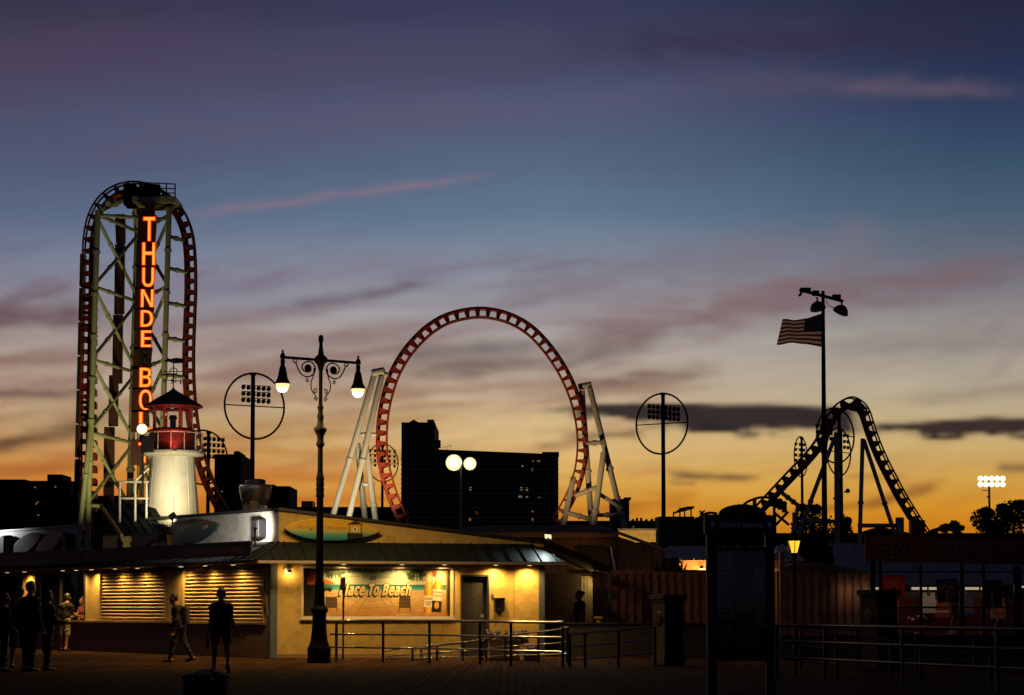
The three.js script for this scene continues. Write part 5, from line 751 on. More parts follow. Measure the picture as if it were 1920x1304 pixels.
// ---------------------------------------------------------------- flagpole with floodlights
{ const D = 70, t = thing('flagpole', 'tall dark pole carrying floodlights and a striped flag', 'pole'), b = at(1547, 1100, D).setY(0); t.position.copy(b); const L = (x, y, z = 0) => at(x, y, D).sub(b).add(V(0, 0, z)); const r = 0.1;
  part(t, 'pole', bar(V(0, 0, 0), L(1543.5, 546), 0.115, 0.055, 14), M.iron); part(t, 'cross_arm', beam(L(1498, 546, 0.25), L(1583, 563, -0.25), 0.09, 0.09), M.iron);
  part(t, 'ballast_box', [rbox(0.34, 0.15, 0.22, 0.02).translate(...L(1509, 546, 0.2).toArray()), rbox(0.22, 0.17, 0.2, 0.02).translate(...L(1529, 551, 0.1).toArray()), rbox(0.28, 0.16, 0.2, 0.02).translate(...L(1570, 556, -0.15).toArray())].slice(0, 1), M.iron);
  part(t, 'ballast_box', rbox(0.22, 0.17, 0.2, 0.02).translate(...L(1529, 551, 0.1).toArray()), M.iron); part(t, 'ballast_box', rbox(0.28, 0.16, 0.2, 0.02).translate(...L(1570, 556, -0.15).toArray()), M.iron);
  for (const [x, y, ax, az] of [[1532, 574, 0.5, 0.3], [1578, 581, 0.5, -0.4]]) { const h = part(t, 'reflector', lathe([[0.05, 0.14], [0.1, 0.12], [0.2, 0.04], [0.26, -0.08], [0.27, -0.12], [0.25, -0.11]], 22).rotateX(ax).rotateZ(az).translate(...L(x, y, 0.1).toArray()), M.galv.clone()); h.material.color.setRGB(0.05, 0.05, 0.05); h.material.metalness = 0.6; part(h, 'lamp_glass', new THREE.CircleGeometry(0.24, 22).rotateX(Math.PI / 2).translate(0, -0.1, 0).rotateX(ax).rotateZ(az).translate(...L(x, y, 0.1).toArray()), M.galv); part(h, 'yoke', bar(L(x, y - 6, 0.1), L(x, y - 16, 0.05), 0.03), M.iron); }
  part(t, 'camera_arm', [bar(L(1503, 549, 0.2), L(1497, 557, 0.25), 0.03, 0.05)], M.iron); part(t, 'cable', tube([L(1549, 562), L(1553, 572), L(1562, 577), L(1569, 576)], 0.012, 20), M.iron); }
{ // the flag, flying to the left
  const D = 70, tx = canvas(760, 400, (g, w, h) => { for (let k = 0; k < 13; k++) { g.fillStyle = k % 2 ? '#e6d2aa' : '#7a201c'; g.fillRect(0, k * h / 13, w, h / 13 + 1); } g.fillStyle = '#161b2b'; g.fillRect(0, 0, w * 0.42, h * 7 / 13); g.fillStyle = '#6d6a62'; for (let r = 0; r < 9; r++) for (let c = 0; c < (r % 2 ? 5 : 6); c++) { const x = w * 0.035 * (1 + (r % 2)) + c * w * 0.07, y = h * 0.054 * (r + 1); g.beginPath(); for (let k = 0; k < 10; k++) { const a = k * Math.PI / 5 - Math.PI / 2, q = k % 2 ? 3.5 : 8; g.lineTo(x + Math.cos(a) * q, y + Math.sin(a) * q); } g.fill(); } });
  const nx = 36, ny = 14, pos = [], uv = [], idx = [];
  for (let j = 0; j <= ny; j++) for (let i = 0; i <= nx; i++) { const u = i / nx, v = j / ny; const top = [lerp(1541, 1465, u), lerp(588, 601, u) + 5 * Math.sin(u * 3.1)], bot = [lerp(1541, 1456, u), lerp(651, 648, u) - 4 * Math.sin(u * 3.1)]; const p = at(lerp(top[0], bot[0], v), lerp(top[1], bot[1], v), D); p.z += u * 0.12 * Math.sin(u * 9 + v * 2.2) + 0.05 * Math.sin(v * 4 + u * 14) * u + u * 0.25; p.y += 0.012 * Math.sin(u * 16 + v * 3) * u; pos.push(p.x, p.y, p.z); uv.push(u, 1 - v); }
  for (let j = 0; j < ny; j++) for (let i = 0; i < nx; i++) { const a = j * (nx + 1) + i; idx.push(a, a + nx + 1, a + 1, a + 1, a + nx + 1, a + nx + 2); }
  const g = new THREE.BufferGeometry(); g.setAttribute('position', new THREE.Float32BufferAttribute(pos, 3)); g.setAttribute('uv', new THREE.Float32BufferAttribute(uv, 2)); g.setIndex(idx); g.computeVertexNormals();
  solo('flag', g, new THREE.MeshPhysicalMaterial({ map: tx, roughness: 0.9, side: THREE.DoubleSide, transmission: 0.6, thickness: 0 }), 'red and white striped flag with starred blue canton flying left', 'flag');
}
// ---------------------------------------------------------------- sheds and fence right of the bar
const shed = thing('rear_shed', 'brown board shed with pale eaves behind the wooden fence', 'shed');
{ const P = at, q = (l, D, n, name, mat) => part(shed, name, prism(l.map(([x, y, d]) => at(x, y, d ?? D)), V(0, 0, -n)), mat);
  const tan = std([0.30, 0.23, 0.15], 0.75, 0, { map: streaky }), brown = std([0.24, 0.155, 0.095], 0.8, 0, { map: grainy });
  const a = at(830, 1007, 66), b = at(1157, 997, 66); part(shed, 'eave_board', box2(a.x, b.x, at(900, 1008, 66).y, at(900, 998, 66).y, -66.1, -66), tan);
  seamRoof(shed, new Frame(V(a.x, 0, -66), 0), 0, 1.2, b.x - a.x, b.x - a.x - 0.4, at(900, 998, 66).y, 0.1, at(900, 986, 69).y, -3, 0.42, M.roofDull);
  for (let k = 0; k < 8; k++) { const x0 = 1020 + k * 34, x1 = x0 + 33.4, top = (x) => x < 1158 ? 1006 : 1006 + (x - 1158) * 0.335; q([[x0, 1080], [x1, 1080], [x1, top(x1)], [x0, top(x0)]], 66.3 + (k % 2) * 0.02, 0.08, 'wall_panel', brown); }
  part(shed, 'rake_trim', beam(at(1158, 999, 66.1), at(1293, 1049, 66.1), 0.12, 0.09), tan); part(shed, 'rake_trim', beam(at(1156, 1001, 66.05), at(1120, 1002, 66.05), 0.06, 0.14), tan);
  q([[1097, 1069], [1147, 1069], [1145, 1026], [1094, 1026]], 66.1, 0.03, 'opening_shade_sheet', M.black); part(shed, 'jamb', beam(at(1145, 1026, 66.05), at(1153, 1069, 66.05), 0.05, 0.05), M.trimWhite);  // shade inside the opening is painted as a black sheet, no hole is cut
  q([[1160, 1018], [1230, 1017], [1230, 993.5], [1160, 993]], 70, 0.2, 'white_gable', M.cream); floodlight('small floodlight on the shed ridge lighting the white gable', at(1216, 1023, 67.2), at(1200, 1003, 70), [1, 0.66, 0.3], 24, 1.0, 0.14, M.galv, 0.2); part(shed, 'white_gable_trim', beam(at(1158, 993, 69.9), at(1231, 993, 69.9), 0.06, 0.06), M.darkTrim);
  part(shed, 'front_beam', box2(at(1020, 1070, 61).x, at(1330, 1070, 61).x, at(1100, 1076, 61).y, at(1100, 1069, 61).y, -61.12, -61), tan);
  part(shed, 'base_wall', box2(at(1020, 1070, 66).x, at(1300, 1070, 66).x, 0, at(1100, 1079, 66).y, -66.5, -66.4), brown);
  part(shed, 'ground_slab', box2(at(1020, 1070, 61).x, at(1300, 1070, 61).x, -0.05, -0.001, -66.4, -61), brown);
  // porch wall and lit door
  for (let k = 0; k < 9; k++) part(shed, 'siding_board', box2(at(1013 + k * 8.2, 0, 62).x, at(1020.6 + k * 8.2, 0, 62).x, 0, at(1040, 1077, 62).y, -62.06 - (k % 2) * 0.02, -62), std([0.07, 0.045, 0.03], 0.85, 0, { map: grainy }));
  const dr = part(shed, 'porch_door', box2(at(1087, 0, 62).x, at(1111, 0, 62).x, 0, at(1100, 1081, 62).y, -62.05, -61.97), std([0.24, 0.2, 0.1], 0.7, 0, { map: streaky })); part(dr, 'door_trim', box2(at(1111.3, 0, 62).x, at(1118, 0, 62).x, 0, at(1100, 1078, 62).y, -62.05, -61.94), tan); for (let k = 0; k < 3; k++) part(dr, 'groove_batten', box2(at(1093 + k * 6, 0, 62).x, at(1094 + k * 6, 0, 62).x, 0.05, at(1100, 1083, 62).y, -61.969, -61.95), brown);
  const ps = thing('porch_lamp', 'small warm lamp over the narrow porch door', 'lamp'); ps.position.copy(at(1116, 1088, 61.7)); part(ps, 'shade', lathe([[0.02, 0.06], [0.06, 0.0], [0.065, -0.02]], 14), M.black); part(ps, 'bulb', ball(0.022, 0, -0.015, 0), M.glowCan); part(ps, 'arm', bar(V(0, 0.05, 0), V(0, 0.05, -0.25), 0.012), M.black); point(at(1114, 1091, 61.6), [1, 0.7, 0.25], 1.3, 2);
}
{ // rear slope of the bar gable
  const t = thing('rake_board', 'dark slanting rake board behind the floodlit roof end', 'beam'); part(t, 'board', beam(at(1010, 1012, 58.6), at(1146, 1068, 58.6), 0.1, 0.15), M.roofMetal); part(t, 'soffit', prism([at(1010, 1018, 58.7), at(1140, 1070, 58.7), at(1090, 1070, 62), at(1000, 1036, 62)], V(0, -0.03, 0)), M.soffit); part(t, 'post', box2(at(1140, 0, 58.6).x - 0.05, at(1140, 0, 58.6).x + 0.05, 0, at(1140, 1068, 58.6).y, -58.75, -58.65), M.soffit); }
function plankFence(label, x0, x1, pitch, D, top, wide) {
  const t = thing('board_fence', label, 'fence', 'upright board fences'), s = D / FOCAL, y1 = at(0, top, D).y;
  const W = pitch * s, n = Math.round((x1 - x0) / pitch), a = at(x0, 0, D).x, fb = [0, 1, 2].map((k) => metric(box(W * wide, y1 - 0.05 * k * 0.4, 0.022), 1.1)), bb = metric(box(W * 0.62, y1 - 0.03, 0.022), 1.1);
  for (let k = 0; k < n; k++) { const m = part(t, 'board', fb[k % 3], M.woods[Math.floor(hash2(k, 21) * 4)]); m.position.set(a + (k + 0.5) * W, y1 / 2, -D + 0.05 + hash2(k, 3) * 0.012); m.rotation.z = (hash2(k, 8) - 0.5) * 0.006; const r = part(t, 'board', bb, M.woods[Math.floor(hash2(k, 29) * 4)]); r.position.set(a + (k + 1) * W, y1 / 2, -D - 0.05); }
  for (const h of [0.5, 1.2, 2.05]) part(t, 'stringer', box2(a, a + n * W, h - 0.045, h + 0.045, -D - 0.035, -D + 0.035), M.woods[1]);
  for (let k = 0; k <= n; k += 7) part(t, 'fence_post', box(0.1, y1 + 0.03, 0.1, a + k * W, (y1 + 0.03) / 2, -D - 0.12), M.woods[3]);
}
plankFence('reddish upright board fence between the bar and the kiosk', 1112, 1330, 15.2, 60, 1073, 0.64);
plankFence('dark upright board fence behind the amber lantern', 1452, 1612, 15.2, 60, 1074, 0.66);
{ const t = thing('fence_canopy', 'shallow curved dark canopy over the right board fence', 'canopy'); part(t, 'sheet', extr([[at(1452, 0, 60).x, at(0, 1066, 60).y], [at(1490, 0, 60).x, at(0, 1054, 60).y], [at(1530, 0, 60).x, at(0, 1056, 60).y], [at(1614, 0, 60).x, at(0, 1072, 60).y], [at(1614, 0, 60).x, at(0, 1075, 60).y], [at(1452, 0, 60).x, at(0, 1072, 60).y]], 1.2).translate(0, 0, -61.3), M.soffit);
  for (const x of [1455, 1608]) part(t, 'post', box2(at(x, 0, 61).x - 0.05, at(x, 0, 61).x + 0.05, 0, at(0, 1072, 61).y, -61.25, -61.15), M.soffit); }
{ // low dark wall of the ramp before the fence
  const t = thing('ramp_wall', 'low black ramp wall running below the board fence', 'wall'); part(t, 'wall', metric(box2(at(1012, 0, 57.5).x, at(1326, 0, 57.5).x, 0, at(0, 1171, 57.5).y, -57.7, -57.5), 0.5), M.stone); part(t, 'coping', box2(at(1012, 0, 57.5).x, at(1326, 0, 57.5).x, at(0, 1171, 57.5).y + 0.001, at(0, 1168, 57.5).y, -57.75, -57.45), M.stone);
  const t2 = thing('ramp_wall', 'low black ramp wall below the dark fence and booth', 'wall'); part(t2, 'wall', metric(box2(at(1452, 0, 57.5).x, at(1950, 0, 57.5).x, 0, at(0, 1178, 57.5).y - 0.25, -57.7, -57.5), 0.5), M.stone); part(t2, 'coping', box2(at(1452, 0, 57.5).x, at(1950, 0, 57.5).x, at(0, 1178, 57.5).y - 0.249, at(0, 1176, 57.5).y - 0.22, -57.75, -57.45), M.stone); }
{ const t = thing('small_post', 'short pale wooden stand beside the porch door', 'stand'); t.position.copy(at(1122, 1100, 57.9).setY(0)); part(t, 'post', box(0.09, 1.0, 0.09, 0, 0.5, 0), M.cream); part(t, 'top', rbox(0.22, 0.06, 0.2, 0.01, 0, 1.03, 0), M.cream); part(t, 'foot', box(0.2, 0.04, 0.2, 0, 0.02, 0), M.cream); }
{ // planters on the fence top shelf
  const t = thing('fence_top_plants', 'dark bushy potted plant standing above the board fence', 'plant'), c = at(1258, 1066, 60.6); part(t, 'pot', lathe([[0.16, 0], [0.22, 0.02], [0.26, 0.3], [0.24, 0.31]], 16).translate(c.x, c.y - 0.1, c.z), M.black); part(t, 'stand', box2(c.x - 0.1, c.x + 0.1, 0, c.y - 0.1, c.z - 0.1, c.z + 0.1), M.woods[3]);
  const l = []; for (let i = 0; i < 160; i++) l.push(new THREE.ConeGeometry(0.03, 0.16, 4).rotateZ(rr(-1.2, 1.2)).rotateY(rr(0, 6)).translate(c.x + rr(-0.24, 0.24), c.y + 0.12 + rr(-0.1, 0.16), c.z + rr(-0.2, 0.2))); part(t, 'leaves', l, M.leaf);
  for (const [x, w, label] of [[1230, 0.06, 'dark forked plant stalk standing left of the potted bush'], [1276, 0.05, 'dark leaning plant stalk standing right of the potted bush']]) { const k = thing('plant_stalk', label, 'plant', 'stalks above the fence'), p = at(x, 1072, 60.6); part(k, 'stem', bar(V(p.x, 0, p.z), V(p.x, p.y + 0.05, p.z), 0.03), M.bark); for (const [dx, dy] of [[-0.09, 0.3], [0.04, 0.34], [0.14, 0.18]]) part(k, 'leaf', new THREE.ConeGeometry(w, 0.36, 5).rotateZ(-dx * 3).translate(p.x + dx, p.y + dy * 0.6, p.z), M.leaf); } }
{ // orange wall lamp behind the fence
  const t = thing('orange_wall_lamp', 'glowing orange wall lamp just above the fence beside kiosk', 'lamp'); const p = at(1317, 1070, 63.6); t.position.copy(p); part(t, 'holder', cyl(0.05, 0.03, 0.08, 0, 0.1, 0, 14), M.black); part(t, 'bulb', ball(0.1, 0, -0.02, 0).scale(1.3, 0.7, 1), glow([1, 0.5, 0.12], 7)); part(t, 'arm', bar(V(0, 0.08, 0), V(0, 0.08, -0.5), 0.02), M.black); point(p.clone().add(V(0, -0.02, 0)), [1, 0.36, 0.08], 11, 4);
  const w = thing('back_shed', 'low shed wall with blue metal roof lit by orange lamp', 'shed'); part(w, 'wall', metric(box2(at(1268, 0, 64.2).x, at(1460, 0, 64.2).x, 0, at(0, 1052, 64.2).y, -64.4, -64.2), 0.5), std([0.36, 0.26, 0.16], 0.8, 0, { map: mottled })); seamRoof(w, new Frame(V(at(1240, 0, 64.5).x, 0, -64.5), 0), 0, 0.3, 4.2, 4.2, at(0, 1052, 64).y, 0.6, at(0, 1027, 68).y, -3, 0.42, M.roofBlue); }
// ---------------------------------------------------------------- street sign kiosk
{ const D = 31, t = thing('street_sign_kiosk', 'black notice kiosk with arched header reading Stillwell Avenue', 'kiosk'), b = at(1388, 1100, D).setY(0); t.position.copy(b); t.rotation.y = 0.12; const s = D / FOCAL, X = (px) => (px - 1388) * s, Y = (py) => at(1388, py, D).y;
  for (const [a, c] of [[1324, 1341], [1436, 1453]]) part(t, 'post', rbox(X(c) - X(a), Y(1000), 0.13, 0.02, (X(a) + X(c)) / 2, Y(1000) / 2, 0), M.black);
  const head = part(t, 'header', extr([[X(1320), Y(1003)], [X(1457), Y(1003)], [X(1457), Y(967)], [X(1440), Y(966)], ...Array.from({ length: 17 }, (_, k) => { const a = k / 16 * Math.PI; return [X(1393) + Math.cos(a) * X(1388 + 45), Y(966) + Math.sin(a) * (Y(946) - Y(966))]; }), [X(1346), Y(966)], [X(1320), Y(966)]], 0.1).translate(0, 0, -0.05), M.black);
  part(head, 'sign_plate', new THREE.BoxGeometry(X(1455) - X(1322), 0.24, 0.012).translate((X(1322) + X(1455)) / 2, Y(985), 0.058), new THREE.MeshStandardMaterial({ roughness: 0.6, map: canvas(1024, 246, (g, w, h) => { g.fillStyle = '#141814'; g.fillRect(0, 0, w, h); g.fillStyle = '#d8dad2'; g.font = 'bold 108px sans-serif'; g.textAlign = 'center'; g.fillText('Stillwell Avenue', 512, 160, 640); for (const x of [92, 932]) { g.strokeStyle = '#b8bab2'; g.lineWidth = 6; g.beginPath(); g.arc(x, 122, 58, 0, 7); g.stroke(); g.beginPath(); g.moveTo(x, 74); g.quadraticCurveTo(x + 46, 118, x + 20, 150); g.lineTo(x + 8, 150); g.lineTo(x + 8, 166); g.lineTo(x - 8, 166); g.lineTo(x - 8, 150); g.lineTo(x - 20, 150); g.quadraticCurveTo(x - 46, 118, x, 74); g.fill(); } }) }));
  part(head, 'arch_moulding', new THREE.TorusGeometry(0.27, 0.018, 8, 30, Math.PI).scale(1, 0.5, 1).translate(X(1393), Y(967), 0.055), M.black);
  const cab = part(t, 'notice_case', [box2(X(1341), X(1436), Y(1236), Y(1030), -0.05, 0.0), box2(X(1341), X(1436), Y(1032), Y(1026), -0.05, 0.05), box2(X(1341), X(1436), Y(1240), Y(1230), -0.05, 0.05), box2(X(1377), X(1385), Y(1230), Y(1032), 0.001, 0.04)], M.black);
  const sheet = (x0, x1, y0, y1, tone, lines, red) => part(cab, 'notice', new THREE.BoxGeometry(X(x1) - X(x0), Y(y0) - Y(y1), 0.004).translate((X(x0) + X(x1)) / 2, (Y(y0) + Y(y1)) / 2, 0.006), new THREE.MeshStandardMaterial({ roughness: 0.8, map: canvas(128, 256, (g, w, h) => { g.fillStyle = tone; g.fillRect(0, 0, w, h); g.fillStyle = red ? '#7a2018' : '#26241f'; for (let k = 0; k < lines; k++) g.fillRect(14 + 20 * hash2(k, lines), 20 + k * (h - 30) / lines, w - 28 - 50 * hash2(k, 3 + lines), 7); }) }));
  sheet(1344, 1376, 1033, 1162, '#6f6c62', 13); sheet(1344, 1374, 1172, 1196, '#6a564e', 4, 1); sheet(1416, 1434, 1067, 1090, '#848174', 4); sheet(1408, 1432, 1086, 1111, '#7c796e', 5); sheet(1421, 1437, 1130, 1157, '#747268', 4); sheet(1415, 1436, 1157, 1180, '#7e7b72', 5);
  part(cab, 'glass', box2(X(1342), X(1435), Y(1229), Y(1033), 0.045, 0.05), M.glassPane);
}
{ // amber lantern post
  const D = 53, p = at(1490, 1100, D).setY(0), t = thing('lantern_post', 'short black post with glowing amber lantern beside the kiosk', 'lamp'); t.position.copy(p); const Y = (py) => at(1490, py, D).y, s = D / FOCAL;
  part(t, 'post', lathe([[0.1, 0], [0.1, 0.1], [0.05, 0.16], [0.045, Y(1050)], [0.07, Y(1046)], [0.06, Y(1040)], [0.11, Y(1038)]], 14), M.iron);
  const h = part(t, 'lantern_glass', lathe([[0.09, Y(1037)], [0.165, Y(1015)]], 6), glow([1, 0.50, 0.03], 1.5));
  for (let k = 0; k < 6; k++) { const a = k / 6 * Math.PI * 2; part(h, 'glazing_bar', bar(V(Math.sin(a) * 0.093, Y(1037), Math.cos(a) * 0.093), V(Math.sin(a) * 0.17, Y(1015), Math.cos(a) * 0.17), 0.011), M.iron); }
  part(t, 'lantern_roof', lathe([[0.19, Y(1015)], [0.2, Y(1013)], [0.16, Y(1007)], [0.08, Y(1001)], [0.03, Y(998)], [0.02, Y(994)]], 12), M.iron); part(h, 'bulb', ball(0.05, 0, Y(1018), 0), glow([1, 0.75, 0.3], 8));
  point(V(p.x, Y(1026), p.z), [1, 0.5, 0.12], 0.8, 6); }
{ // glass dome lamp behind it
  const t = thing('dome_skylight', 'small clear dome beside the amber lantern', 'dome'), c = at(1466, 1026, 59); part(t, 'dome', new THREE.SphereGeometry(0.18, 20, 10, 0, Math.PI * 2, 0, Math.PI / 2).translate(c.x, c.y - 0.12, c.z), M.glassPane); part(t, 'base', cyl(0.19, 0.19, 0.05, c.x, c.y - 0.14, c.z), M.galv); part(t, 'post', box2(c.x - 0.06, c.x + 0.06, 0, c.y - 0.165, c.z - 0.06, c.z + 0.06), M.soffit); }
// ---------------------------------------------------------------- blue roofed games shed and basketball booth
{ const t = thing('games_shed', 'long blue metal roof shed behind the basketball booth', 'shed'), fr = new Frame(V(at(1548, 0, 66).x, 0, -66), 0), a = at(1548, 0, 66).x;
  seamRoof(t, fr, 0, 0.5, at(1960, 0, 66).x - a, at(1960, 0, 66).x - a, at(0, 1098, 66).y, 1.2, at(0, 1021, 69).y, -3, 0.38, M.roofBlue);
  part(t, 'wall', box2(a + 0.3, at(1960, 0, 66).x, 0, at(0, 1100, 66).y, -66.3, -66), M.lowWall); part(t, 'ridge', beam(at(1556, 1021, 69.1), at(1960, 1021, 69.1), 0.1, 0.06), M.roofBlue); }
const ballWhite = std([0.75, 0.7, 0.62], 0.5), ballRed = std([0.6, 0.1, 0.06], 0.5), ballAmber = std([0.7, 0.4, 0.06], 0.5);
{ const t = thing('basketball_booth', 'basketball game booth with red walls and a lit strip', 'booth'), D = 59, X = (p) => at(p, 0, D).x, Y = (q) => at(1770, q, D).y;
  part(t, 'red_wall', metric(box2(X(1660), X(1892), 0, Y(1121), -D - 2, -D - 1.9), 0.5), std([0.22, 0.02, 0.014], 0.7, 0, { map: mottled })); part(t, 'slat_wall', Array.from({ length: 4 }, (_, k) => box2(X(1625), X(1892), Y(1112 + k * 3), Y(1109.6 + k * 3), -D - 1.89 + 0.01 * k, -D - 1.8)), std([0.08, 0.08, 0.05], 0.7)).userData.kind = 'stuff';
  part(t, 'side_wall', box2(X(1625), X(1660), 0, Y(1109), -D - 2, -D - 1.9), M.lowWall);
  for (const [a, b] of [[1630, 1652], [1699, 1727], [1731, 1757], [1798, 1823], [1827, 1842]]) { const st = part(t, 'light_strip', box2(X(a), X(b), Y(1106.4), Y(1101.6), -D - 0.25, -D - 0.2), glow([1, 0.78, 0.56], 0.42)); }
  part(t, 'strip_beam', box2(X(1624), X(1930), Y(1109), Y(1099), -D - 0.4, -D - 0.26), M.darkTrim);
  part(t, 'light_strip', box2(X(1893), X(1917), Y(1102.5), Y(1099.5), -D - 0.2, -D - 0.15), glow([1, 0.85, 0.66], 0.5));
  const l = new THREE.RectAreaLight(new THREE.Color(1, 0.74, 0.5), 2.4, 5, 0.1); l.position.set((X(1630) + X(1842)) / 2, Y(1104), -D - 0.6); l.lookAt((X(1630) + X(1842)) / 2, 0.6, -D - 2.4); scene.add(l); const l2 = l.clone(); l2.intensity = 3; l2.position.z = -D - 0.12; l2.lookAt((X(1630) + X(1842)) / 2, Y(1104), -D + 3); scene.add(l2);
  for (const x of [1710, 1825]) part(t, 'frame_post', box2(X(x) - 0.035, X(x) + 0.035, 0, Y(1060), -D + 0.2, -D + 0.27), M.iron);
  for (const y of [1073, 1140]) part(t, 'frame_rail', box2(X(1624), X(1930), Y(y) - 0.02, Y(y) + 0.02, -D + 0.272, -D + 0.31), M.iron);
  for (const x of [1888, 1912]) part(t, 'frame_post', box2(X(x) - 0.1, X(x) + 0.1, 0, Y(1062), -D + 0.1, -D + 0.27), M.iron);
  part(t, 'corner_post', box2(X(1617), X(1626), 0, Y(997), -D + 0.2, -D + 0.33), M.iron);
  for (const [x, y, r, k] of [[1690, 1160, 0.034, 0], [1698, 1163, 0.05, 0], [1708, 1157, 0.042, 0], [1717, 1157, 0.05, 0], [1722, 1160, 0.03, 0], [1694, 1178, 0.035, 1], [1700, 1176, 0.03, 1], [1708, 1177, 0.04, 1], [1718, 1175, 0.035, 1], [1702, 1190, 0.035, 0], [1709, 1189, 0.04, 0], [1716, 1189, 0.045, 0], [1705, 1207, 0.05, 2], [1718, 1206, 0.03, 1], [1735, 1160, 0.03, 1], [1738, 1172, 0.032, 1], [1736, 1182, 0.028, 1], [1818, 1202, 0.04, 2], [1833, 1202, 0.038, 2], [1717, 1240, 0.035, 1]]) part(t, 'prize_ball', ball(r, 0, 0, 0, 10).scale(1.3, 0.9, 1).translate(X(x) * (1 + 1.7 / D), Y(y), -D - 1.7), [ballWhite, ballRed, ballAmber][k]);
  for (const [x, y] of [[1757, 1178], [1757, 1193], [1804, 1179], [1806, 1194]]) part(t, 'score_plate', box(0.13, 0.075, 0.03, X(x), Y(y), -D - 0.1), ballWhite);
  part(t, 'counter', metric(box2(X(1640), X(1895), 0, Y(1196), -D - 0.15, -D + 0.1), 0.5), M.black);
}
function backboard(label, px, y0, y1, w, rot, draw) {
  const D = 58.4, t = thing('basketball_backboard', label, 'backboard', 'backboards in the basketball booth'), s = D / FOCAL, c = at(px, (y0 + y1) / 2, D); t.position.set(c.x, 0, c.z); const cy = c.y, h = (y1 - y0) * s;
  part(t, 'board', new THREE.BoxGeometry(w * s, h, 0.03).rotateZ(rot).translate(0, cy, 0), new THREE.MeshPhysicalMaterial({ roughness: 1, transmission: 0.55, thickness: 0, map: canvas(256, 256, (g) => { g.translate(256, 0); g.scale(-1, 1); draw(g); }) }));
  part(t, 'edge', [box(w * s + 0.02, 0.015, 0.04, 0, h / 2 + 0.008, 0).rotateZ(rot).translate(0, cy, 0), box(0.015, h, 0.04, -w * s / 2 - 0.008, 0, 0).rotateZ(rot).translate(0, cy, 0)].slice(0, 1), M.galv);
  part(t, 'rim', new THREE.TorusGeometry(0.17, 0.012, 6, 26).rotateX(Math.PI / 2).translate(0, cy - h * 0.36, -0.22), M.redPaint);
  part(t, 'net', [...Array.from({ length: 12 }, (_, k) => { const a = k / 12 * 6.283, b = a + 0.5; return bar(V(Math.cos(a) * 0.17, cy - h * 0.36, -0.22 + Math.sin(a) * 0.17), V(Math.cos(b) * 0.1, cy - h * 0.36 - 0.32, -0.22 + Math.sin(b) * 0.1), 0.005, 0.005, 4); })], M.trimWhite).userData.kind = 'stuff'; part(t, 'post', tube([V(0.02, 0, 0.1), V(0.02, 0.7, 0.1), V(0.12, 1.0, 0.08), V(0.0, cy - h * 0.45, 0.03), V(0, cy, 0.02)], 0.022, 30), M.galv);
}
backboard('red backboard with mirrored lettering in the booth', 1675, 1081, 1121, 44, 0, (g) => { g.fillStyle = '#c81a10'; g.fillRect(0, 0, 256, 256); g.textAlign = 'center'; g.font = 'bold 46px serif'; g.lineWidth = 6; g.strokeStyle = '#e8c39a'; g.fillStyle = '#3a0805'; for (const [s, y] of [['CHICAGO', 74], ['BULLS', 120]]) { g.strokeText(s, 128, y, 170); g.fillText(s, 128, y, 170); } g.strokeStyle = '#e0b890'; g.lineWidth = 4; g.fillStyle = '#6a0c08'; g.fillRect(98, 136, 60, 100); g.beginPath(); g.moveTo(92, 140); g.lineTo(92, 190); g.lineTo(104, 236); g.moveTo(164, 140); g.lineTo(164, 190); g.lineTo(152, 236); g.stroke(); });
backboard('black backboard with a shield outline in the booth', 1777, 1087, 1130, 40, 0.06, (g) => { g.fillStyle = '#171413'; g.fillRect(0, 0, 256, 256); g.strokeStyle = '#b3a68e'; g.lineWidth = 7; g.beginPath(); g.moveTo(36, 50); g.quadraticCurveTo(128, 16, 220, 50); g.quadraticCurveTo(214, 190, 128, 246); g.quadraticCurveTo(42, 190, 36, 50); g.stroke(); g.fillStyle = '#b3a68e'; g.textAlign = 'center'; g.font = 'bold 66px sans-serif'; g.fillText('NETS', 128, 110, 150); g.beginPath(); g.arc(128, 172, 40, 0, 7); g.stroke(); g.font = 'bold 58px sans-serif'; g.fillText('B', 128, 192); });
backboard('dark maroon backboard with faded print in the booth', 1861, 1089, 1138, 38, -0.02, (g) => { g.fillStyle = '#230a09'; g.fillRect(0, 0, 256, 256); g.strokeStyle = '#3a1512'; g.lineWidth = 8; g.beginPath(); g.arc(128, 110, 62, 0, 7); g.stroke(); g.fillStyle = '#3a1512'; g.fillRect(84, 96, 88, 26); });
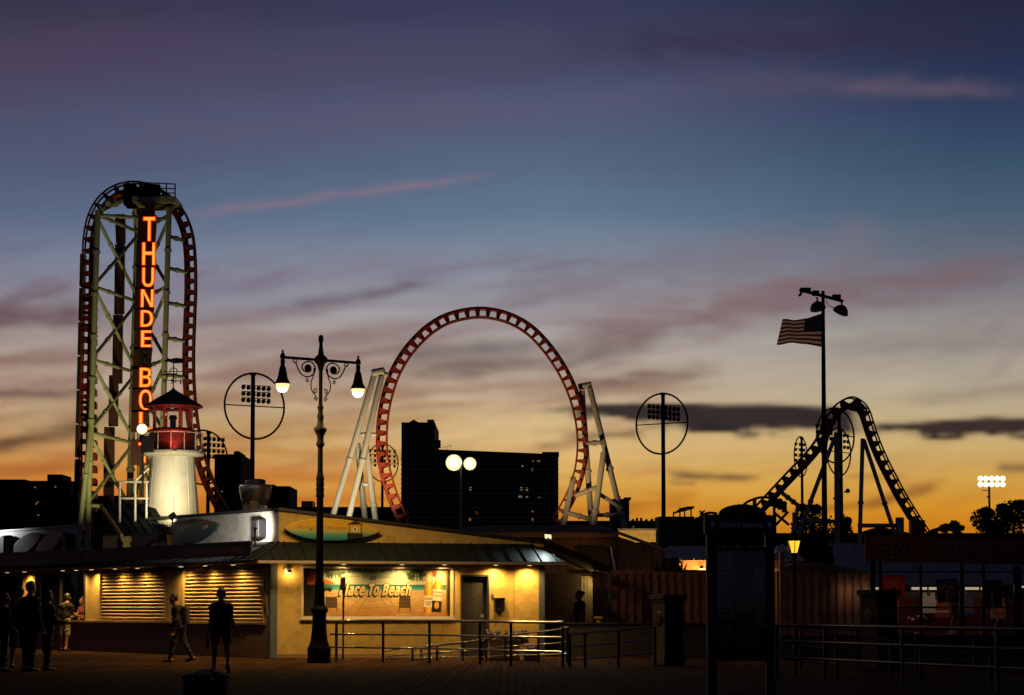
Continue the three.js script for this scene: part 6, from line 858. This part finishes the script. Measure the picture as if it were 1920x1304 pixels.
{ // banner
  const D = 56, t = thing('booth_banner', 'long dark red banner reading ARE YOU GOOD above the booth', 'banner'), a = at(1622, 1003, D), b = at(1990, 1015, D), c = at(1990, 1061, D), d = at(1622, 1053, D), m = D / FOCAL;
  const tx = canvas(1536, 216, (g, w, h) => { g.fillStyle = '#54201a'; g.fillRect(0, 0, w, h); g.fillStyle = '#642414'; for (let k = 0; k < 40; k++) { g.beginPath(); g.ellipse(hash2(k, 1) * w, hash2(k, 2) * 70, 90, 16, 0, 0, 7); g.fill(); } g.fillStyle = '#661812'; g.fillRect(400, 0, 120, h); g.font = 'italic bold 176px sans-serif'; g.lineWidth = 16; for (const [s, x, ww] of [['ARE', 100, 290], ['YOU', 510, 290], ['GOOD', 850, 400], ['E', 1310, 80]]) { g.strokeStyle = '#7e5c3c'; g.strokeText(s, x, 172, ww); g.fillStyle = '#24100c'; g.fillText(s, x, 172, ww); } });
  const g = new THREE.BufferGeometry(); const z = 0.04, F = [a, b, c, d], Bk = F.map((p) => p.clone().add(V(0, 0, -z))), pos = [], uv = []; const tri = (P3, U) => { P3.forEach((p, i) => { pos.push(p.x, p.y, p.z); uv.push(...U[i]); }); };
  tri([d, c, b], [[0, 0], [1, 0], [1, 1]]); tri([d, b, a], [[0, 0], [1, 1], [0, 1]]); tri([Bk[3], Bk[1], Bk[2]], [[0, 0], [1, 1], [1, 0]]); tri([Bk[3], Bk[0], Bk[1]], [[0, 0], [0, 1], [1, 1]]);
  for (let i = 0; i < 4; i++) { const j = (i + 1) % 4; tri([F[i], F[j], Bk[j]], [[0, 0], [0, 0], [0, 0]]); tri([F[i], Bk[j], Bk[i]], [[0, 0], [0, 0], [0, 0]]); }
  g.setAttribute('position', new THREE.Float32BufferAttribute(pos, 3)); g.setAttribute('uv', new THREE.Float32BufferAttribute(uv, 2)); g.computeVertexNormals(); part(t, 'board', g, new THREE.MeshStandardMaterial({ map: tx, roughness: 0.75 }));
  for (const x of [1640, 1790, 1950]) part(t, 'post', box2(at(x, 0, D).x - 0.04, at(x, 0, D).x + 0.04, 0, at(x, 1050, D).y, -D - 0.16, -D - 0.06), M.iron);
  part(t, 'top_wire', Array.from({ length: 1 }, () => bar(a.clone().add(V(0, 0.03, -0.02)), b.clone().add(V(0, 0.03, -0.02)), 0.012)), M.iron); }

{ // jerseys and plush prizes hung in the booth
  const D = 60.4, reds = [std([0.3, 0.03, 0.02], 0.9), std([0.5, 0.46, 0.4], 0.9), std([0.05, 0.06, 0.12], 0.9), std([0.32, 0.12, 0.03], 0.9)];
  const jersey = extr([[-0.2, 0], [0.2, 0], [0.21, 0.34], [0.17, 0.4], [0.16, 0.56], [0.08, 0.57], [0.05, 0.48], [-0.05, 0.48], [-0.08, 0.57], [-0.16, 0.56], [-0.17, 0.4], [-0.21, 0.34]], 0.03, 0.01);
  [[1672, 1150, 0, 'red jersey hung nearest the gate pier in booth'], [1742, 1150, 1, 'pale jersey hung left of the shield backboard'], [1768, 1158, 0, 'red jersey hung under the shield backboard'], [1812, 1152, 2, 'dark blue jersey hung left of the maroon backboard'], [1872, 1160, 3, 'orange jersey hung under the maroon backboard']].forEach(([x, y, k, label]) => { const t = thing('hanging_jersey', label, 'jersey', 'jerseys hung in the basketball booth'), p = at(x, y, D); t.position.copy(p); part(t, 'cloth', jersey, reds[k]); part(t, 'stripe', box(0.36, 0.05, 0.012, 0, 0.16, 0.046), reds[(k + 1) % 4]); part(t, 'hanger', [bar(V(-0.12, 0.56, 0.015), V(0.12, 0.56, 0.015), 0.008), bar(V(0, 0.56, 0.015), V(0, 0.7, 0.015), 0.006)], M.galv); });
  [[1690, 1186, 3], [1730, 1188, 0], [1785, 1187, 1], [1845, 1188, 3]].forEach(([x, y, k], i) => { const t = thing('plush_ball', ['orange ball prize on the counter nearest the gate pier', 'red ball prize on the counter under the first frame post', 'pale ball prize on the counter under the shield', 'orange ball prize on the counter before maroon backboard'][i], 'ball', 'ball prizes on the booth counter'), p = at(x, 1196, 59.05); t.position.set(p.x, at(1770, 1196, 59).y, -59.02); part(t, 'ball', ball(0.12, 0, 0.12, 0, 16), reds[k]); part(t, 'seam', new THREE.TorusGeometry(0.121, 0.004, 4, 24).translate(0, 0.12, 0), M.black); });
}
// ---------------------------------------------------------------- people
function iso(sdf, lo, hi, N) {                       // surface of a distance field inside a cube that holds lo..hi
  const c = lo.clone().add(hi).multiplyScalar(0.5), half = Math.max(hi.x - lo.x, hi.y - lo.y, hi.z - lo.z) / 2 + 0.04;
  const mc = new MarchingCubes(N, new THREE.MeshBasicMaterial(), false, false, 60000); mc.isolation = 0; const h = N / 2, p = V();
  const x0 = Math.max(0, Math.floor((lo.x - c.x) / half * h + h) - 2), x1 = Math.min(N, Math.ceil((hi.x - c.x) / half * h + h) + 3), z0 = Math.max(0, Math.floor((lo.z - c.z) / half * h + h) - 2), z1 = Math.min(N, Math.ceil((hi.z - c.z) / half * h + h) + 3);
  mc.field.fill(-1);
  for (let k = z0; k < z1; k++) for (let j = 0; j < N; j++) for (let i = x0; i < x1; i++) { p.set((i - h) / h * half + c.x, (j - h) / h * half + c.y, (k - h) / h * half + c.z); mc.field[i + j * N + k * N * N] = -sdf(p); }
  mc.update(); const n = mc.count, g = new THREE.BufferGeometry(); g.setAttribute('position', new THREE.BufferAttribute(new Float32Array(mc.positionArray.subarray(0, n * 3)), 3)); g.setAttribute('normal', new THREE.BufferAttribute(new Float32Array(mc.normalArray.subarray(0, n * 3)), 3));
  const q = g.attributes.position; for (let i = 0; i < n; i++) q.setXYZ(i, q.getX(i) * half + c.x, q.getY(i) * half + c.y, q.getZ(i) * half + c.z); return g;
}
const cap = (p, a, b, ra, rb) => { const abx = b.x - a.x, aby = b.y - a.y, abz = b.z - a.z, t = clamp(((p.x - a.x) * abx + (p.y - a.y) * aby + (p.z - a.z) * abz) / (abx * abx + aby * aby + abz * abz + 1e-9), 0, 1); return Math.hypot(p.x - a.x - abx * t, p.y - a.y - aby * t, p.z - a.z - abz * t) - lerp(ra, rb, t); };
const smin = (a, b, k) => { const h = Math.max(k - Math.abs(a - b), 0) / k; return Math.min(a, b) - h * h * k * 0.25; };
const field = (bones, k) => (p) => { let d = 9; for (const [a, b, ra, rb] of bones) d = smin(d, cap(p, a, b, ra, rb), k); return d; };
function boundsOf(bones) { const lo = V(9, 9, 9), hi = V(-9, -9, -9); for (const [a, b, ra, rb] of bones) { const r = Math.max(ra, rb) + 0.03; for (const q of [a, b]) { lo.min(q.clone().subScalar(r)); hi.max(q.clone().addScalar(r)); } } return [lo, hi]; }
function person(label, pos, ry, H, o) {               // faces +z before it is turned
  const t = thing('person', label, 'person', o.group); t.position.copy(pos); t.rotation.y = ry; const s = H / 1.75, S = (x, y, z) => V(x * s, y * s, z * s);
  const lean = o.lean ?? 0, hip = (x) => S(x * 0.095, 0.93 - (o.drop ?? 0), 0), dirp = (a, b) => V(Math.sin(b), -Math.cos(a) * Math.cos(b), Math.sin(a) * Math.cos(b)).normalize();
  const hipC = S(0, 0.95 - (o.drop ?? 0), 0), chest = S(0, 1.28 - (o.drop ?? 0), Math.sin(lean) * 0.36), neck = S(0, 1.46 - (o.drop ?? 0), Math.sin(lean) * 0.54), head = neck.clone().add(S(0, 0.155, 0.02 + Math.sin(lean) * 0.1 + (o.nod ?? 0)));
  const skin = [], top = [], bottom = [], shoes = [], f = o.fat ?? 1, legs = {}, arms = {};
  for (const [k, sx] of [['l', 1], ['r', -1]]) {
    const L = o.legs[k], h = hip(sx), d1 = dirp(L[0], (L[2] ?? 0.03) * sx), knee = h.clone().addScaledVector(d1, 0.43 * s), d2 = dirp(L[0] - L[1], (L[2] ?? 0.03) * sx * 0.6), ankle = knee.clone().addScaledVector(d2, 0.42 * s); legs[k] = { h, knee, ankle };
    const fd = V(sx * 0.12, L[3] ?? -0.12, 1).normalize(), toe = ankle.clone().add(S(0, -0.055, 0)).addScaledVector(fd, 0.17 * s), heel = ankle.clone().add(S(0, -0.055, 0)).addScaledVector(fd, -0.05 * s);
    skin.push([h, knee, 0.078 * f * s, 0.052 * s], [knee, ankle, 0.054 * s, 0.036 * s], [knee.clone().lerp(ankle, 0.15).add(S(0, 0, -0.015)), knee.clone().lerp(ankle, 0.45), 0.048 * s, 0.03 * s], [ankle, heel, 0.038 * s, 0.034 * s], [heel, toe, 0.034 * s, 0.03 * s]);
    shoes.push([heel, toe, 0.042 * s, 0.036 * s], [ankle.clone().lerp(heel, 0.5), heel, 0.04 * s, 0.042 * s], [heel.clone().add(S(0, -0.008, 0)), toe.clone().add(S(0, -0.008, 0)), 0.03 * s, 0.03 * s]);
    const kt = o.shorts ?? 1; // share of the leg that is covered
    if (kt <= 1) bottom.push([h, h.clone().lerp(knee, kt), 0.092 * f * s, (o.loose ?? 0.078) * s]); else bottom.push([h, knee, 0.09 * f * s, 0.066 * s], [knee, knee.clone().lerp(ankle, Math.min(1, kt - 1)), 0.064 * s, (o.cuff ?? 0.052) * s]);
    const A = o.arms[k], sh = chest.clone().add(S(sx * 0.172 * (o.broad ?? 1), 0.088, 0)), e1 = dirp(A[0], A[1] * sx), el = sh.clone().addScaledVector(e1, 0.29 * s), e2 = dirp(A[0] + A[2], (A[3] ?? A[1]) * sx), wr = el.clone().addScaledVector(e2, 0.25 * s); arms[k] = { sh, el, wr, e2 };
    skin.push([sh, el, 0.05 * f * s, 0.04 * s], [el, wr, 0.041 * s, 0.028 * s]); top.push([sh, sh.clone().lerp(el, o.sleeve ?? 0.6), 0.064 * f * s, 0.058 * s]); if ((o.sleeve ?? 0.6) >= 1) top.push([el, wr, 0.054 * s, 0.042 * s]);
  }
  skin.push([hipC.clone().add(S(-0.07, 0, 0)), hipC.clone().add(S(0.07, 0, 0)), 0.105 * f * s, 0.105 * f * s], [hipC, chest, 0.11 * f * s, 0.125 * f * s], [chest.clone().add(S(-0.09, 0.05, 0)), chest.clone().add(S(0.09, 0.05, 0)), 0.1 * s, 0.1 * s], [chest, neck, 0.08 * s, 0.06 * s], [neck, head, 0.058 * s, 0.06 * s], [neck.clone().add(S(0, -0.01, 0)), arms.l.sh.clone().lerp(neck, 0.25), 0.055 * s, 0.055 * s], [neck.clone().add(S(0, -0.01, 0)), arms.r.sh.clone().lerp(neck, 0.25), 0.055 * s, 0.055 * s]);
  top.push([hipC.clone().add(S(-0.075, o.hem ?? -0.04, 0)), hipC.clone().add(S(0.075, o.hem ?? -0.04, 0)), 0.118 * f * s, 0.118 * f * s], [hipC, chest, 0.125 * f * s, 0.14 * f * s], [chest.clone().add(S(-0.095, 0.05, 0)), chest.clone().add(S(0.095, 0.05, 0)), 0.112 * s, 0.112 * s], [neck.clone().add(S(0, -0.05, 0)), arms.l.sh, 0.056 * s, 0.066 * s], [neck.clone().add(S(0, -0.05, 0)), arms.r.sh, 0.056 * s, 0.066 * s], [hipC.clone().lerp(chest, 0.45).add(S(-0.06, 0, 0)), hipC.clone().lerp(chest, 0.45).add(S(0.06, 0, 0)), 0.122 * f * s, 0.122 * f * s]);
  bottom.push([hipC.clone().add(S(-0.075, -0.03, 0)), hipC.clone().add(S(0.075, -0.03, 0)), 0.117 * f * s, 0.117 * f * s]);
  // body, with a finer head and hands merged into the one skin
  const [lo, hi] = boundsOf(skin), geos = [iso(field(skin, 0.05 * s), lo, hi, 88)];
  const yaw = o.look ?? 0, hd = (x, y, z) => head.clone().add(V(x * Math.cos(yaw) + z * Math.sin(yaw), y, -x * Math.sin(yaw) + z * Math.cos(yaw)).multiplyScalar(s));
  const hb = [[hd(0, 0.03, -0.01), hd(0, 0.055, -0.015), 0.083 * s, 0.085 * s], [hd(0, 0.01, 0.03), hd(0, -0.06, 0.045), 0.066 * s, 0.045 * s], [hd(0, -0.08, 0.055), hd(0, -0.085, 0.06), 0.032 * s, 0.03 * s], [hd(0, 0.02, 0.093), hd(0, -0.018, 0.108), 0.011 * s, 0.016 * s], [hd(0.03, 0.035, 0.078), hd(-0.03, 0.035, 0.078), 0.018 * s, 0.018 * s], [hd(0.02, -0.048, 0.088), hd(-0.02, -0.048, 0.088), 0.01 * s, 0.01 * s], [hd(0.083, 0.015, 0), hd(0.088, -0.02, 0.0), 0.018 * s, 0.012 * s], [hd(-0.083, 0.015, 0), hd(-0.088, -0.02, 0.0), 0.018 * s, 0.012 * s], [hd(0, -0.06, -0.01), hd(0, -0.14, -0.02), 0.05 * s, 0.054 * s]];
  { const [a, b] = boundsOf(hb); geos.push(iso(field(hb, 0.022 * s), a, b, 52)); }
  for (const k of ['l', 'r']) { const { wr, e2 } = arms[k], sx = k === 'l' ? 1 : -1, fwd = V(0, 0, 1), side = V().crossVectors(e2, fwd).normalize(), nrm = V().crossVectors(side, e2).normalize(), hp = (u, v, w) => wr.clone().addScaledVector(e2, u * s).addScaledVector(nrm, v * s).addScaledVector(side, w * s), b = [[hp(-0.02, 0, 0), hp(0.03, 0, 0), 0.026 * s, 0.028 * s]]; for (const [j, ln] of [[-1.5, 0.066], [-0.5, 0.078], [0.5, 0.084], [1.5, 0.074]]) { const q = hp(0.085, j * 0.019, 0), m = hp(0.085 + ln * 0.5, j * 0.021, -0.012 * sx), e = hp(0.085 + ln * 0.85, j * 0.021, -0.034 * sx); b.push([hp(0.02, j * 0.012, 0), q, 0.017 * s, 0.014 * s], [q, m, 0.0095 * s, 0.009 * s], [m, e, 0.009 * s, 0.0078 * s]); } b.push([hp(0.025, 0.028, -0.004 * sx), hp(0.06, 0.052, -0.016 * sx), 0.014 * s, 0.0105 * s], [hp(0.06, 0.052, -0.016 * sx), hp(0.092, 0.056, -0.028 * sx), 0.0105 * s, 0.009 * s]); const [a, c] = boundsOf(b); geos.push(iso(field(b, 0.006 * s), a, c, 48)); }
  part(t, 'body', geos, o.skin ?? SKIN);
  const wear = (name, bones, k, mat, N = 72) => { const [a, b] = boundsOf(bones); return (() => { const f0 = field(bones, k * s), fold = name === 'shirt' || name === 'trousers' || name === 'shorts' ? 0.009 * s : 0, ph = pos.x * 3; return part(t, name, iso((p) => f0(p) + fold * (Math.sin(p.y * 31 + p.x * 17 + ph) * Math.sin(p.z * 23 + p.y * 11 + ph * 2) + 0.6 * Math.sin(p.y * 58 + p.x * 41)) - fold * 0.8, a.clone().subScalar(0.02), b.clone().addScalar(0.02), N), mat); })(); };
  wear('shirt', top, 0.06, o.top); wear(o.shorts > 1 ? 'trousers' : 'shorts', bottom, 0.04, o.bottom); wear('shoes', shoes, 0.015, o.shoe ?? M.black, 64);
  const hair = [[hd(0, 0.055, -0.025), hd(0, 0.075, -0.01), 0.088 * s, 0.083 * s], [hd(0, 0.0, -0.05), hd(0, 0.05, -0.035), 0.066 * s, 0.082 * s]]; if (o.long) hair.push([hd(0, 0, -0.06), hd(0, -0.22, -0.075), 0.075 * s, 0.06 * s], [hd(0.05, -0.02, -0.03), hd(0.06, -0.16, -0.05), 0.045 * s, 0.03 * s], [hd(-0.05, -0.02, -0.03), hd(-0.06, -0.16, -0.05), 0.045 * s, 0.03 * s]); if (o.bun) hair.push([hd(0, 0.08, -0.12), hd(0, 0.085, -0.135), 0.042 * s, 0.04 * s]);
  wear(o.cap ? 'cap' : 'hair', hair, 0.03, o.hair ?? HAIR, 48);
  if (o.cap) part(t, 'cap_brim', extr([[-0.07, 0], [-0.06, 0.06], [0, 0.09], [0.06, 0.06], [0.07, 0]], 0.01).rotateX(Math.PI / 2).scale(s, s, s).rotateY(yaw).translate(...hd(0, 0.07, 0.06).toArray()), o.hair ?? HAIR);
  if (o.pack) part(t, 'backpack', rbox(0.3 * s, 0.44 * s, 0.18 * s, 0.06 * s).translate(chest.x, chest.y - 0.06 * s, chest.z - 0.2 * s), M.black);
  return { t, arms, s, legs, head };
}
const SKIN = std([0.22, 0.11, 0.065], 0.7), SKIN2 = std([0.16, 0.08, 0.05], 0.6), HAIR = std([0.012, 0.009, 0.008], 0.6);
const cloth = (r, g, b) => std([r, g, b], 0.9, 0, { map: mottled }), DK = cloth(0.004, 0.004, 0.005), NAVY = cloth(0.008, 0.009, 0.014), GREY = cloth(0.012, 0.012, 0.013), JEAN = cloth(0.004, 0.005, 0.007), KHAKI = cloth(0.34, 0.27, 0.2), BLK = cloth(0.007, 0.007, 0.007), RUST = cloth(0.30, 0.06, 0.03);
// the one with a backpack, walking left
person('person in dark clothes with a backpack walking left past shutters', gp(336, 1241), -Math.PI / 2 - 0.15, 1.66, { legs: { l: [0.3, 0.1, 0.03, -0.05], r: [-0.2, 0.34, 0.03, -0.3] }, arms: { l: [-0.12, 0.1, 0.35], r: [0.22, 0.08, 0.6] }, lean: 0.16, fat: 1.12, nod: 0.05, top: DK, bottom: JEAN, shorts: 1.95, sleeve: 1, pack: true, drop: 0.025, group: 'walkers before the bar' });
// the one in shorts, walking away from us
{ const r = person('person in shorts seen from behind, walking away before the shutters', gp(413, 1261), Math.PI + 0.1, 1.72, { legs: { l: [0.16, 0.1, 0.07], r: [-0.2, 0.45, 0.1, -0.5] }, broad: 0.92, arms: { l: [0.08, 0.16, 0.2, 0.2], r: [-0.1, 0.22, 0.6, 0.45] }, top: GREY, bottom: BLK, shorts: 0.55, loose: 0.09, sleeve: 0.55, cap: false, bun: true, drop: 0.03, group: 'walkers before the bar' });
  const b = thing('handheld_bottle', 'dark bottle hanging from the left hand of the walker in shorts', 'bottle'); r.t.updateMatrixWorld(true); const w = r.arms.l.wr.clone().addScaledVector(r.arms.l.e2, 0.1).applyMatrix4(r.t.matrixWorld); b.position.copy(w); part(b, 'body', lathe([[0.002, -0.24], [0.035, -0.235], [0.036, -0.09], [0.014, -0.03], [0.014, 0.02], [0.002, 0.022]], 14), M.black); part(b, 'cap', cyl(0.016, 0.016, 0.02, 0, 0.03, 0), M.galv); }
// the group in the left corner
person('tall person in dark jacket, tallest of the standing group', gp(54, 1258), 2.5, 1.84, { legs: { l: [0.04, 0.05, 0.05], r: [-0.05, 0.05, 0.05] }, arms: { l: [0.15, 0.1, 0.9], r: [0.05, 0.12, 0.3] }, top: BLK, bottom: DK, shorts: 1.95, sleeve: 1, hem: -0.1, fat: 1.08, group: 'people standing in the left corner' });
person('long haired person in tight trousers at the right of the group', gp(87, 1257), 2.2, 1.66, { legs: { l: [0.08, 0.06, 0.06], r: [-0.06, 0.03, 0.08] }, arms: { l: [0.3, 0.08, 1.3], r: [0.2, 0.1, 1.2] }, top: BLK, bottom: BLK, shorts: 1.95, cuff: 0.045, sleeve: 1, long: true, fat: 0.95, group: 'people standing in the left corner' });
person('person half hidden behind the tallest one of the group', gp(33, 1254), -2.6, 1.74, { legs: { l: [0.06, 0.03, 0.05], r: [-0.06, 0.05, 0.05] }, arms: { l: [0.1, 0.1, 0.4], r: [0.2, 0.1, 1.0] }, look: 0.7, top: DK, bottom: BLK, shorts: 1.1, sleeve: 0.7, group: 'people standing in the left corner' });
person('person cut off by the left edge of the picture', gp(6, 1258), 1.9, 1.6, { legs: { l: [0.05, 0.03, 0.05], r: [-0.04, 0.05, 0.05] }, arms: { l: [0.2, 0.1, 0.6], r: [0.1, 0.1, 0.5] }, top: BLK, bottom: BLK, shorts: 1.95, sleeve: 1, long: true, group: 'people standing in the left corner' });
// the customer and the vendor
person('customer in pale shorts leaning at the serving hatch', FS.w(-12.15, 0, 0.38), FS.ry + Math.PI + 0.5, 1.72, { legs: { l: [0.05, 0.05, 0.03], r: [-0.08, 0.1, 0.05] }, arms: { l: [0.5, 0.1, 0.9], r: [0.5, 0.1, 0.8] }, lean: 0.12, look: 0.5, top: BLK, bottom: KHAKI, shorts: 1.0, loose: 0.09, sleeve: 0.55, cap: true, group: 'people at the serving hatch' });
person('vendor in a rust coloured top inside the serving hatch', FS.w(-12.75, 0, -0.6), FS.ry + 0.3, 1.62, { legs: { l: [0, 0.03, 0.04], r: [0, 0.03, 0.04] }, arms: { l: [0.6, 0.15, 0.7], r: [0.7, 0.1, 0.6] }, lean: 0.3, top: RUST, bottom: DK, shorts: 1.95, sleeve: 0.5, group: 'people at the serving hatch' });
person('person in a dark T-shirt by the porch, looking left', at(1087, 1100, 58.6).setY(0), -Math.PI / 2 + 0.35, 1.76, { legs: { l: [0.05, 0.05, 0.05], r: [-0.08, 0.05, 0.05] }, arms: { l: [0.12, 0.1, 0.2], r: [0.25, 0.28, 0.25] }, look: -0.1, top: BLK, bottom: DK, shorts: 1.95, sleeve: 0.6, bun: true });
{ // weak lamp added to make the dim serving room visible
  const t = thing('added_hatch_lamp', 'small red lamp added inside the serving hatch to light the room', 'lamp'); const p = FS.w(-12.6, 2.1, -0.9); t.position.copy(p); part(t, 'cord', bar(V(0, 0.05, 0), V(0, 0.8, 0), 0.008), M.black); part(t, 'shade', lathe([[0.02, 0.06], [0.11, 0.0], [0.115, -0.03]], 16), M.black); part(t, 'bulb', ball(0.04, 0, -0.02, 0), glow([1, 0.3, 0.1], 2)); spot(p.clone().add(V(0, -0.03, 0)), p.clone().add(V(0, -1, 0)), [1, 0.35, 0.14], 1.2, 1.1, 0.6, 2);
  const sh = thing('bottle_shelf', 'wall shelf with bottles in the serving room', 'shelf'); sh.position.copy(FS.w(-13.4, 1.35, -2.9)); sh.rotation.y = FS.ry; part(sh, 'board', box(2.4, 0.04, 0.25, 0, 0, 0.1), M.woods[0]); part(sh, 'board', box(2.4, 0.04, 0.25, 0, 0.5, 0.1), M.woods[0]); for (let k = 0; k < 14; k++) part(sh, 'bottle', lathe([[0.002, 0], [0.04, 0.0], [0.042, 0.17], [0.016, 0.24], [0.016, 0.3], [0.002, 0.3]], 10).translate(-1.1 + k * 0.165, 0.02 + (k % 2) * 0.5, 0.1), k % 3 ? M.galv : M.trimWhite);
  const dr = thing('blue_panel', 'tall blue refrigerator standing inside the serving room', 'refrigerator'); dr.position.copy(FS.w(-14.9, 0, -0.7)); dr.rotation.y = FS.ry; part(dr, 'body', rbox(0.7, 2.0, 0.6, 0.03, 0, 1, 0), std([0.05, 0.08, 0.14], 0.5)); part(dr, 'handle', bar(V(0.25, 0.9, 0.33), V(0.25, 1.4, 0.33), 0.015), M.galv); part(dr, 'door_seam', box(0.7, 0.01, 0.01, 0, 1.25, 0.302), M.black); }
renderer.render(scene, camera);
